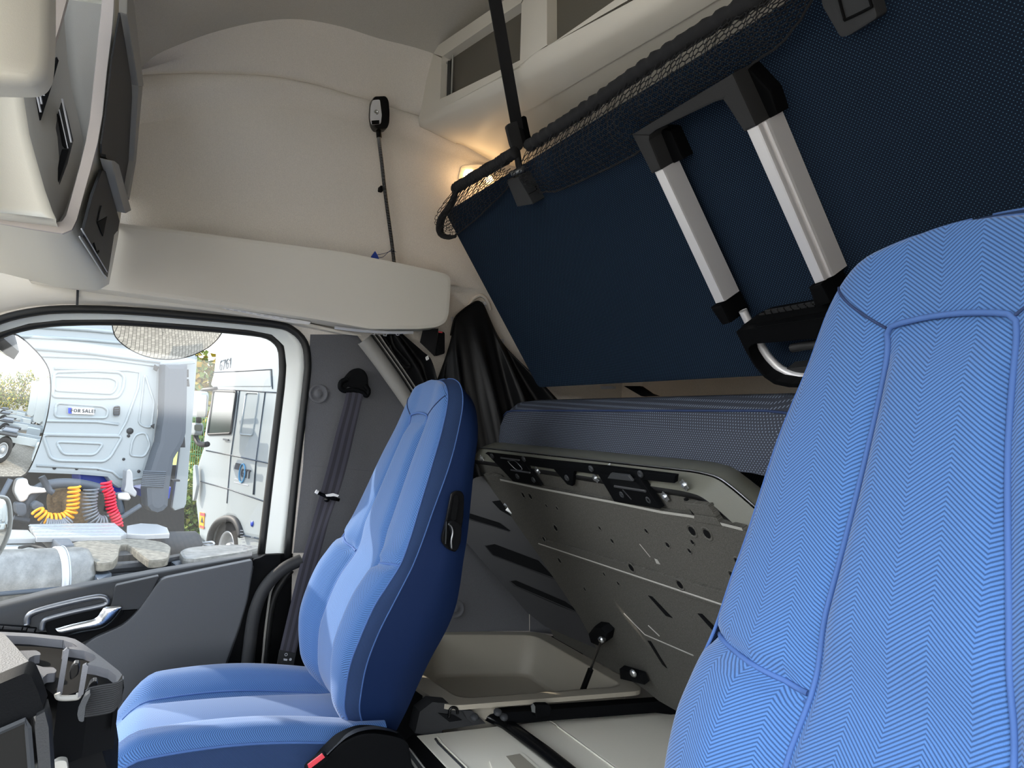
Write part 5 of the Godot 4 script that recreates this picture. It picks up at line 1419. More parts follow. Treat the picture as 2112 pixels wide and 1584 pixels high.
func curtains() -> void:
	var t := thing("cab_curtain", "dark vinyl cab curtain gathered to a peak on white hooks behind the passenger seat", "curtain", Vector3(2.44, 0.9, 1.0))
	var top := resample(spline(V([2.47, 1.2851, 0.9246, 2.47, 1.3658, 0.947, 2.47, 1.4432, 0.9629, 2.47, 1.4945, 0.9689, 2.47, 1.532, 0.9943, 2.47, 1.5587, 1.0248, 2.47, 1.5716, 1.0531, 2.47, 1.564, 1.0706, 2.47, 1.5262, 1.0947, 2.47, 1.4754, 1.1258, 2.47, 1.4315, 1.1603]), 4), 49)
	var bottom := resample(spline(V([2.4, 1.1675, 0.8616, 2.4, 1.0741, 0.8839, 2.4, 0.9979, 0.9336, 2.4, 0.9624, 1.0148, 2.4, 0.9737, 1.0758, 2.4, 1.0109, 1.154, 2.4, 1.0826, 1.2315, 2.4, 1.1548, 1.2921, 2.4, 1.2383, 1.3631]), 4), 49)
	var rows := []
	for j in 22:
		var w := j / 21.0
		var r := []
		for i in 49:
			var fold: float = (0.028 * sin(i * 0.62 + 0.4) + 0.014 * sin(i * 1.31)) * smoothstep(0.05, 0.7, w)
			r.append(top[i].lerp(bottom[i], pow(w, 1.1)) + Vector3(-0.01 + fold - 0.05 * w * sin(PI * i / 48.0), 0, 0))
		rows.append(r)
	var st := begin(true)
	grid(st, rows)
	obj("drape", st, M.vinyl, t)
	st = begin(true)
	tube(st, spline(V([2.46, 1.4385, 0.9594, 2.46, 1.4967, 0.9682, 2.46, 1.5311, 0.9957, 2.46, 1.5557, 1.0244, 2.46, 1.5694, 1.0471, 2.46, 1.5618, 1.0644, 2.46, 1.5307, 1.086]), 4), 0.004, 6)
	obj("top_hem", st, M.vinyl, t)
	for q in [[Vector3(2.47, 1.4959, 0.967), 0.2], [Vector3(2.47, 1.5665, 1.076), -0.2], [Vector3(2.47, 1.445, 1.1571), -0.3]]:
		st = begin(true)
		var c: Vector3 = q[0]
		tube(st, [c + Vector3(0, 0.006, -0.007), c + Vector3(-0.002, 0.006, 0.005), c + Vector3(-0.002, -0.005, 0.006), c + Vector3(0, -0.006, -0.005), c + Vector3(0, 0.006, -0.007)], 0.0022, 5)
		tube(st, [c + Vector3(-0.002, 0.0, 0.006), c + Vector3(-0.004, -0.002, -0.002)], 0.0022, 5)
		obj("hook", st, M.clip, t)
	# bunched grey lined section on the track under the shelf
	var g := thing("side_curtain", "folded grey lined curtain hanging from the track under the wall shelf", "curtain", Vector3(2.43, 1.0, 0.75))
	var l0 := resample(spline(V([2.42, 1.3651, 0.6343, 2.42, 1.3108, 0.6872, 2.42, 1.2395, 0.7523, 2.42, 1.1813, 0.8039, 2.42, 1.131, 0.8454]), 5), 20)
	var l1 := resample(spline(V([2.42, 1.3996, 0.6706, 2.42, 1.3519, 0.7154, 2.42, 1.2833, 0.7776, 2.42, 1.2248, 0.8264, 2.42, 1.1687, 0.8755]), 5), 20)
	st = begin(true)
	grid(st, [sh(l0, Vector3(0.012, 0, 0)), sh(l0, Vector3(-0.008, 0, 0)), sh(lerp_pts(l0, l1, 0.5), Vector3(-0.016, 0, 0)), sh(lerp_pts(l0, l1, 0.9), Vector3(-0.006, 0, 0)), sh(l1, Vector3(0.004, 0, 0))])
	obj("lining", st, M.vinyl_grey, g)
	for k in 4:
		st = begin(true)
		var m0 := resample(spline(V([2.42, 1.3996, 0.6706, 2.42, 1.3519, 0.7154, 2.42, 1.2833, 0.7776, 2.42, 1.2248, 0.8264, 2.42, 1.1687, 0.8755]), 5), 20)
		var m1 := resample(spline(V([2.42, 1.4036, 0.7007, 2.42, 1.3668, 0.7335, 2.42, 1.2981, 0.796, 2.42, 1.2367, 0.8487, 2.42, 1.1708, 0.8992]), 5), 20)
		var a := lerp_pts(m0, m1, k / 4.0)
		var b := lerp_pts(m0, m1, (k + 0.8) / 4.0)
		grid(st, [sh(a, Vector3(0.01, 0, 0)), sh(lerp_pts(a, b, 0.5), Vector3(-0.006, 0, 0)), sh(b, Vector3(0.008, 0, 0))])
		obj("fold", st, M.vinyl if k % 2 == 0 else M.vinyl_grey, g)
	var d0 := resample(spline(V([2.45, 1.4074, 0.7094, 2.45, 1.3701, 0.7426, 2.45, 1.3006, 0.8059, 2.45, 1.2384, 0.8593, 2.45, 1.1717, 0.9103]), 5), 24)
	var d1 := resample(spline(V([2.45, 1.4211, 0.7876, 2.45, 1.3962, 0.8204, 2.45, 1.3683, 0.8571, 2.45, 1.3425, 0.8872, 2.45, 1.2547, 0.9233]), 5), 24)
	rows = []
	for j in 15:
		var w := j / 14.0
		var r := []
		for i in 24:
			r.append(d0[i].lerp(d1[i], w) + Vector3(0.022 * sin(w * 9.0 + i * 0.12), 0, 0))
		rows.append(r)
	st = begin(true)
	grid(st, rows)
	obj("drape", st, M.vinyl, g)
	st = begin(true)
	tube(st, spline(V([2.43, 1.4096, 0.739, 2.43, 1.3763, 0.7521, 2.43, 1.3507, 0.7777, 2.43, 1.3254, 0.8068, 2.43, 1.3135, 0.8146, 2.43, 1.3104, 0.8015, 2.43, 1.3223, 0.7804, 2.43, 1.3479, 0.7548, 2.43, 1.3746, 0.7391]), 4), 0.005, 6)
	obj("fold_loop", st, M.vinyl, g)
	for p in [Vector3(2.42, 1.4053, 0.678), Vector3(2.42, 1.4059, 0.694), Vector3(2.42, 1.4073, 0.7165), Vector3(2.42, 1.4145, 0.7584)]:
		st = begin(true)
		tube(st, [p + Vector3(0, 0.006, -0.004), p + Vector3(0, -0.005, -0.004), p + Vector3(-0.003, -0.006, 0.004), p + Vector3(-0.003, 0.005, 0.004)], 0.002, 5)
		obj("hook", st, M.clip, g)
	st = begin()
	slab(st, fillet(V([2.42, 1.3489, 0.8601, 2.42, 1.3563, 0.8679, 2.42, 1.344, 0.8725, 2.42, 1.3381, 0.8645]), 0.002), Vector3(-0.006, 0, 0), 0.002)
	obj("end_clip", st, M.label, g)
	# spare webbing and its buckle between the curtains
	var b2 := thing("bunk_belt", "short black belt with dark buckle hanging between the two cab curtains", "belt", Vector3(2.48, 1.3611, 0.9036))
	st = begin()
	slab(st, V([2.47, 1.4459, 0.8604, 2.47, 1.4565, 0.9136, 2.47, 1.3613, 0.9103, 2.47, 1.4022, 0.8542]), Vector3(-0.006, 0, 0), 0.001)
	obj("webbing", st, M.web_black, b2)
	st = begin()
	slab(st, fillet(V([2.46, 1.4455, 0.9126, 2.46, 1.4446, 0.9303, 2.46, 1.3723, 0.9372, 2.46, 1.3605, 0.9084]), 0.006), Vector3(-0.016, 0, 0), 0.004)
	obj("buckle", st, M.soft_black, b2)
	st = begin()
	slab(st, V([2.444, 1.4449, 0.9065, 2.444, 1.4451, 0.9205, 2.444, 1.4402, 0.921, 2.444, 1.44, 0.907]), Vector3(-0.002, 0, 0))
	obj("release_edge", st, M.red, b2)

func belt() -> void:
	var t := thing("seat_belt", "dark grey striped seat belt running from pillar guide down beside the passenger seat", "seat belt", Vector3(2.42, 0.45, 0.5))
	var st := begin()
	slab(st, fillet(V([2.47, 1.2301, 0.6198, 2.47, 1.2133, 0.6088, 2.47, 1.2247, 0.5983, 2.47, 1.2539, 0.608, 2.47, 1.2812, 0.6275, 2.47, 1.2912, 0.6456, 2.47, 1.2855, 0.6654, 2.47, 1.265, 0.6803, 2.47, 1.2383, 0.6829, 2.47, 1.2267, 0.6938, 2.47, 1.2057, 0.6893, 2.47, 1.2166, 0.6721]), 0.012), Vector3(-0.035, 0, 0), 0.012)
	obj("guide_cap", st, M.soft_black, t)
	st = begin(true)
	tube(st, spline(V([2.435, 1.25, 0.612, 2.435, 1.2389, 0.5944, 2.435, 1.2202, 0.5932, 2.435, 1.2126, 0.6094, 2.435, 1.2186, 0.637, 2.435, 1.2122, 0.6661, 2.435, 1.2042, 0.6796, 2.435, 1.2203, 0.6844, 2.435, 1.236, 0.6701]), 4), 0.008, 8)
	obj("guide_loop", st, M.black, t)
	var left := [Vector3(2.43, 1.2082, 0.6117), Vector3(2.43, 1.1616, 0.607), Vector3(2.42, 1.0778, 0.5897), Vector3(2.41, 0.9579, 0.5689), Vector3(2.4, 0.8287, 0.5437), Vector3(2.39, 0.7376, 0.5258), Vector3(2.38, 0.6612, 0.5084), Vector3(2.37, 0.5565, 0.4913), Vector3(2.36, 0.4345, 0.4724)]
	var right := [Vector3(2.43, 1.2107, 0.668), Vector3(2.43, 1.1698, 0.6625), Vector3(2.425, 1.1009, 0.6521), Vector3(2.42, 1.0067, 0.6382), Vector3(2.41, 0.9155, 0.62), Vector3(2.395, 0.8145, 0.5901), Vector3(2.39, 0.7383, 0.5756), Vector3(2.375, 0.613, 0.5511), Vector3(2.36, 0.4211, 0.52)]
	var l := spline(left, 4)
	var r := spline(right, 4)
	var rows := []
	uvu = Vector3(0, 0, 1)
	uvv = Vector3(0, 1, 0)
	st = begin(true)
	for i in l.size() - 1:
		for k in 8:
			var a: Vector3 = l[i].lerp(r[i], k / 8.0)
			var b: Vector3 = l[i].lerp(r[i], (k + 1) / 8.0)
			var c: Vector3 = l[i + 1].lerp(r[i + 1], (k + 1) / 8.0)
			var d: Vector3 = l[i + 1].lerp(r[i + 1], k / 8.0)
			for q in [[a, k], [b, k + 1], [c, k + 1], [a, k], [c, k + 1], [d, k]]:
				st.set_uv(Vector2(q[1] / 8.0 * 0.045 * 0.7, 0))
				st.add_vertex(q[0])
	obj("webbing", st, M.web, t)
	st = begin()
	slab(st, V([2.36, 0.4346, 0.471, 2.36, 0.4225, 0.5198, 2.36, 0.3792, 0.5157, 2.36, 0.3929, 0.4683]), Vector3(-0.005, 0, 0), 0.001)
	var lab := obj("label_patch", st, M.dark, t)
	st = begin()
	lathe(st, Vector3(2.353, 0.4217, 0.4906), Vector3(-1, 0, 0), [[0.0045, 0], [0.0045, 0.0005], [0.003, 0.0005], [0.003, 0]], 12)
	slab(st, V([2.353, 0.4108, 0.4847, 2.353, 0.4088, 0.496, 2.353, 0.4033, 0.4952, 2.353, 0.4052, 0.4853]), Vector3(-0.0004, 0, 0))
	lathe(st, Vector3(2.353, 0.407, 0.5046), Vector3(-1, 0, 0), [[0.004, 0], [0.004, 0.0005], [0.0, 0.0005]], 10)
	obj("label_print", st, M.pale_print, lab)
	uvu = Vector3(0, 0, 1)
	st = begin()
	slab(st, V([2.36, 0.3929, 0.4683, 2.36, 0.3793, 0.5143, 2.36, 0.321, 0.5075, 2.36, 0.2796, 0.5033, 2.36, 0.2833, 0.4532, 2.36, 0.3351, 0.4617]), Vector3(-0.006, 0, 0), 0.001)
	obj("woven_anchor", st, M.charcoal, t)
	st = begin()
	for k in 14:
		for i in 5:
			var p: Vector3 = Vector3(2.352, 0.3895, 0.4714).lerp(Vector3(2.352, 0.2993, 0.4586), k / 14.0) + (Vector3(2.352, 0.3778, 0.5087) - Vector3(2.352, 0.3895, 0.4714)) * ((i + 0.5 * (k % 2)) / 5.0)
			box(st, p, Vector3(0.003, 0.003, 0.005), Basis(), 0.0008)
	obj("anchor_weave", st, M.grey, t).set_meta("kind", "stuff")
	var c2 := thing("belt_clip", "small black and white clip pinched on the seat belt", "clip", Vector3(2.4, 0.8847, 0.5783))
	st = begin(true)
	tube(st, V([2.39, 0.8945, 0.5424, 2.39, 0.8878, 0.5578, 2.39, 0.8773, 0.5917, 2.39, 0.8737, 0.6131]), 0.0055, 8)
	lathe(st, Vector3(2.39, 0.8737, 0.5741), Vector3(-1, 0, 0), [[0.008, -0.004], [0.008, 0.006], [0, 0.007]], 12)
	obj("clip_body", st, M.gloss_black, c2)
	st = begin()
	tube(st, V([2.384, 0.8977, 0.5364, 2.384, 0.8937, 0.5441]), 0.006, 8)
	obj("clip_tip", st, M.label, c2)
	st = begin()
	slab(st, V([2.385, 0.8887, 0.567, 2.385, 0.8941, 0.5903, 2.385, 0.8889, 0.6088, 2.385, 0.8828, 0.6049, 2.385, 0.8853, 0.5927, 2.385, 0.8835, 0.5839, 2.385, 0.8829, 0.5705]), Vector3(-0.004, 0, 0), 0.001)
	obj("clip_white", st, M.label, c2)

# -- seats
func at_level(c: Array, n: int) -> Array:   # curve of (half width, y, z) made smooth
	return resample(spline(V(c), 6), n)

func make_seat(called: String, label: String, full: bool) -> Node3D:
	var cx := 1.95
	var base: Vector3 = xf * Vector3(cx, 0.30, 0.35)
	var t := thing(called, label, "seat", base)
	var n := 96
	var A := at_level([0.17, 0.40, 0.545, 0.2, 0.46, 0.509, 0.22, 0.51, 0.499, 0.245, 0.581, 0.497, 0.256, 0.646, 0.512, 0.258, 0.709, 0.535, 0.256, 0.751, 0.560, 0.25, 0.80, 0.590, 0.24, 0.857, 0.611, 0.225, 0.916, 0.630, 0.2, 1.027, 0.664, 0.175, 1.106, 0.690, 0.15, 1.18, 0.709, 0.115, 1.220, 0.716, 0.06, 1.237, 0.722, 0.0, 1.241, 0.724], n)
	var B := at_level([0.18, 0.40, 0.57, 0.21, 0.46, 0.540, 0.23, 0.51, 0.532, 0.25, 0.581, 0.533, 0.26, 0.65, 0.55, 0.262, 0.709, 0.575, 0.26, 0.766, 0.602, 0.252, 0.80, 0.62, 0.243, 0.857, 0.642, 0.23, 0.917, 0.664, 0.208, 1.02, 0.703, 0.18, 1.10, 0.73, 0.155, 1.18, 0.748, 0.12, 1.226, 0.753, 0.062, 1.246, 0.757, 0.0, 1.25, 0.758], n)
	var K := at_level([0.18, 0.40, 0.64, 0.21, 0.46, 0.652, 0.225, 0.51, 0.664, 0.245, 0.583, 0.685, 0.255, 0.646, 0.712, 0.258, 0.70, 0.730, 0.256, 0.75, 0.738, 0.25, 0.804, 0.744, 0.24, 0.86, 0.753, 0.225, 0.92, 0.761, 0.2, 1.03, 0.772, 0.175, 1.10, 0.785, 0.145, 1.16, 0.788, 0.11, 1.20, 0.782, 0.055, 1.222, 0.775, 0.0, 1.228, 0.77], n)
	var fwd := Vector3(0, 0.26, -0.966)
	uvu = Vector3(1, 0, 0)
	uvv = Vector3(0, 0.966, 0.26)
	# front cover: bolsters, waist crease, recessed middle
	var st := begin(true)
	var rows := []
	for i in n:
		var r := []
		for k in 65:
			var u := -1.0 + k / 32.0
			r.append(back_point(A[i], u, cx, fwd))
		rows.append(r)
	grid(st, rows)
	obj("backrest_cover", st, M.seat, t)
	# raised middle panel with cord piping round it
	st = begin(true)
	rows = []
	var edge_l := []
	var edge_r := []
	for i in 40:
		var y := 0.43 + (1.142 - 0.43) * i / 39.0
		var a := level_at(A, y)
		var iw := insert_width(y)
		var r := []
		for k in 17:
			var s := -1.0 + k / 8.0
			var u := s * iw / maxf(a.x, 0.01)
			var fade := smoothstep(0.0, 0.06, 1.142 - y)
			r.append(back_point(a, u, cx, fwd) + fwd * (0.014 * (1.0 - pow(absf(s), 6.0)) * fade - 0.003))
		rows.append(r)
		edge_l.append(r[0] + fwd * 0.004)
		edge_r.append(r[16] + fwd * 0.004)
	grid(st, rows)
	obj("middle_panel", st, M.seat, t)
	var cord := edge_l.duplicate()
	for k in range(1, 8):
		var s := -1.0 + k / 4.0
		var a := level_at(A, 1.142 + 0.007 * (1.0 - s * s))
		cord.append(back_point(a, s * insert_width(1.142) / a.x, cx, fwd) + fwd * 0.004)
	edge_r.reverse()
	cord.append_array(edge_r)
	st = begin(true)
	tube(st, resample(cord, 150), 0.0032, 8)
	obj("piping", st, M.piping, t)
	# stitched seams: waist crease and the two diagonals at the head
	for sg in [-1.0, 1.0]:
		st = begin(true)
		var p := []
		for k in 12:
			var w := k / 11.0
			var y := lerpf(0.775, 0.797, w)
			var a := level_at(A, y)
			p.append(back_point(a, sg * lerpf(0.105, a.x * 0.99, w) / a.x, cx, fwd) + fwd * 0.002)
		tube(st, p, 0.0034, 6)
		tube(st, sh(p, Vector3(0, -0.009, -0.002)), 0.0022, 6)
		obj("waist_seam", st, M.piping, t)
		st = begin(true)
		p = []
		for k in 10:
			var w := k / 9.0
			var a := level_at(A, lerpf(1.142, 1.196, w))
			p.append(back_point(a, sg * lerpf(0.066, a.x * 0.98, w) / a.x, cx, fwd) + fwd * 0.0008)
		tube(st, p, 0.0016, 6)
		obj("head_seam", st, M.stitch, t)
	# side gussets, flanks and back
	uvu = Vector3(0, 0, 1)
	uvv = Vector3(0, 1, 0)
	for sg in [-1.0, 1.0]:
		var a := []
		var b := []
		var k2 := []
		for i in n:
			a.append(Vector3(cx + sg * A[i].x, A[i].y, A[i].z))
			b.append(Vector3(cx + sg * B[i].x, B[i].y, B[i].z))
			k2.append(Vector3(cx + sg * K[i].x, K[i].y, K[i].z))
		st = begin(true)
		grid(st, [a, sh(lerp_pts(a, b, 0.5), Vector3(sg * 0.004, 0, 0)), b])
		obj("gusset", st, M.gusset, t)
		st = begin(true)
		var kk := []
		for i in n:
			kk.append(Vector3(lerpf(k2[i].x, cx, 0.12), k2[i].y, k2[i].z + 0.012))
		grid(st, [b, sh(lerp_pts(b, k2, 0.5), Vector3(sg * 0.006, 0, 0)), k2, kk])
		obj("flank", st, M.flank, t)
		st = begin(true)
		tube(st, a.slice(0, n - 1), 0.0022, 6)
		tube(st, b.slice(0, n - 1), 0.0018, 6)
		obj("edge_stitch", st, M.piping, t)
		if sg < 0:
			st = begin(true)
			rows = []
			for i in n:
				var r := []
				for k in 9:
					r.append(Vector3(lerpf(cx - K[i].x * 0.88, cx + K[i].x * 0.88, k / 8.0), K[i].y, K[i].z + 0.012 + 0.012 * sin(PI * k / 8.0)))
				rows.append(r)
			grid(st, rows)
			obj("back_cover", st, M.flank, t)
	if not full:
		return t
	# recline handle let into the flank
	var hp := cx - 0.268
	st = begin()
	slab(st, fillet(V([1.686, 0.9673, 0.6906, 1.686, 0.9734, 0.701, 1.686, 0.9729, 0.7157, 1.686, 0.9619, 0.7229, 1.686, 0.9191, 0.7257, 1.686, 0.874, 0.7225, 1.686, 0.8381, 0.7186, 1.686, 0.8313, 0.7119, 1.686, 0.8378, 0.6919, 1.686, 0.8531, 0.6772, 1.686, 0.8664, 0.6759, 1.686, 0.9066, 0.683]), 0.012), Vector3(-0.008, 0, 0), 0.003)
	var bez := obj("lever_bezel", st, M.gloss_black, t)
	st = begin()
	slab(st, fillet(V([1.677, 0.9617, 0.696, 1.677, 0.9643, 0.7042, 1.677, 0.9533, 0.7089, 1.677, 0.9062, 0.706, 1.677, 0.9015, 0.698, 1.677, 0.9081, 0.6937]), 0.004), Vector3(-0.001, 0, 0))
	obj("lever_recess", st, M.soft_black, bez)
	st = begin()
	slab(st, fillet(V([1.676, 0.9013, 0.6855, 1.676, 0.906, 0.6959, 1.676, 0.8976, 0.7137, 1.676, 0.8843, 0.7186, 1.676, 0.8575, 0.7187, 1.676, 0.8374, 0.7121, 1.676, 0.8373, 0.7, 1.676, 0.8483, 0.6941, 1.676, 0.8705, 0.6969]), 0.006), Vector3(-0.012, 0, 0), 0.004)
	var lev := obj("recline_lever", st, M.soft_black, bez)
	st = begin(true)
	tube(st, spline(V([1.662, 0.8975, 0.6827, 1.662, 0.8922, 0.6904, 1.662, 0.8791, 0.6952, 1.662, 0.8593, 0.6935, 1.662, 0.8417, 0.6963]), 4), 0.0022, 6)
	tube(st, V([1.676, 0.9012, 0.6831, 1.676, 0.8504, 0.6855]), 0.0016, 5)
	obj("lever_edge", st, M.steel, bez)
	# cushion
	uvu = Vector3(1, 0, 0)
	uvv = Vector3(0, 0, 1)
	st = begin(true)
	rows = []
	for i in 36:
		var w := i / 35.0
		var r := []
		for k in 41:
			r.append(cushion_point(-1.0 + k / 20.0, w, cx))
		rows.append(r)
	grid(st, rows)
	obj("cushion_cover", st, M.seat, t)
	for sg in [-1.0, 1.0]:
		st = begin(true)
		var p := []
		for i in 30:
			p.append(cushion_point(sg * 0.44, 0.06 + 0.9 * i / 29.0, cx) + Vector3(0, 0.001, 0))
		tube(st, p, 0.0022, 6)
		obj("cushion_seam", st, M.piping, t)
	st = begin(true)
	var rim := []
	for i in 36:
		rim.append(cushion_point(-1.0, i / 35.0, cx))
	tube(st, rim, 0.003, 6)
	obj("cushion_piping", st, M.piping, t)
	uvu = Vector3(0, 0, 1)
	uvv = Vector3(0, 1, 0)
	for sg in [-1.0, 1.0]:
		st = begin(true)
		var a := []
		var b := []
		var c := []
		for i in 36:
			var q := cushion_point(sg, i / 35.0, cx)
			a.append(q)
			b.append(Vector3(q.x + sg * 0.006, 0.37, lerpf(q.z, 0.27, 0.02)))
			c.append(Vector3(q.x - sg * 0.015, 0.28, lerpf(q.z, 0.27, 0.1)))
		grid(st, [a, b, c])
		obj("cushion_side", st, M.gusset, t)
	uvu = Vector3(1, 0, 0)
	st = begin(true)
	var f0 := []
	var f1 := []
	for k in 41:
		var q := cushion_point(-1.0 + k / 20.0, 0.0, cx)
		f0.append(q)
		f1.append(Vector3(q.x, 0.28, q.z + 0.03))
	grid(st, [f0, sh(lerp_pts(f0, f1, 0.5), Vector3(0, 0, -0.012)), f1])
	obj("cushion_front", st, M.seat, t)
	st = begin()
	box(st, Vector3(cx, 0.16, 0.32), Vector3(0.42, 0.28, 0.42), Basis(), 0.02)
	obj("pedestal", st, M.black, t)
	# plastic side shield with the belt buckle
	st = begin()
	slab(st, fillet(V([1.675, 0.3281, 0.3881, 1.675, 0.3803, 0.4129, 1.675, 0.4163, 0.4399, 1.675, 0.4437, 0.4682, 1.675, 0.4546, 0.4934, 1.675, 0.4598, 0.5164, 1.675, 0.4572, 0.5469, 1.675, 0.4491, 0.5806, 1.675, 0.4394, 0.6072, 1.675, 0.4289, 0.6194, 1.675, 0.2948, 0.6572]), 0.01), Vector3(-0.05, 0, 0), 0.018)
	tag_part(obj("side_shield", st, M.black, t), "black moulded side shield")
	st = begin(true)
	grid(st, [spline(V([1.675, 0.3792, 0.4232, 1.675, 0.4083, 0.4489, 1.675, 0.4397, 0.4791, 1.675, 0.4519, 0.5011, 1.675, 0.4562, 0.5221, 1.675, 0.4546, 0.5526, 1.675, 0.4465, 0.5864, 1.675, 0.4358, 0.612]), 4), spline(sh(V([1.622, 0.3903, 0.4109, 1.622, 0.42, 0.4397, 1.622, 0.4481, 0.4713, 1.622, 0.4599, 0.4927, 1.622, 0.465, 0.5129, 1.622, 0.4658, 0.5381, 1.622, 0.46, 0.5685, 1.622, 0.4532, 0.5886]), Vector3(0, 0.002, 0)), 4)])
	obj("shield_rim", st, M.dark, t)
	st = begin()
	slab(st, fillet(V([1.6, 0.4166, 0.3911, 1.6, 0.4238, 0.3952, 1.6, 0.4436, 0.4244, 1.6, 0.441, 0.4316, 1.6, 0.429, 0.4357, 1.6, 0.4038, 0.405, 1.6, 0.4046, 0.3971]), 0.004), Vector3(-0.02, 0, 0), 0.004)
	var bk := obj("belt_buckle", st, M.black, t)
	st = begin()
	slab(st, V([1.578, 0.4291, 0.3921, 1.578, 0.4478, 0.4191, 1.578, 0.4396, 0.4257, 1.578, 0.4193, 0.3959]), Vector3(-0.003, 0, 0), 0.001)
	tag_part(obj("release_button", st, M.red, bk), "red release button")
	return t

func level_at(A: Array, y: float) -> Vector3:
	for i in A.size() - 1:
		if y <= A[i + 1].y:
			return A[i].lerp(A[i + 1], clampf((y - A[i].y) / maxf(A[i + 1].y - A[i].y, 1e-6), 0, 1))
	return A[-1]

func insert_width(y: float) -> float:
	return lerpf(0.105, 0.066, smoothstep(0.70, 1.12, y)) + (0.004 if y < 0.6 else 0.0)

func back_point(a: Vector3, u: float, cx: float, fwd: Vector3) -> Vector3:
	var x: float = a.x * u
	var ax := absf(x)
	var iw := insert_width(a.y)
	var low := 1.0 - smoothstep(0.76, 0.86, a.y)
	var edge := sqrt(maxf(0.0, 1.0 - pow(absf(u), 5.0)))
	var d := 0.016 * edge
	d -= (0.026 * low + 0.008) * (1.0 - smoothstep(iw * 0.6, iw * 1.7, ax))            # middle lies lower than the bolsters
	d += 0.016 * low * smoothstep(iw, iw * 1.8, ax) * edge
	if ax > iw:
		d -= 0.016 * exp(-pow((a.y - lerpf(0.775, 0.797, (ax - iw) / 0.15)) / 0.010, 2.0)) * smoothstep(iw, iw + 0.03, ax)
	d -= 0.007 * exp(-pow((ax - iw) / 0.008, 2.0)) * (1.0 - smoothstep(1.12, 1.15, a.y))
	return Vector3(cx + x, a.y, a.z) + fwd * d

func cushion_point(u: float, w: float, cx: float) -> Vector3:   # w runs from the front edge to the backrest
	var z := lerpf(0.015, 0.60, w)
	var au := absf(u)
	var y := 0.405 + 0.034 * smoothstep(0.40, 0.72, au) - 0.030 * smoothstep(0.86, 1.0, au)
	y -= 0.085 * pow(maxf(0.0, 1.0 - w / 0.16), 2.0)
	y += 0.022 * sin(PI * clampf(w * 1.15, 0.0, 1.0)) * (1.0 if au > 0.4 else 0.4)
	y -= 0.006 * exp(-pow((au - 0.44) / 0.04, 2.0))
	y += 0.008 * cos(au * 3.5) * (1.0 - smoothstep(0.3, 0.45, au))
	return Vector3(cx + u * 0.25, y, z + 0.03 * u * (1.0 - w) + 0.02 * au * au * (1.0 - w))

func seats() -> void:
	make_seat("passenger_seat", "blue passenger seat with dark blue flank and black recline lever", true)
	var piv := Vector3(1.95, 0.45, 0.55)
	var b := Basis(Vector3(1, 0, 0), -0.161)
	xf = Transform3D(b, b * -piv + piv + Vector3(-1.4625, 0.0907, 0.126))
	make_seat("driver_seat", "blue herringbone driver seat backrest large at the near right edge", false)
	xf = Transform3D()

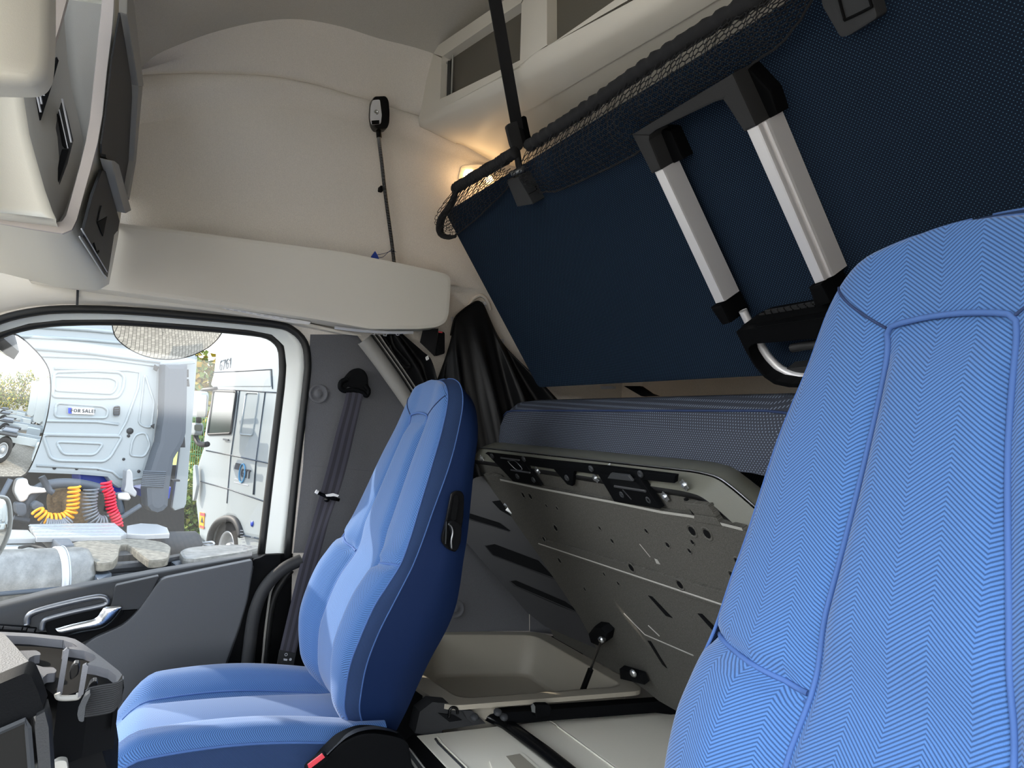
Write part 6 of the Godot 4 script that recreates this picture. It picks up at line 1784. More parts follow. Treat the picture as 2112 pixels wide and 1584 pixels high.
func dash() -> void:
	var t := thing("cup_holder_console", "black dashboard console with open cup holders in front of the passenger seat", "console", Vector3(0.95, 0.4, -0.1))
	var st := begin()
	slab(st, fillet(V([1.1662, 0.8, -0.0406, 1.1527, 0.8, -0.0289, 1.1281, 0.8, -0.0185, 1.0666, 0.8, 0.0034, 1.0088, 0.8, 0.0227, 0.9843, 0.8, 0.0283, 0.9723, 0.8, 0.0274, 0.9684, 0.8, 0.0212, 0.9893, 0.8, 0.0205, 1.0144, 0.8, 0.0122, 1.0299, 0.8, -0.0007, 1.0376, 0.8, -0.0114, 1.0432, 0.8, -0.0101, 1.0614, 0.8, -0.0017, 1.076, 0.8, -0.0037, 1.097, 0.8, -0.0165, 1.1083, 0.8, -0.0328, 1.0961, 0.8, -0.0363, 1.1009, 0.8, -0.0402, 1.1173, 0.8, -0.035, 1.1156, 0.8, -0.0243, 1.1322, 0.8, -0.0305, 1.15, 0.8, -0.0423]), 0.002, 2), Vector3(0, -0.012, 0))
	slab(st, V([1.2128, 0.8, -0.1499, 1.1888, 0.8, -0.0811, 1.1662, 0.8, -0.0406, 1.15, 0.8, -0.0423, 1.1718, 0.8, -0.0795, 1.1957, 0.8, -0.1473]), Vector3(0, -0.012, 0))
	tag_part(obj("rim", st, M.dash_rim, t), "grey rim around the cup wells")
	st = begin()
	for q in [V([1.1143, 0.795, -0.0369, 1.1268, 0.795, -0.0334, 1.1153, 0.795, -0.0168, 1.0939, 0.795, -0.0038, 1.079, 0.795, -0.0017, 1.0586, 0.795, -0.0102]), V([1.0549, 0.795, -0.0116, 1.0471, 0.795, -0.0007, 1.0314, 0.795, 0.0124, 1.0058, 0.795, 0.0208, 0.9846, 0.795, 0.0211])]:
		var lowq := sh(q, Vector3(0, -0.055, 0))
		grid(st, [q, lowq])
	grid(st, [V([1.218, 0.795, -0.1501, 1.1914, 0.795, -0.0808, 1.1692, 0.795, -0.043, 1.1342, 0.795, -0.0247, 1.1359, 0.795, -0.0355, 1.1191, 0.795, -0.0398]), sh(V([1.218, 0.795, -0.1501, 1.1914, 0.795, -0.0808, 1.1692, 0.795, -0.043, 1.1342, 0.795, -0.0247, 1.1359, 0.795, -0.0355, 1.1191, 0.795, -0.0398]), Vector3(0, -0.07, 0))])
	obj("well_wall", st, M.soft_black, t)
	st = begin()
	slab(st, V([1.2261, 0.79, -0.1024, 1.1883, 0.79, -0.0437, 1.161, 0.79, -0.0189, 1.0405, 0.79, 0.0235, 1.0033, 0.79, 0.0263, 0.9855, 0.79, -0.0044, 0.9565, 0.79, -0.0332, 1.0279, 0.79, -0.0618, 1.1514, 0.79, -0.0992]), Vector3(0, -0.075, 0))
	obj("well_floor", st, M.soft_black, t)
	# two fins that hold the cups, with bowed lower loops
	for q in [[V([0.93, 0.846, -0.0326, 0.93, 0.8489, -0.0298, 0.93, 0.8473, -0.0275, 0.93, 0.8023, -0.0292, 0.93, 0.8025, -0.0331, 0.93, 0.8046, -0.0342]), "fin"], [V([0.9, 0.8385, -0.0132, 0.9, 0.8403, -0.01, 0.9, 0.8382, -0.008, 0.9, 0.8106, -0.0094, 0.9, 0.8071, -0.0141, 0.9, 0.8166, -0.0139]), "fin"]]:
		st = begin()
		slab(st, q[0], Vector3(0.008, 0, 0), 0.002)
		obj(q[1], st, M.dash_rim, t)
	st = begin(true)
	tube(st, spline(V([0.915, 0.8083, -0.0331, 0.915, 0.8044, -0.0314, 0.915, 0.8031, -0.0266, 0.915, 0.8029, -0.0179, 0.915, 0.8036, -0.0141, 0.915, 0.807, -0.0131]), 4), 0.003, 8)
	obj("cup_loop", st, M.grey, t)
	for q in [V([0.93, 0.8294, -0.0251, 0.93, 0.8366, -0.021, 0.93, 0.8364, -0.0175, 0.93, 0.8329, -0.0158, 0.93, 0.8245, -0.0158, 0.93, 0.8185, -0.0231]), V([0.88, 0.8238, -0.0065, 0.88, 0.8307, -0.0047, 0.88, 0.8329, -0.002, 0.88, 0.8328, 0.001, 0.88, 0.8289, 0.0027, 0.88, 0.8267, 0, 0.88, 0.8228, -0.0047])]:
		st = begin()
		slab(st, fillet(q, 0.004), Vector3(-0.012, 0, 0), 0.003)
		obj("cup_spring", st, M.gloss_black, t)
	st = begin()
	slab(st, fillet(V([1.1087, 0.8, -0.0875, 1.1077, 0.8, -0.0683, 1.0963, 0.8, -0.0627, 1.0858, 0.8, -0.0613, 1.0868, 0.8, -0.0674, 1.0757, 0.8, -0.0722, 1.0619, 0.8, -0.0719, 1.0514, 0.8, -0.066, 1.0361, 0.8, -0.0542, 1.0343, 0.8, -0.0445, 1.0225, 0.8, -0.0403, 1.0118, 0.8, -0.0409, 1.0115, 0.8, -0.0484, 0.9966, 0.8, -0.0518, 0.9595, 0.8, -0.0473, 0.9204, 0.8, -0.0415, 0.9321, 0.8, -0.0481, 0.986, 0.8, -0.0581, 1.022, 0.8, -0.0661, 1.0582, 0.8, -0.0725]), 0.003), Vector3(0, -0.03, 0), 0.002)
	obj("clip_plate", st, M.dash_rim, t)
	# ribbed outer face
	st = begin(true)
	var f0 := V([0.84, 0.8333, -0.0067, 0.84, 0.8362, -0.0038, 0.84, 0.8382, 0.0078, 0.84, 0.8393, 0.018, 0.84, 0.8422, 0.0235])
	var f1 := V([0.845, 0.8201, -0.0079, 0.845, 0.8226, -0.005, 0.845, 0.8243, 0.0088, 0.845, 0.8262, 0.021, 0.845, 0.8323, 0.0254])
	var f2 := V([0.85, 0.8058, -0.0066, 0.85, 0.8051, -0.0041, 0.85, 0.8063, 0.0097, 0.85, 0.8087, 0.0186, 0.85, 0.8189, 0.0243])
	grid(st, [spline(f0, 4), spline(lerp_pts(f0, f1, 0.2), 4), spline(f1, 4), spline(f2, 4), sh(spline(f2, 4), Vector3(0.05, 0.01, 0))])
	obj("front_face", st, M.black, t)
	st = begin()
	for k in 14:
		var w := (k + 0.5) / 14.0
		tube(st, spline(lerp_pts(f0, f2, w), 3), 0.0011, 4, false)
	obj("face_ribs", st, M.dark, t).set_meta("kind", "stuff")
	st = begin()
	slab(st, fillet(V([0.838, 0.8175, -0.0121, 0.838, 0.8322, -0.0073, 0.838, 0.8355, -0.0032, 0.838, 0.8337, -0.0026, 0.838, 0.8241, -0.0056, 0.838, 0.809, -0.0056, 0.838, 0.8102, -0.0097]), 0.003), Vector3(-0.012, 0, 0), 0.004)
	obj("end_cap", st, M.charcoal, t)
	st = begin()
	slab(st, fillet(V([1.1281, 0.7, -0.05, 1.1572, 0.7, -0.0157, 1.1669, 0.7, 0.0198, 1.1301, 0.7, 0.025, 1.1018, 0.7, 0.0244, 1.0748, 0.7, 0.0117, 1.0383, 0.7, -0.0072, 1.0124, 0.7, -0.033, 1.0359, 0.7, -0.0405]), 0.01), Vector3(0, -0.03, 0), 0.006)
	var tr := obj("lower_tray", st, M.black, t)
	st = begin()
	for i in 6:
		for k in 9:
			var p: Vector3 = Vector3(1.0864, 0.7005, -0.0396).lerp(Vector3(1.1179, 0.7005, -0.0137), k / 9.0) + (Vector3(1.0766, 0.7005, -0.0369) - Vector3(1.0864, 0.7005, -0.0396)) * i * 0.95
			box(st, p, Vector3(0.005, 0.003, 0.0035), Basis(Vector3(0, 1, 0), 0.6 if (i + k) % 2 else -0.6), 0.0008)
	tag_part(obj("tray_mat", st, M.charcoal, tr), "ribbed rubber mat pattern").set_meta("kind", "stuff")
	# left block with a grained top and a dark screen
	st = begin()
	slab(st, fillet(V([1.1777, 0.815, -0.1563, 1.1334, 0.815, -0.1059, 1.0126, 0.815, -0.0686, 0.9956, 0.815, -0.0647, 0.9382, 0.815, -0.0856, 0.897, 0.815, -0.1116]), 0.004), Vector3(0, -0.03, 0), 0.006)
	obj("grained_top", st, M.sunlit_dash_top, t)
	st = begin()
	slab(st, fillet(V([0.87, 0.8218, -0.108, 0.87, 0.8348, -0.0793, 0.87, 0.8435, -0.0601, 0.87, 0.8409, -0.0551, 0.87, 0.8265, -0.048, 0.87, 0.8065, -0.0402, 0.87, 0.803, -0.047, 0.87, 0.7907, -0.0745, 0.87, 0.7781, -0.1032]), 0.006), Vector3(0.04, 0, 0), 0.0)
	obj("curved_flank", st, M.black, t)
	st = begin()
	slab(st, V([0.865, 0.7791, -0.1025, 0.865, 0.792, -0.074, 0.865, 0.8018, -0.0543, 0.865, 0.7944, -0.0511, 0.865, 0.749, -0.0415, 0.865, 0.7383, -0.098]), Vector3(0.03, 0, 0))
	obj("screen", st, M.gloss_black, t)
	st = begin()
	tube(st, V([0.862, 0.781, -0.1022, 0.862, 0.794, -0.0739, 0.862, 0.8024, -0.0548, 0.862, 0.7955, -0.0517, 0.862, 0.7505, -0.0437]), 0.003, 5)
	obj("screen_frame", st, M.charcoal, t)
	st = begin()
	slab(st, V([0.86, 0.8055, -0.0464, 0.86, 0.8095, -0.0397, 0.86, 0.7948, -0.0349, 0.86, 0.7314, -0.0249, 0.86, 0.7326, -0.0346, 0.86, 0.7958, -0.0461]), Vector3(0.04, 0, 0), 0.004)
	obj("pillar", st, M.dark, t)
	st = begin()
	slab(st, V([1, 0.7139, -0.0391, 1, 0.7156, -0.0046, 1, 0.7246, 0.0112, 1, 0.686, 0.0251, 1, 0.6312, 0.0382, 1, 0.6432, -0.0479]), Vector3(0.25, 0, 0))
	obj("lower_body", st, M.soft_black, t)
	st = begin()
	slab(st, fillet(V([0.95, 0.7277, -0.0317, 0.95, 0.732, -0.0256, 0.95, 0.7307, -0.0179, 0.95, 0.6905, -0.0087, 0.95, 0.6926, -0.0258]), 0.003), Vector3(-0.01, 0, 0), 0.004)
	tag_part(obj("kick_plate", st, M.grey, t), "pale grey plate at the bottom")

func lamps() -> void:
	var t := thing("reading_light", "lit warm twin reading light under the rear cabinet beside the blue bunk", "light", Vector3(2.49, 1.9994, 1.0017))
	var st := begin()
	slab(st, fillet(V([2.5, 1.9894, 0.9457, 2.5, 2.0398, 0.952, 2.5, 2.0625, 1.019, 2.5, 2.0648, 1.105, 2.5, 2.0348, 1.1468, 2.5, 1.9953, 1.1308, 2.5, 1.9857, 1.0546]), 0.012), Vector3(-0.012, 0, 0), 0.005)
	obj("housing", st, M.beige, t)
	st = begin()
	slab(st, fillet(V([2.486, 1.9874, 0.9456, 2.486, 2.0324, 0.9524, 2.486, 2.0446, 1.0126, 2.486, 2.0463, 1.0654, 2.486, 2.0219, 1.1061, 2.486, 1.9945, 1.0474]), 0.008), Vector3(-0.004, 0, 0), 0.001)
	obj("lens", st, M.lens, t)
	for q in [V([2.484, 2.003, 0.9635, 2.484, 2.0286, 0.9685, 2.484, 2.0345, 0.9939, 2.484, 2.0104, 1.0111]), V([2.484, 2.0028, 1.0476, 2.484, 2.0227, 1.0496, 2.484, 2.0287, 1.068, 2.484, 2.0113, 1.0773])]:
		st = begin()
		slab(st, fillet(q, 0.004), Vector3(-0.003, 0, 0))
		obj("bulb", st, M.bulb, t)
	for p in [Vector3(2.43, 1.9945, 0.9614), Vector3(2.43, 1.9933, 1.0388)]:
		var l := OmniLight3D.new()
		l.name = "reading_glow"
		l.light_color = Color("ffcf95")
		l.light_energy = 0.0016
		l.light_size = 0.012
		l.omni_range = 6.0
		l.omni_attenuation = 2.0
		l.shadow_enabled = true
		add_child(l, true)
		l.position = p

var hd := Vector3(0.9563, 0, -0.2924)      # heading of the parked row
var rt := Vector3(0.2924, 0, 0.9563)
var upv := Vector3(0, 1, 0)

func outline(st: SurfaceTool, p: Array, r: float, closed := true, rad := 0.05) -> void:
	var q := fillet(p, rad) if closed else p.duplicate()
	if closed:
		q.append(q[0])
	tube(st, q, r, 6)

func coil(path: Array, big: float, wire: float, turns: int) -> SurfaceTool:
	var st := begin(true)
	var c := resample(spline(path, 6), turns * 12 + 1)
	var b := frame_of((c[1] - c[0]).normalized())
	var p := []
	for i in c.size():
		var t: Vector3 = (c[mini(i + 1, c.size() - 1)] - c[maxi(i - 1, 0)]).normalized()
		var u := (b.x - t * b.x.dot(t)).normalized()
		b = Basis(u, t.cross(u), t)
		var a := TAU * i / 12.0
		p.append(c[i] + (b.x * cos(a) + b.y * sin(a)) * big)
	tube(st, p, wire, 6)
	return st

func outside() -> void:
	var n: Vector3 = Vector3(-0.9563, 0, 0.2924)
	var st := begin()
	box(st, Vector3(30, -1.6, 10), Vector3(120, 0.2, 120))
	struct("ground", st, M.ground, "concrete block paving of the truck yard")
	# ---- white tractor seen from behind
	var a := thing("parked_tractor", "white tractor unit with rear cab wall facing us and coloured air hoses", "truck", Vector3(9.5, -1.5, -0.6))
	st = begin()
	slab(st, sh(V([10.3568, 2.716, -2.1787, 11.2153, 3.0141, 0.6295, 11.2553, 1.7798, 0.7602, 11.2073, 1.7458, 0.6031, 11.1216, 1.6767, 0.323, 11.1347, 1.0508, 0.3657, 11.1319, 0.6955, 0.3566, 11.1089, 0.3152, 0.2814, 11.1058, 0.1403, 0.2714, 11.0668, 0.1191, 0.1438, 11.0271, 0.0922, 0.0137, 11.0037, 0.1455, -0.0629, 10.9828, 0.2287, -0.1311, 10.8825, 0.2491, -0.459, 10.7681, 0.255, -0.8335, 10.564, 0.2665, -1.5009, 10.435, 0.2784, -1.9229]), -n * 2.2), n * 2.2, 0.04)
	var wallp := obj("cab_rear_wall", st, M.truck_white, a)
	for q in [[V([10.7694, 1.468, -0.8291, 10.9047, 1.5358, -0.3864, 10.9817, 1.5491, -0.1346, 11.0003, 1.4948, -0.0738, 11.0001, 1.3462, -0.0747, 10.9853, 1.2301, -0.1229, 10.9155, 1.2008, -0.3511, 10.7729, 1.1711, -0.8176]), 0.022, true], [V([10.7679, 1.4206, -0.834, 10.9526, 1.4698, -0.2297, 10.977, 1.4363, -0.1501, 10.9752, 1.3372, -0.156, 10.9624, 1.2714, -0.198, 10.7765, 1.2483, -0.806]), 0.018, true], [V([10.7873, 1.0998, -0.7705, 10.9381, 1.105, -0.2772, 10.9575, 1.0622, -0.2137, 10.9558, 0.9643, -0.2195, 10.7882, 0.9306, -0.7675]), 0.018, true], [V([10.8022, 0.6364, -0.7217, 10.9547, 0.6424, -0.2231, 10.9317, 0.4997, -0.2982, 10.8283, 0.4891, -0.6364]), 0.018, true], [V([10.7579, 0.7084, -0.8666, 10.7904, 0.4425, -0.7605, 10.8156, 0.4113, -0.6781, 10.9635, 0.4201, -0.1943, 10.9845, 0.4838, -0.1257, 11.016, 0.7465, -0.0224]), 0.02, true], [V([11.0963, 0.8139, 0.2402, 11.0626, 0.7813, 0.13, 11.0522, 0.6798, 0.0958, 11.0509, 0.5063, 0.0917, 11.1029, 0.5019, 0.2617, 11.119, 0.6552, 0.3145]), 0.016, true], [V([10.5106, 1.9281, -1.6755, 10.676, 1.9753, -1.1345, 10.8568, 2.027, -0.5431, 11.1088, 2.0736, 0.281]), 0.03, false], [V([10.5152, 1.787, -1.6606, 10.68, 1.8506, -1.1214, 10.8608, 1.9024, -0.53, 11.1129, 1.9476, 0.2944]), 0.025, false], [V([10.519, 1.6676, -1.6481, 10.6841, 1.7259, -1.1082, 10.8656, 1.7541, -0.5144, 11.1192, 1.7523, 0.315]), 0.035, false], [V([10.5221, 1.5699, -1.6378, 10.6872, 1.6295, -1.0981, 10.8995, 1.6973, -0.4034, 11.1212, 1.6893, 0.3217]), 0.02, false], [V([10.5459, 0.8314, -1.5602, 10.7703, 0.8792, -0.8261, 10.925, 0.9077, -0.3201, 10.9978, 0.8958, -0.0821]), 0.02, false], [V([10.5506, 0.6848, -1.5448, 10.7605, 0.7205, -0.8582, 11.0023, 0.7558, -0.0673, 11.0235, 0.9332, 0.0021, 11.052, 1.3773, 0.0953, 11.0507, 1.5774, 0.0911, 11.0059, 1.5839, -0.0555, 10.7681, 1.5085, -0.8334]), 0.018, false], [V([11.0683, 1.572, 0.1487, 11.07, 1.1955, 0.1542, 11.0681, 0.9322, 0.148, 11.087, 0.8869, 0.2096, 11.1153, 0.8812, 0.3022, 11.1153, 1.2099, 0.3022]), 0.016, true], [V([10.7504, 0.3447, -0.8912, 10.9435, 0.3332, -0.2596, 10.9971, 0.2969, -0.0843, 11.0211, 0.2261, -0.0059, 11.0643, 0.1992, 0.1353, 11.1011, 0.2333, 0.2559]), 0.018, false]]:
		st = begin(true)
		outline(st, q[0], q[1], q[2])
		obj("pressed_rib", st, M.truck_white, wallp)
	st = begin(true)
	for q in [[Vector3(10.8063, 0.3228, -0.7085), 0.02], [Vector3(10.877, 0.3253, -0.4773), 0.02], [Vector3(10.9486, 0.3277, -0.2431), 0.02], [Vector3(11.0881, 0.3129, 0.2134), 0.02], [Vector3(11.0303, 0.4601, 0.0244), 0.018], [Vector3(11.0408, 0.8199, 0.0586), 0.042], [Vector3(11.0377, 0.7573, 0.0485), 0.02]]:
		st = begin(true)
		lathe(st, q[0] + n * 0.004, n, [[q[1], -0.002], [q[1], 0.004], [0, 0.004]], 12)
		obj("drain_hole", st, M.truck_dark, wallp)
	st = begin()
	slab(st, fillet(V([10.974, 1.116, -0.1599, 10.9951, 1.1348, -0.0909, 10.9978, 1.0002, -0.0822, 10.9763, 0.9943, -0.1525]), 0.04), n * 0.03, 0.01)
	var vent := obj("vent", st, M.truck_dark, wallp)
	st = begin()
	for k in 5:
		tube(st, [Vector3(10.941, 1.1109, -0.148).lerp(Vector3(10.9429, 1.0016, -0.1419), k / 4.0), Vector3(10.9557, 1.1215, -0.1001).lerp(Vector3(10.9594, 1.0062, -0.0879), k / 4.0)], 0.006, 5)
	obj("vent_slat", st, M.duct, vent)
	st = begin()
	slab(st, V([10.8253, 1.0587, -0.6461, 10.9084, 1.0718, -0.3744, 10.9109, 0.9943, -0.3662, 10.8278, 0.9827, -0.6381]), n * 0.03, 0.005)
	var plate := obj("sale_plate", st, M.label, wallp)
	st = begin()
	slab(st, V([10.7954, 1.0561, -0.6415, 10.8069, 1.0579, -0.6038, 10.8092, 0.9865, -0.5963, 10.7977, 0.9856, -0.634]), n * 0.004)
	obj("plate_band", st, M.truck_blue, plate)
	words("plate_text", "FOR SALE!", 0.044, Vector3(10.8384, 1.0293, -0.4804), Vector3(10.9084, 1.0718, -0.3744) - Vector3(10.8253, 1.0587, -0.6461), upv, M.ink, plate, 0.004)
	# air duct and side fairing
	st = begin()
	slab(st, V([11.1171, 1.7067, 0.3081, 11.2018, 1.7434, 0.5851, 11.2161, 1.242, 0.6321, 11.2251, 0.8495, 0.6614, 11.2184, 0.7126, 0.6395, 11.1903, 0.5025, 0.5477, 11.1886, 0.3303, 0.5421, 11.1865, 0.1141, 0.5353, 11.1883, -0.1074, 0.541, 11.1724, -0.1706, 0.489, 11.1518, -0.1955, 0.4218, 11.1281, -0.1704, 0.3442, 11.1121, -0.1082, 0.2919, 11.1016, 0.1089, 0.2576, 11.107, 0.3212, 0.2751, 11.1215, 0.5802, 0.3224, 11.1299, 0.7015, 0.3502, 11.1329, 1.0503, 0.3599]), n * 0.22, 0.06)
	var duct := obj("air_duct", st, M.duct, a)
	st = begin()
	for k in 9:
		var y0: Vector3 = Vector3(10.8658, 0.1484, 0.2558).lerp(Vector3(10.8684, 0.3316, 0.2643), k / 8.0)
		var y1: Vector3 = Vector3(10.9458, 0.1413, 0.5175).lerp(Vector3(10.9486, 0.3279, 0.5267), k / 8.0)
		tube(st, [y0, y1], 0.012, 5)
	obj("duct_bellows", st, M.duct, duct)
	st = begin()
	slab(st, V([11.5757, 1.8801, 0.6112, 11.6257, 1.903, 0.7747, 11.6273, 1.7335, 0.7798, 11.6467, -0.1333, 0.8432, 11.6407, -0.1866, 0.8236, 11.6056, -0.2262, 0.7088, 11.5929, -0.1866, 0.6675, 11.5961, 0.1829, 0.678, 11.5976, 0.8478, 0.6827]), n * 0.06, 0.02)
	obj("side_fairing", st, M.truck_white, a)
	st = begin()
	for q in [V([11.0994, 1.6744, 0.5922, 11.114, 1.6806, 0.6401, 11.1173, 1.5784, 0.6509, 11.1008, 1.5719, 0.597]), V([11.1051, 1.4963, 0.6111, 11.1181, 1.5529, 0.6536, 11.1249, 1.4585, 0.6758, 11.1048, 1.4511, 0.6098]), V([11.1105, 0.7606, 0.6287, 11.1278, 0.7962, 0.6851, 11.1341, 0.6565, 0.706, 11.1104, 0.6522, 0.6282]), V([11.0985, 0.2319, 0.5894, 11.1275, 0.2344, 0.6844, 11.1284, 0.209, 0.6871, 11.0993, 0.2067, 0.5921])]:
		st = begin()
		slab(st, q, n * 0.1, 0.02)
		obj("fairing_hinge", st, M.truck_dark, a)
	st = begin()
	slab(st, V([11.0513, 1.6704, 0.2982, 11.0363, 1.6956, 0.2491, 11.0348, 1.6318, 0.2443, 11.0461, 1.6112, 0.2812]), n * 0.04, 0.01)
	slab(st, V([11.0591, 0.9344, 0.3238, 11.0477, 0.9065, 0.2864, 11.0594, 0.8717, 0.3247]), n * 0.04, 0.01)
	obj("duct_bracket", st, M.truck_dark, duct)
	# dark space, blue engine cover and chassis parts under the cab
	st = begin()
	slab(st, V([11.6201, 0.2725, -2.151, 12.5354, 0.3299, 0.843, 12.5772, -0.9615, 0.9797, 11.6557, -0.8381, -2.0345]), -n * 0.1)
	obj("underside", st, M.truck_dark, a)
	st = begin()
	slab(st, V([11.3754, 0.2742, -0.5572, 11.4893, 0.262, -0.1846, 11.5281, 0.1832, -0.0576, 11.5602, 0.0578, 0.0475, 11.5532, -0.0514, 0.0244, 11.3874, 0.0533, -0.5179]), n * 0.3, 0.05)
	slab(st, V([11.5953, 0.0728, 0.1623, 11.6444, 0.1283, 0.3226, 11.7161, 0.1005, 0.5572, 11.7137, -0.0588, 0.5493, 11.6513, -0.0871, 0.3454, 11.6056, -0.0236, 0.196]), n * 0.3, 0.05)
	obj("engine_cover", st, M.truck_blue, a)
	st = begin(true)
	tube(st, spline(V([10.5252, -0.2665, -0.9437, 10.5337, -0.0891, -0.9161, 10.5468, 0.0339, -0.873, 10.5759, 0.1197, -0.7779, 10.619, 0.1567, -0.6371, 10.6641, 0.16, -0.4893, 10.7191, 0.1348, -0.3096, 10.7685, 0.0788, -0.148, 10.8092, -0.0266, -0.0149, 10.8318, -0.2178, 0.0589]), 5), 0.06, 8)
	tube(st, V([10.4643, 0.2402, -0.8009, 10.4926, 0.0799, -0.7082, 10.505, 0.058, -0.6677]), 0.04, 6)
	tube(st, V([10.3528, -0.0245, -1.1655, 10.3754, 0.2046, -1.0916]), 0.03, 6)
	tube(st, V([10.7314, -0.2407, 0.0728, 10.7929, -0.0859, 0.2739]), 0.03, 6)
	tube(st, V([10.3977, -0.2306, -1.0188, 10.4435, -0.2651, -0.869]), 0.035, 6)
	obj("cross_member", st, M.duct, a)
	st = begin()
	slab(st, fillet(V([10.7027, -0.0084, -0.7051, 10.7143, 0.0034, -0.6673, 10.7195, -0.0653, -0.6503, 10.7064, -0.077, -0.6931]), 0.03), n * 0.1, 0.03)
	slab(st, fillet(V([10.791, 0.0496, -0.7583, 10.8713, 0.1125, -0.4957, 10.9187, 0.0085, -0.3407, 10.9475, -0.2889, -0.2466, 10.9021, -0.3581, -0.395, 10.8251, -0.3542, -0.647, 10.7981, -0.169, -0.7353]), 0.1), n * 0.15, 0.05)
	slab(st, fillet(V([10.634, -0.031, -0.588, 10.6695, -0.007, -0.4717, 10.6835, -0.1569, -0.4259, 10.6455, -0.2023, -0.5503]), 0.05), n * 0.12, 0.04)
	obj("gearbox", st, M.rust, a)
	st = begin()
	slab(st, fillet(V([10.4875, 0.2079, -1.0671, 10.518, 0.2217, -0.9674, 10.5237, 0.1331, -0.9488, 10.5674, 0.1136, -0.8058, 10.5881, 0.1035, -0.7379, 10.5779, 0.0578, -0.7714, 10.5294, 0.0443, -0.9301, 10.5234, -0.0337, -0.9498, 10.5044, -0.0563, -1.0119, 10.4838, 0.0643, -1.0793]), 0.04), n * 0.12, 0.04)
	slab(st, fillet(V([10.6481, 0.0719, -0.0287, 10.6851, 0.0855, 0.0921, 10.6956, 0.0146, 0.1265, 10.6883, -0.0153, 0.1028, 10.6522, -0.0044, -0.0153]), 0.03), n * 0.1, 0.03)
	obj("cab_mount", st, M.zinc, a)
	st = begin()
	slab(st, fillet(V([10.9281, 0.3387, 0.0322, 10.9376, 0.3581, 0.063, 10.949, 0.3167, 0.1004, 10.9587, 0.1221, 0.132, 10.9738, 0.0741, 0.1815, 10.9694, 0.0005, 0.167, 10.9442, 0.0483, 0.0847, 10.9267, 0.0717, 0.0276, 10.9311, 0.1447, 0.0417]), 0.03), n * 0.14, 0.03)
	obj("cab_latch", st, M.alu, a)
	st = begin()
	slab(st, fillet(V([10.4374, -0.0776, -0.8888, 10.4527, -0.022, -0.8389, 10.477, -0.066, -0.7593, 10.4763, -0.1329, -0.7617, 10.4449, -0.1327, -0.8645]), 0.03), n * 0.1, 0.03)
	slab(st, fillet(V([10.4904, -0.0566, -1.0575, 10.5213, -0.056, -0.9567, 10.5278, -0.1724, -0.9352, 10.515, -0.211, -0.9772, 10.4971, -0.1776, -1.0357]), 0.04), n * 0.15, 0.04)
	obj("valve_block", st, M.duct, a)
	# coiled air and power lines
	for q in [[V([10.2379, 0.1654, -0.4468, 10.238, 0.0712, -0.4465, 10.2398, -0.0284, -0.4408, 10.2393, -0.1058, -0.4422, 10.2283, -0.1717, -0.4782, 10.2063, -0.204, -0.5504, 10.1834, -0.2033, -0.6252, 10.1633, -0.1918, -0.691, 10.1479, -0.1482, -0.7413, 10.1354, -0.105, -0.7822]), 0.055, 0.016, 15, M.hose_yellow, "yellow coiled line"], [V([10.1136, -0.2615, -0.7168, 10.1339, -0.2841, -0.6504, 10.1595, -0.2909, -0.5665, 10.182, -0.2758, -0.4931, 10.1979, -0.2328, -0.4408]), 0.085, 0.012, 12, M.hose_grey, "grey coiled line"], [V([10.2893, 0.1406, -0.2787, 10.2892, 0.0508, -0.2791, 10.2891, -0.0389, -0.2795, 10.295, -0.1286, -0.2602, 10.31, -0.2187, -0.2111, 10.3325, -0.2534, -0.1377, 10.3568, -0.2431, -0.0581]), 0.075, 0.012, 14, M.hose_grey, "grey coiled line"], [V([10.334, 0.2228, -0.1326, 10.3378, 0.1547, -0.1203, 10.3492, 0.087, -0.0828, 10.3553, -0.004, -0.063, 10.361, -0.0838, -0.0444, 10.3729, -0.1638, -0.0053, 10.383, -0.2327, 0.0277, 10.3884, -0.3016, 0.0452]), 0.05, 0.016, 15, M.hose_red, "red coiled line"]]:
		tag_part(obj("air_hose", coil(q[0], q[1], q[2], q[3]), q[4], a), q[5])
	# catwalk, fifth wheel, rails and tanks
	st = begin()
	slab(st, sh(V([9.3765, -0.16, -0.7722, 9.5273, -0.16, -0.3921, 9.6463, -0.16, 0.0041, 8.8469, -0.16, 0.1295, 8.672, -0.16, 0.0775, 8.5912, -0.16, -0.2994, 8.518, -0.16, -0.6306]), Vector3(0, -0.05, 0)), Vector3(0, 0.05, 0), 0.01)
	slab(st, sh(V([8.9692, -0.18, -1.1338, 9.1053, -0.18, -0.9123, 9.0961, -0.18, -0.7553, 8.5911, -0.18, -0.6429, 8.5363, -0.18, -0.8466, 8.4524, -0.18, -1.0603]), Vector3(0, -0.05, 0)), Vector3(0, 0.05, 0), 0.01)
	slab(st, sh(V([9.4317, -0.16, 0.1293, 9.6578, -0.16, 0.266, 9.6096, -0.16, 0.4381, 9.3472, -0.16, 0.5271, 8.9041, -0.16, 0.5316, 8.8021, -0.16, 0.2991, 8.8469, -0.16, 0.1295]), Vector3(0, -0.05, 0)), Vector3(0, 0.05, 0), 0.01)
	var deck := obj("catwalk", st, M.alu, a)
	st = begin()
	for r in 4:
		for k in 14:
			var p: Vector3 = Vector3(9.2494, -0.157, -0.7392).lerp(Vector3(9.4964, -0.157, -0.0318), k / 13.0).lerp(Vector3(8.6228, -0.157, -0.6246).lerp(Vector3(8.7844, -0.157, 0.0765), k / 13.0), r / 3.0)
			box(st, p, Vector3(0.03, 0.008, 0.06), Basis(), 0.002)
	obj("catwalk_studs", st, M.truck_white, deck).set_meta("kind", "stuff")
	st = begin()
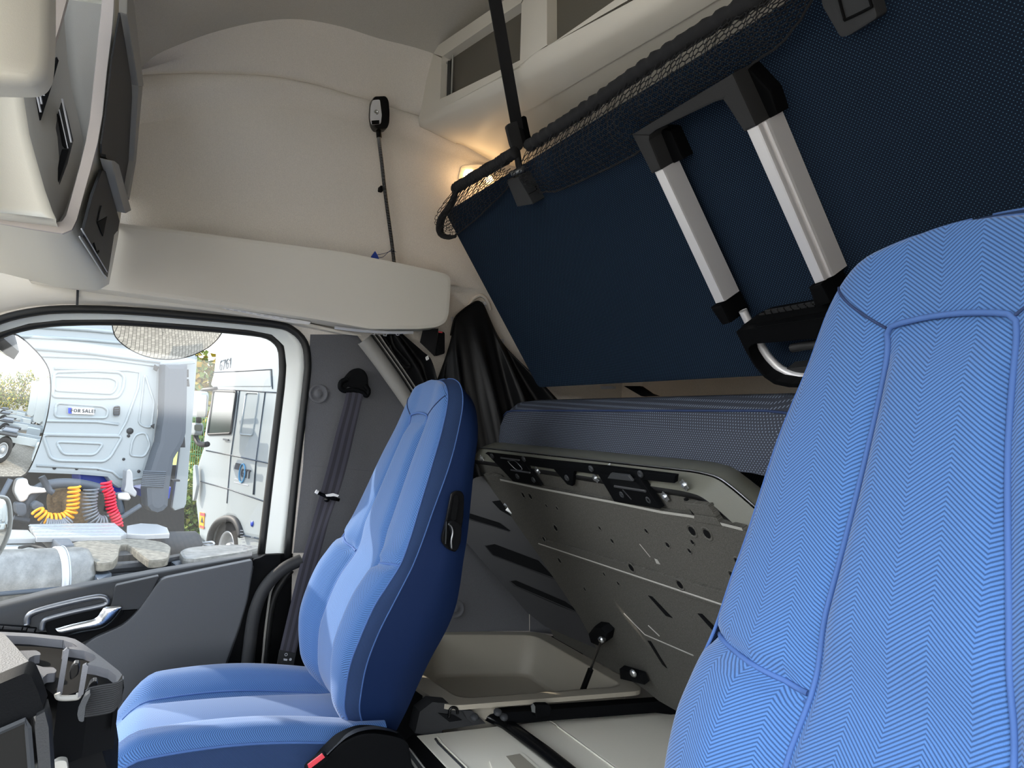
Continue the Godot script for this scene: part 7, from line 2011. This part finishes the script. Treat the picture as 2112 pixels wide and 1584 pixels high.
	slab(st, sh(fillet(V([8.1392, -0.2, -0.3727, 8.3653, -0.2, -0.3632, 8.5503, -0.2, -0.2931, 8.7237, -0.2, -0.1336, 8.7811, -0.2, 0.0811, 8.7415, -0.2, 0.3021, 8.6266, -0.2, 0.4333, 8.4447, -0.2, 0.4975, 8.2658, -0.2, 0.5201, 7.6606, -0.2, 0.4679, 7.5582, -0.2, 0.3965, 7.531, -0.2, 0.31, 7.857, -0.2, 0.2453, 8.2382, -0.2, 0.1754, 8.4111, -0.2, 0.1339, 8.3767, -0.2, 0.0837, 8.1168, -0.2, 0.0691, 7.7448, -0.2, 0.0646, 7.4516, -0.2, 0.0304, 7.3573, -0.2, -0.0731, 7.6355, -0.2, -0.1736, 7.8792, -0.2, -0.2967]), 0.06), Vector3(0, -0.07, 0)), Vector3(0, 0.07, 0), 0.02)
	tag_part(obj("fifth_wheel", st, M.plate, a), "greasy grey fifth wheel coupling plate")
	st = begin()
	slab(st, V([8.8489, -0.36, -0.3332, 8.6005, -0.36, 0.4491, 8.2724, -0.36, 0.4164, 8.0165, -0.36, -0.0945, 8.3099, -0.36, -0.2638]), Vector3(0, 0.1, 0))
	tube(st, V([7.8893, -0.32, -0.2468, 7.7971, -0.32, -0.0157, 7.9438, -0.32, 0.2996, 8.3162, -0.32, 0.6095]), 0.05, 8)
	obj("coupling_bed", st, M.truck_dark, a)
	st = begin()
	slab(st, V([8.2113, -0.4, -0.231, 8.2852, -0.4, -0.1388, 7.4751, -0.4, 0.0291, 7.1697, -0.4, -0.0638]), Vector3(0, 0.1, 0), 0.02)
	slab(st, V([8.3934, -0.4, 0.4811, 8.5014, -0.4, 0.5475, 7.9414, -0.4, 0.69, 7.8026, -0.4, 0.5893]), Vector3(0, 0.08, 0), 0.02)
	slab(st, V([9.4309, -0.3, -0.6977, 9.6132, -0.3, -0.6255, 8.6228, -0.3, -0.368, 8.2182, -0.3, -0.3047, 8.1627, -0.3, -0.4171]), Vector3(0, 0.12, 0), 0.02)
	obj("frame_rail", st, M.duct, a)
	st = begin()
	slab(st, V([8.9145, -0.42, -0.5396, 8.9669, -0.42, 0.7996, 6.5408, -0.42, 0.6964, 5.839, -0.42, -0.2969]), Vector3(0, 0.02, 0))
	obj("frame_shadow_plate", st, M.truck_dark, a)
	st = begin()
	slab(st, fillet(V([8.1356, -0.28, 0.5867, 8.3915, -0.28, 0.6765, 8.5525, -0.28, 0.8945, 8.637, -0.28, 1.2382, 8.5579, -0.28, 1.4638, 8.1587, -0.28, 1.1774, 7.7252, -0.28, 0.6962, 7.7732, -0.28, 0.5999]), 0.1), Vector3(0, 0.06, 0), 0.03)
	tag_part(obj("rear_fender", st, M.tank, a), "worn grey rear fender")
	st = begin()
	slab(st, fillet(V([9.1377, -0.3, -0.9842, 9.2816, -0.3, -0.8362, 9.0398, -0.3, -0.7203, 8.6322, -0.3, -0.6495, 8.4481, -0.3, -0.9728]), 0.1), Vector3(0, 0.06, 0), 0.03)
	slab(st, fillet(V([8.392, -0.3, -1.0386, 8.5192, -0.3, -0.6779, 8.2081, -0.3, -0.565, 7.9522, -0.3, -0.9761]), 0.1), Vector3(0, 0.06, 0), 0.03)
	obj("battery_cover", st, M.truck_white, a)
	st = begin(true)
	tube(st, spline(V([8.2374, -0.22, -0.7337, 8.3526, -0.22, -0.6703, 8.2499, -0.22, -0.5697, 7.9919, -0.22, -0.4512, 8.0482, -0.22, -0.38]), 4), 0.015, 6)
	tube(st, spline(V([7.8323, -0.22, -0.6196, 7.935, -0.22, -0.5571, 7.7415, -0.22, -0.4686, 7.7946, -0.22, -0.3635, 7.5115, -0.22, -0.3098]), 4), 0.012, 6)
	obj("cable", st, M.tyre, a)
	st = begin(true)
	var tc: Vector3 = Vector3(7.5305, -0.4221, -0.534)
	lathe(st, tc - rt * 1.3, rt, [[0, 0], [0.25, 0.0], [0.30, 0.03], [0.31, 0.08], [0.31, 1.62], [0.30, 1.67], [0.25, 1.70], [0, 1.70]], 40)
	var tank := obj("fuel_tank", st, M.tank, a)
	for k in [0.95, 1.46]:
		st = begin(true)
		lathe(st, tc - rt * 1.3 + rt * k, rt, [[0.311, -0.035], [0.322, -0.03], [0.322, 0.03], [0.311, 0.035]], 40)
		obj("tank_strap", st, M.alu, tank)
		st = begin(true)
		lathe(st, tc - rt * 1.3 + rt * k, rt, [[0.325, 0.022], [0.328, 0.027], [0.325, 0.032]], 40)
		obj("strap_edge", st, M.truck_white, tank)
	st = begin(true)
	tube(st, [tc - rt * 1.25 - hd * 0.33, tc + rt * 0.35 - hd * 0.30 + upv * 0.04], 0.018, 8)
	obj("tank_pipe", st, M.duct, tank)
	st = begin(true)
	lathe(st, Vector3(9.8527, -0.4603, 0.6574) - rt * 0.2, rt, [[0, 0], [0.16, 0], [0.19, 0.04], [0.19, 0.42], [0.16, 0.46], [0, 0.46]], 20)
	obj("air_tank", st, M.truck_dark, a)
	st = begin(true)
	tube(st, spline(V([10.0394, -0.4322, 0.7275, 9.968, -0.4248, 0.8718, 9.9168, -0.4097, 0.9738, 9.8756, -0.3907, 1.0547, 9.8635, -0.4113, 1.0828, 9.887, -0.4326, 1.0384, 9.9223, -0.422, 0.9647]), 4), 0.016, 6)
	obj("marker_arm", st, M.alu, a)
	second_truck()
	mirrors()
	yard()

func second_truck() -> void:
	var n: Vector3 = Vector3(-0.2924, 0, -0.9563)
	var b := thing("side_tractor", "white high roof tractor seen from its left side with round company logo", "truck", Vector3(13, -1.5, 2.5))
	var st := begin()
	slab(st, sh(V([14.439, 2.9449, 1.2317, 14.3464, 2.4257, 1.26, 14.317, 1.8478, 1.269, 14.4016, 1.6363, 1.2431, 14.2194, 1.5448, 1.2989, 14.3786, 1.0878, 1.2502, 14.4349, 0.6899, 1.233, 14.4109, 0.5235, 1.2403, 14.5427, 0.2533, 1.2, 14.5991, 0.08, 1.1827, 14.4572, -0.4408, 1.2262, 14.1909, -0.8988, 1.3076, 14.1392, -1.3125, 1.3234, 13.7653, -1.2478, 1.4377, 13.7533, -0.9289, 1.4414, 13.659, -0.7089, 1.4702, 13.4356, -0.5678, 1.5385, 13.1896, -0.4727, 1.6137, 12.931, -0.4613, 1.6928, 12.7569, -0.5505, 1.746, 12.6228, -0.6949, 1.787, 11.9967, -0.6575, 1.9784, 10.6337, -0.5506, 2.3951, 11.2661, 2.7238, 2.2018]), -n * 2.4), n * 2.4, 0.05)
	var body := obj("cab_body", st, M.truck_white, b)
	st = begin(true)
	for q in [V([14.3038, 1.8471, 1.2678, 13.213, 1.8622, 1.6013, 12.2338, 1.8754, 1.9007]), V([14.287, 1.5521, 1.273, 13.1386, 1.5465, 1.624, 11.9166, 1.5221, 1.9977]), V([14.2704, 0.4993, 1.278, 13.2709, 0.4896, 1.5836, 11.9885, 0.4611, 1.9757]), V([14.3483, -0.0387, 1.2542, 13.2811, -0.05, 1.5805, 12.0314, -0.1046, 1.9625]), V([13.2428, 1.5455, 1.5922, 13.2606, 1.032, 1.5868, 13.3039, 0.4794, 1.5735, 13.2774, -0.0652, 1.5816, 13.2599, -0.2808, 1.587]), V([12.3609, 1.5316, 1.8618, 12.3984, 0.918, 1.8504, 12.425, 0.4701, 1.8422, 12.4037, -0.0455, 1.8487]), V([12.425, 0.4701, 1.8422, 12.3726, -0.0421, 1.8582]), V([12.2338, 1.8754, 1.9007, 12.1391, 1.5784, 1.9296]), V([12.6111, -0.6933, 1.7853, 11.9108, -0.6514, 1.9994])]:
		st = begin(true)
		tube(st, q, 0.010, 5)
		obj("panel_joint", st, M.duct, body)
	st = begin(true)
	outline(st, V([12.9975, 1.5091, 1.6693, 12.5667, 1.5068, 1.801, 12.6281, 0.8462, 1.7822, 13.0624, 0.8382, 1.6495]), 0.014)
	obj("rear_window_press", st, M.truck_shade, body)
	st = begin()
	slab(st, V([14.2534, 1.8305, 1.2885, 12.2728, 1.8615, 1.894, 12.1888, 1.6156, 1.9197, 14.1563, 1.6039, 1.3181]), n * 0.01, 0.008)
	obj("roof_panel", st, M.truck_shade, body)
	st = begin()
	slab(st, fillet(V([14.2108, 1.5114, 1.3015, 13.3708, 1.5129, 1.5583, 13.4251, 0.8509, 1.5417, 14.2609, 0.7915, 1.2862]), 0.06), n * 0.012, 0.004)
	var win := obj("side_window", st, M.dark_glass, body)
	st = begin(true)
	outline(st, V([14.2083, 1.5271, 1.2918, 13.3302, 1.5202, 1.5602, 13.3787, 0.8367, 1.5454, 14.2498, 0.7746, 1.2791]), 0.022)
	obj("window_seal", st, M.truck_dark, win)
	st = begin()
	slab(st, fillet(V([13.6104, 0.7444, 1.4746, 13.4089, 0.74, 1.5362, 13.4209, 0.7156, 1.5325, 13.6026, 0.7128, 1.477]), 0.01), n * 0.02, 0.006)
	obj("door_handle", st, M.duct, body)
	# logo: slanted stripes, blue ring, three letters
	var logo := Node3D.new()
	logo.name = "company_logo"
	logo.position = -b.position
	b.add_child(logo)
	st = begin()
	for k in 4:
		var p: Vector3 = Vector3(13.1302, 0.2828, 1.6256).lerp(Vector3(12.9909, 0.2795, 1.6682), k / 3.0)
		slab(st, [p, p + hd * -0.045, p + hd * -0.085 + upv * 0.10, p + hd * -0.04 + upv * 0.10], n * 0.004)
	obj("logo_stripes", st, M.ink, logo)
	st = begin(true)
	var ring := []
	for k in 25:
		var ang := TAU * k / 24.0
		ring.append(Vector3(12.8308, 0.24, 1.7108) - hd * 0.10 * cos(ang) + upv * 0.145 * sin(ang))
	tube(st, ring, 0.011, 6)
	obj("logo_ring", st, M.logo_blue, logo)
	words("logo_letters", "GTT", 0.14, Vector3(12.7192, 0.2427, 1.7471), -hd, upv, M.ink, logo, 0.006)
	st = begin()
	for q in [V([13.0834, 0.1404, 1.642, 12.945, 0.1383, 1.6843, 12.9414, 0.1234, 1.6854, 13.0798, 0.1253, 1.6431]), V([13.0877, 0.086, 1.6407, 12.5972, 0.0822, 1.7906, 12.5939, 0.0676, 1.7916, 13.084, 0.071, 1.6418])]:
		slab(st, q, n * 0.003)
	obj("logo_lines", st, M.pale_print, logo)
	words("fleet_number", "6761", 0.17, Vector3(13.8709, 1.9755, 1.3991), -hd + upv * 0.1, upv, M.duct, b, 0.004, false)
	# wheel, arch, sticker, mirrors, skirt
	st = begin(true)
	tube(st, spline(V([13.7087, -0.9698, 1.4341, 13.6754, -0.8066, 1.4443, 13.5302, -0.644, 1.4886, 13.3002, -0.5422, 1.559, 13.0636, -0.4949, 1.6313, 12.8525, -0.5117, 1.6958, 12.696, -0.6021, 1.7437, 12.6045, -0.7074, 1.7716]), 4), 0.055, 8)
	obj("wheel_arch", st, M.truck_dark, b)
	wheel(b, Vector3(13.2515, -1.0201, 1.6471), n, 0.50, 0.3)
	st = begin()
	slab(st, V([14.2456, -0.5466, 1.2908, 14.0494, -0.5377, 1.3508, 14.0189, -0.8006, 1.3601, 14.197, -0.8019, 1.3057]), n * 0.012)
	var sk := obj("warning_sticker", st, M.hose_yellow, b)
	st = begin()
	slab(st, V([14.2021, -0.5496, 1.2916, 14.0255, -0.5431, 1.3456, 14.0226, -0.5913, 1.3465, 14.1933, -0.5975, 1.2943]), n * 0.004)
	slab(st, V([14.1664, -0.757, 1.3025, 13.9981, -0.7575, 1.354, 13.9898, -0.7886, 1.3565, 14.1607, -0.7929, 1.3042]), n * 0.004)
	obj("sticker_bands", st, M.red, sk)
	st = begin()
	slab(st, V([14.1502, -0.7059, 1.3075, 14.1158, -0.6117, 1.318, 14.0315, -0.7057, 1.3438]), n * 0.004)
	obj("sticker_sign", st, M.ink, sk)
	st = begin(true)
	lathe(st, Vector3(12.3371, -0.477, 1.8691), n, [[0.045, 0], [0.045, 0.006], [0, 0.006]], 14)
	obj("round_badge", st, M.truck_blue, b)
	st = begin()
	slab(st, V([12.9462, -0.6353, 1.7927, 11.9305, -0.617, 2.1032, 11.8536, -0.9728, 2.1267, 12.7866, -1.0254, 1.8415]), n * 0.06, 0.02)
	obj("side_skirt", st, M.truck_shade, b)
	st = begin()
	slab(st, fillet(V([13.7293, 1.4372, 0.9781, 13.6623, 1.478, 0.9986, 13.2814, 1.4743, 1.115, 13.212, 1.4207, 1.1363, 13.1985, 1.0882, 1.1404, 13.2822, 1.0542, 1.1148, 13.6837, 1.0553, 0.9921]), 0.05), n * 0.12, 0.03)
	var mh := obj("mirror_housing", st, M.truck_white, b)
	st = begin()
	slab(st, fillet(V([13.2816, 1.4067, 0.9843, 12.9341, 1.4194, 1.0905, 12.8969, 1.0723, 1.1019, 13.2255, 1.0605, 1.0014]), 0.05), n * 0.01)
	obj("mirror_glass", st, M.dark_glass, mh)
	st = begin()
	slab(st, fillet(V([13.7549, 0.9569, 0.9703, 13.3338, 0.9667, 1.099, 13.2825, 0.9146, 1.1147, 13.3012, 0.7743, 1.109, 13.6214, 0.757, 1.0111, 13.7505, 0.7977, 0.9717]), 0.06), n * 0.12, 0.03)
	var ml := obj("mirror_housing", st, M.truck_white, b)
	st = begin()
	slab(st, fillet(V([13.2857, 0.9347, 0.983, 12.9911, 0.9476, 1.0731, 12.9993, 0.8412, 1.0706, 13.2608, 0.8434, 0.9907]), 0.04), n * 0.01)
	obj("mirror_glass", st, M.dark_glass, ml)
	st = begin(true)
	tube(st, V([13.4291, 1.0617, 1.0385, 13.4187, 0.9527, 1.0417]), 0.04, 6)
	tube(st, spline(V([13.6818, 0.7577, 1.0449, 13.6456, 0.6963, 1.056, 13.5337, 0.6399, 1.0902, 13.378, 0.6261, 1.1378, 13.1969, 0.6452, 1.1932]), 4), 0.045, 8)
	tube(st, V([13.6815, 1.4751, 1.045, 13.575, 1.5081, 1.0776, 13.0997, 1.5357, 1.2229]), 0.03, 6)
	obj("mirror_arm", st, M.truck_dark, b)
	st = begin()
	slab(st, fillet(V([14.4951, 0.2038, 1.1623, 14.4236, 0.2432, 1.1841, 14.2526, -0.0892, 1.2364, 14.3056, -0.3421, 1.2202, 14.3561, -0.381, 1.2048]), 0.03), n * 0.05, 0.02)
	slab(st, fillet(V([14.1941, -0.9003, 1.2543, 14.0321, -0.9084, 1.3038, 13.7545, -1.0725, 1.3887, 13.7146, -1.2236, 1.4009, 14.0843, -1.3033, 1.2879]), 0.05), n * 0.05, 0.02)
	obj("bumper_corner", st, M.truck_shade, b)

func wheel(parent: Node, at: Vector3, axis: Vector3, r: float, w: float) -> void:
	var st := begin(true)
	lathe(st, at - axis * w, axis, [[r * 0.6, 0], [r * 0.92, 0.0], [r, 0.04], [r, w - 0.04], [r * 0.93, w], [r * 0.62, w], [r * 0.58, w - 0.02]], 32)
	var ty := obj("tyre", st, M.tyre, parent)
	st = begin(true)
	lathe(st, at - axis * w, axis, [[r * 0.6, w - 0.01], [r * 0.58, w + 0.004], [r * 0.5, w - 0.03], [r * 0.46, w - 0.10], [r * 0.3, w - 0.12], [r * 0.22, w - 0.05], [r * 0.2, w - 0.02], [0, w - 0.02]], 32)
	obj("rim", st, M.alu, ty)
	st = begin(true)
	var b := frame_of(axis)
	for k in 10:
		var a := TAU * k / 10
		lathe(st, at + (b.x * cos(a) + b.y * sin(a)) * r * 0.38 - axis * 0.13, axis, [[r * 0.07, 0], [r * 0.07, 0.012], [0, 0.012]], 8)
	obj("rim_holes", st, M.truck_dark, ty).set_meta("kind", "stuff")

func mirror_patch(st: SurfaceTool, outline_pts: Array, centre: Vector3, n: Vector3, radius: float) -> void:
	# convex glass: rings from the rim to the middle, each lifted along the normal
	var rows := []
	for j in 14:
		var w := j / 13.0
		var r := []
		for p in outline_pts:
			var q: Vector3 = p.lerp(centre, w)
			var d := (q - centre).length()
			r.append(q - n * (d * d / (2.0 * radius)))
		rows.append(r)
	grid(st, rows, true)

func mirrors() -> void:
	var nm := Vector3(-0.5922, -0.0395, 0.8048)
	var t := thing("door_mirror", "tall rounded outside mirror at the left window edge reflecting parked trucks", "mirror", Vector3(2.9931, 0.8483, -0.2778))
	var o := fillet(V([2.7514, 1.2797, -0.4345, 2.8652, 1.2979, -0.3499, 2.8913, 1.3059, -0.3302, 2.926, 1.2901, -0.3055, 2.9874, 1.2453, -0.2626, 3.0199, 1.2105, -0.2404, 3.0369, 1.1496, -0.2308, 3.0405, 1.0673, -0.2322, 3.0355, 0.9768, -0.2403, 3.0226, 0.8842, -0.2544, 3.0093, 0.8493, -0.2659, 2.8272, 0.8566, -0.3994]), 0.03, 4)
	o = resample_closed(o, 72)
	var st := begin(true)
	mirror_patch(st, o, Vector3(2.9203, 1.0676, -0.3206), nm, 1.6)
	obj("mirror_glass", st, M.mirror, t)
	st = begin()
	var o2 := []
	var c: Vector3 = Vector3(2.9203, 1.0676, -0.3206)
	for p in o:
		var d: float = (p - c).length()
		o2.append(p - nm * (d * d / 3.2 - 0.001))
	var o3 := []
	for p in o2:
		o3.append(c + (p - c) * 1.02)
	grid(st, [o2, o3, sh(o3, -nm * 0.06)], true)
	obj("mirror_rim", st, M.truck_dark, t)
	st = begin(true)
	grid(st, [sh(o3, -nm * 0.02), shrink(sh(o3, -nm * 0.10), c, 0.85), shrink(sh(o3, -nm * 0.14), c, 0.4)], true)
	face(st, shrink(sh(o3, -nm * 0.14), c, 0.4))
	obj("mirror_shell", st, M.truck_dark, t)
	# kerb mirror above the door
	var nk: Vector3 = Vector3(-0.5809, -0.7862, 0.2108)
	var k := thing("kerb_mirror", "wide curved kerb mirror above the side window reflecting block paving", "mirror", Vector3(2.956, 1.2686, 0.1153))
	o = resample_closed(fillet(V([2.7085, 1.4008, -0.0736, 2.8025, 1.334, -0.0638, 2.8349, 1.3124, -0.0549, 2.8573, 1.3, -0.0395, 2.891, 1.2834, -0.0088, 2.9264, 1.2696, 0.0376, 2.9501, 1.2647, 0.0845, 2.9649, 1.2685, 0.1393, 2.9605, 1.284, 0.185, 2.9374, 1.3148, 0.2362, 2.9095, 1.3418, 0.2599, 2.878, 1.3686, 0.2733, 2.8478, 1.3925, 0.2789, 2.7562, 1.4569, 0.267]), 0.02, 4), 72)
	c = Vector3(2.8336, 1.3559, 0.1037)
	st = begin(true)
	mirror_patch(st, o, c, nk, 0.55)
	obj("mirror_glass", st, M.mirror, k)
	st = begin(true)
	o2 = []
	for p in o:
		var d: float = (p - c).length()
		o2.append(p - nk * (d * d / 1.1 - 0.001))
	o3 = []
	for p in o2:
		o3.append(c + (p - c) * 1.015)
	grid(st, [o2, o3, sh(o3, -nk * 0.05)], true)
	obj("mirror_rim", st, M.truck_dark, k)
	st = begin(true)
	grid(st, [sh(o3, -nk * 0.05), shrink(sh(o3, -nk * 0.10), c, 0.6)], true)
	face(st, shrink(sh(o3, -nk * 0.10), c, 0.6))
	obj("mirror_shell", st, M.truck_dark, k)
	st = begin(true)
	tube(st, [Vector3(2.8094, 1.373, 0.1008) - nk * 0.06, Vector3(2.7603, 1.4077, 0.0949) - nk * 0.09 + Vector3(-0.05, 0.10, 0), Vector3(2.545, 1.56, 0.06)], 0.018, 8)
	obj("mirror_arm", st, M.truck_dark, k)
	st = begin(true)
	tube(st, [Vector3(2.8811, 1.1955, -0.3432) - nm * 0.08, Vector3(2.8609, 1.2234, -0.3567) - nm * 0.10 + Vector3(-0.05, 0.1, -0.1), Vector3(2.545, 1.45, -0.62)], 0.02, 8)
	obj("mirror_arm", st, M.truck_dark, t)
	# round wide-angle mirror low at the left edge
	var w := thing("wide_angle_mirror", "small round wide angle mirror with white rim below the tall mirror", "mirror", Vector3(2.9715, 0.6079, -0.3055))
	o = resample_closed(fillet(V([2.8378, 0.7976, -0.3946, 2.9412, 0.7887, -0.3189, 2.9643, 0.7808, -0.3023, 2.9723, 0.763, -0.2973, 2.9827, 0.7074, -0.2924, 2.9836, 0.6604, -0.2941, 2.973, 0.6, -0.3048, 2.952, 0.5652, -0.322, 2.8798, 0.5635, -0.3752]), 0.02, 4), 60)
	c = Vector3(2.923, 0.6911, -0.3371)
	st = begin(true)
	mirror_patch(st, o, c, nm, 0.3)
	obj("mirror_glass", st, M.mirror, w)
	st = begin(true)
	o2 = []
	for p in o:
		var d: float = (p - c).length()
		o2.append(p - nm * (d * d / 0.6 - 0.002))
	o2.append(o2[0])
	tube(st, o2, 0.006, 8)
	obj("mirror_rim", st, M.truck_white, w)
	st = begin(true)
	o3 = sh(o2, -nm * 0.01)
	grid(st, [o3, shrink(sh(o3, -nm * 0.05), c, 0.7)])
	face(st, shrink(sh(o3, -nm * 0.05), c, 0.7).slice(0, -1))
	obj("mirror_shell", st, M.truck_dark, w)

func shrink(p: Array, c: Vector3, k: float) -> Array:
	var m := Vector3()
	for q in p:
		m += q / p.size()
	var r := []
	for q in p:
		r.append(m + (q - m) * k)
	return r

func resample_closed(p: Array, n: int) -> Array:
	var q := p.duplicate()
	q.append(p[0])
	return resample(q, n + 1).slice(0, n)

func leaves(called: String, parent: Node, blobs: Array, count: int, size: float, cols: Array, sd: int) -> void:
	var rng := RandomNumberGenerator.new()
	rng.seed = sd
	var st := begin()
	var s := size
	quad(st, Vector3(0, 0, 0), Vector3(s * 0.4, s * 0.5, 0.06 * s), Vector3(0, s, 0), Vector3(-s * 0.4, s * 0.5, 0.06 * s))
	st.generate_normals()
	var mm := MultiMesh.new()
	mm.transform_format = MultiMesh.TRANSFORM_3D
	mm.use_colors = true
	mm.mesh = st.commit()
	mm.instance_count = count
	for i in count:
		var bl: Array = blobs[i % blobs.size()]
		var d := Vector3(rng.randfn(), rng.randfn(), rng.randfn()).normalized()
		var r := pow(rng.randf(), 0.25)
		var p: Vector3 = bl[0] + Vector3(d.x * bl[1].x, d.y * bl[1].y, d.z * bl[1].z) * r
		var b := Basis.from_euler(Vector3(rng.randf() * TAU, rng.randf() * TAU, rng.randf() * TAU)).scaled(Vector3.ONE * (0.7 + 0.6 * rng.randf()))
		mm.set_instance_transform(i, Transform3D(b, p - world_of(parent)))
		var c: Color = cols[rng.randi() % cols.size()]
		mm.set_instance_color(i, (c * (0.8 + 0.4 * rng.randf())))
	var o := MultiMeshInstance3D.new()
	o.name = called
	o.multimesh = mm
	o.material_override = M.leaf
	o.set_meta("kind", "stuff")
	parent.add_child(o, true)

func tree(label: String, at: Vector3, h: float, w: float, cols: Array, sd: int, count := 6000) -> void:
	var t := thing("tree", label, "tree", at)
	var st := begin(true)
	tube(st, [at, at + Vector3(0.1, h * 0.45, 0), at + Vector3(0.0, h * 0.8, 0.1)], [0.2, 0.14, 0.05], 8)
	obj("trunk", st, M.bark, t)
	var rng := RandomNumberGenerator.new()
	rng.seed = sd
	var blobs := []
	for i in 9:
		blobs.append([at + Vector3(rng.randf_range(-w, w) * 0.6, h * rng.randf_range(0.4, 0.95), rng.randf_range(-w, w) * 0.6), Vector3(w * 0.45, h * 0.18, w * 0.45)])
	leaves("crown", t, blobs, count, 0.28, cols, sd)

func yard() -> void:
	var greens := [Color(0.10, 0.17, 0.03), Color(0.16, 0.24, 0.05), Color(0.28, 0.30, 0.06), Color(0.06, 0.11, 0.02)]
	var autumn := [Color(0.16, 0.22, 0.05), Color(0.40, 0.30, 0.05), Color(0.34, 0.22, 0.03), Color(0.12, 0.16, 0.04)]
	var st := begin()
	slab(st, V([28.2044, -1.49, 0.8062, 26.1077, -1.49, 3.2868, 63.7277, -1.49, 7.6414, 56.672, -1.49, 2.5201]), Vector3(0, 0.02, 0))
	tag(obj("grass_strip", st, M.lawn), "sunlit strip of yellow green grass behind the fence", "grass")
	get_node("grass_strip").set_meta("kind", "stuff")
	tree("autumn tree standing between the two white tractors", Vector3(32.2952, -1.7756, 2.9255) + Vector3(0, -1.0, 0), 6.6, 2.2, autumn, 11)
	var hb := thing("hedge_bush", "low green bush beside the rear fairing of the first tractor", "bush", Vector3(16.3765, -1.6777, 1.2157))
	var bl := []
	for q in [Vector3(16.9963, -1.0654, 0.9898), Vector3(16.8662, -0.7062, 1.1962), Vector3(16.8028, -1.0298, 1.3788), Vector3(16.9258, -1.2919, 1.1708), Vector3(16.8339, -1.3708, 1.3711), Vector3(17.3158, -0.5494, 1.3923)]:
		bl.append([q, Vector3(0.42, 0.5, 0.42)])
	leaves("foliage", hb, bl, 5000, 0.10, greens, 21)
	# wire fence
	var f := thing("wire_fence", "green wire mesh fence panel between the tractors", "fence", Vector3(23.7625, -1.0233, 1.9859))
	st = begin()
	for k in 16:
		var a: Vector3 = Vector3(23.8563, 0.9989, 1.4627).lerp(Vector3(23.4305, 1.0226, 2.3273), k / 15.0)
		var b: Vector3 = Vector3(23.9762, -1.0626, 1.5564).lerp(Vector3(23.5504, -1.0388, 2.4211), k / 15.0)
		tube(st, [a, b], 0.012, 4)
	for k in 7:
		tube(st, [Vector3(23.8563, 0.9989, 1.4627).lerp(Vector3(23.9762, -1.0626, 1.5564), k / 6.0), Vector3(23.4305, 1.0226, 2.3273).lerp(Vector3(23.5504, -1.0388, 2.4211), k / 6.0)], 0.012, 4)
	obj("wire_panel", st, M.fence, f).set_meta("kind", "stuff")
	# row of tractors and hedge behind us, which the mirrors show
	var where := [[24.0, 9.5], [18.5, 13.5], [15.0, 18.0], [13.0, 23.0]]
	var first: Node3D = null
	for i in 4:
		var w: Array = where[i]
		var at := Vector3(2.95 + w[1] * sin(deg_to_rad(w[0])), -1.5, w[1] * cos(deg_to_rad(w[0])))
		var lab: String = ["nearest white tractor in the tall mirror", "second white tractor from the right in the tall mirror", "third white tractor from the right in the tall mirror", "farthest white tractor in the tall mirror, next to the hedge"][i]
		if first == null:
			first = small_tractor(at, lab)
		else:
			var c: Node3D = first.duplicate()
			c.name = numbered("row_tractor")
			add_child(c)
			c.position = at
			tag(c, lab, "truck", "tractors parked in a row behind")
	var hg := thing("tall_hedge", "tall green and yellow hedge reflected in the door mirror", "hedge", Vector3(9, -1.5, 33))
	bl = []
	for k in 12:
		bl.append([Vector3(1.0 + k * 2.2, 1.2 + 0.5 * sin(k * 1.7), 34.0 + 0.3 * sin(k * 2.1)), Vector3(1.6, 2.8, 1.0)])
	leaves("foliage", hg, bl, 16000, 0.32, [Color(0.12, 0.18, 0.03), Color(0.3, 0.3, 0.05), Color(0.42, 0.32, 0.05), Color(0.07, 0.11, 0.02)], 31)

func small_tractor(at: Vector3, lab: String) -> Node3D:
	var t := thing("row_tractor", lab, "truck", at, "tractors parked in a row behind")
	var o := at
	var g := func(x: float, y: float, z: float) -> Vector3: return o + hd * x + upv * y + rt * z   # along, up, across
	var st := begin()
	slab(st, [g.call(1.2, 0.9, -1.2), g.call(3.5, 0.5, -1.2), g.call(3.55, 1.6, -1.2), g.call(3.35, 2.6, -1.2), g.call(2.7, 3.7, -1.2), g.call(1.2, 3.8, -1.2)], rt * 2.4, 0.08)
	var cab := obj("cab", st, M.truck_white, t)
	st = begin()
	slab(st, [g.call(2.5, 1.75, -1.21), g.call(3.35, 1.75, -1.21), g.call(3.2, 2.5, -1.21), g.call(2.5, 2.5, -1.21)], -rt * 0.01)
	slab(st, [g.call(3.57, 1.7, -1.0), g.call(3.57, 1.7, 1.0), g.call(3.38, 2.55, 1.0), g.call(3.38, 2.55, -1.0)], hd * 0.01)
	obj("windows", st, M.dark_glass, cab)
	st = begin()
	for s in [-0.4, 0.4]:
		box(st, g.call(-1.0, 0.85, s), Vector3(0.09, 0.28, 4.6), Basis(rt, upv, hd))
	obj("frame_rail", st, M.truck_white, t)
	st = begin()
	box(st, g.call(-2.0, 1.1, 0.0), Vector3(0.9, 0.08, 0.9), Basis(rt, upv, hd), 0.03)
	obj("coupling", st, M.duct, t)
	st = begin()
	slab(st, fillet([g.call(-0.2, 0.35, -1.2), g.call(1.0, 0.35, -1.2), g.call(1.0, 0.95, -1.2), g.call(-0.2, 0.95, -1.2)], 0.12), rt * 0.6, 0.04)
	obj("side_tank", st, M.truck_white, t)
	for x in [2.4, -2.0]:
		for s in [-1.2, 1.2]:
			wheel(t, g.call(x, 0.5, s), -rt if s < 0 else rt, 0.5, 0.32)
	st = begin()
	for s in [-1.0, 1.0]:
		box(st, g.call(-2.0, 1.08, s), Vector3(0.5, 0.06, 1.1), Basis(rt, upv, hd), 0.02)
	obj("fender", st, M.tyre, t)
	return t
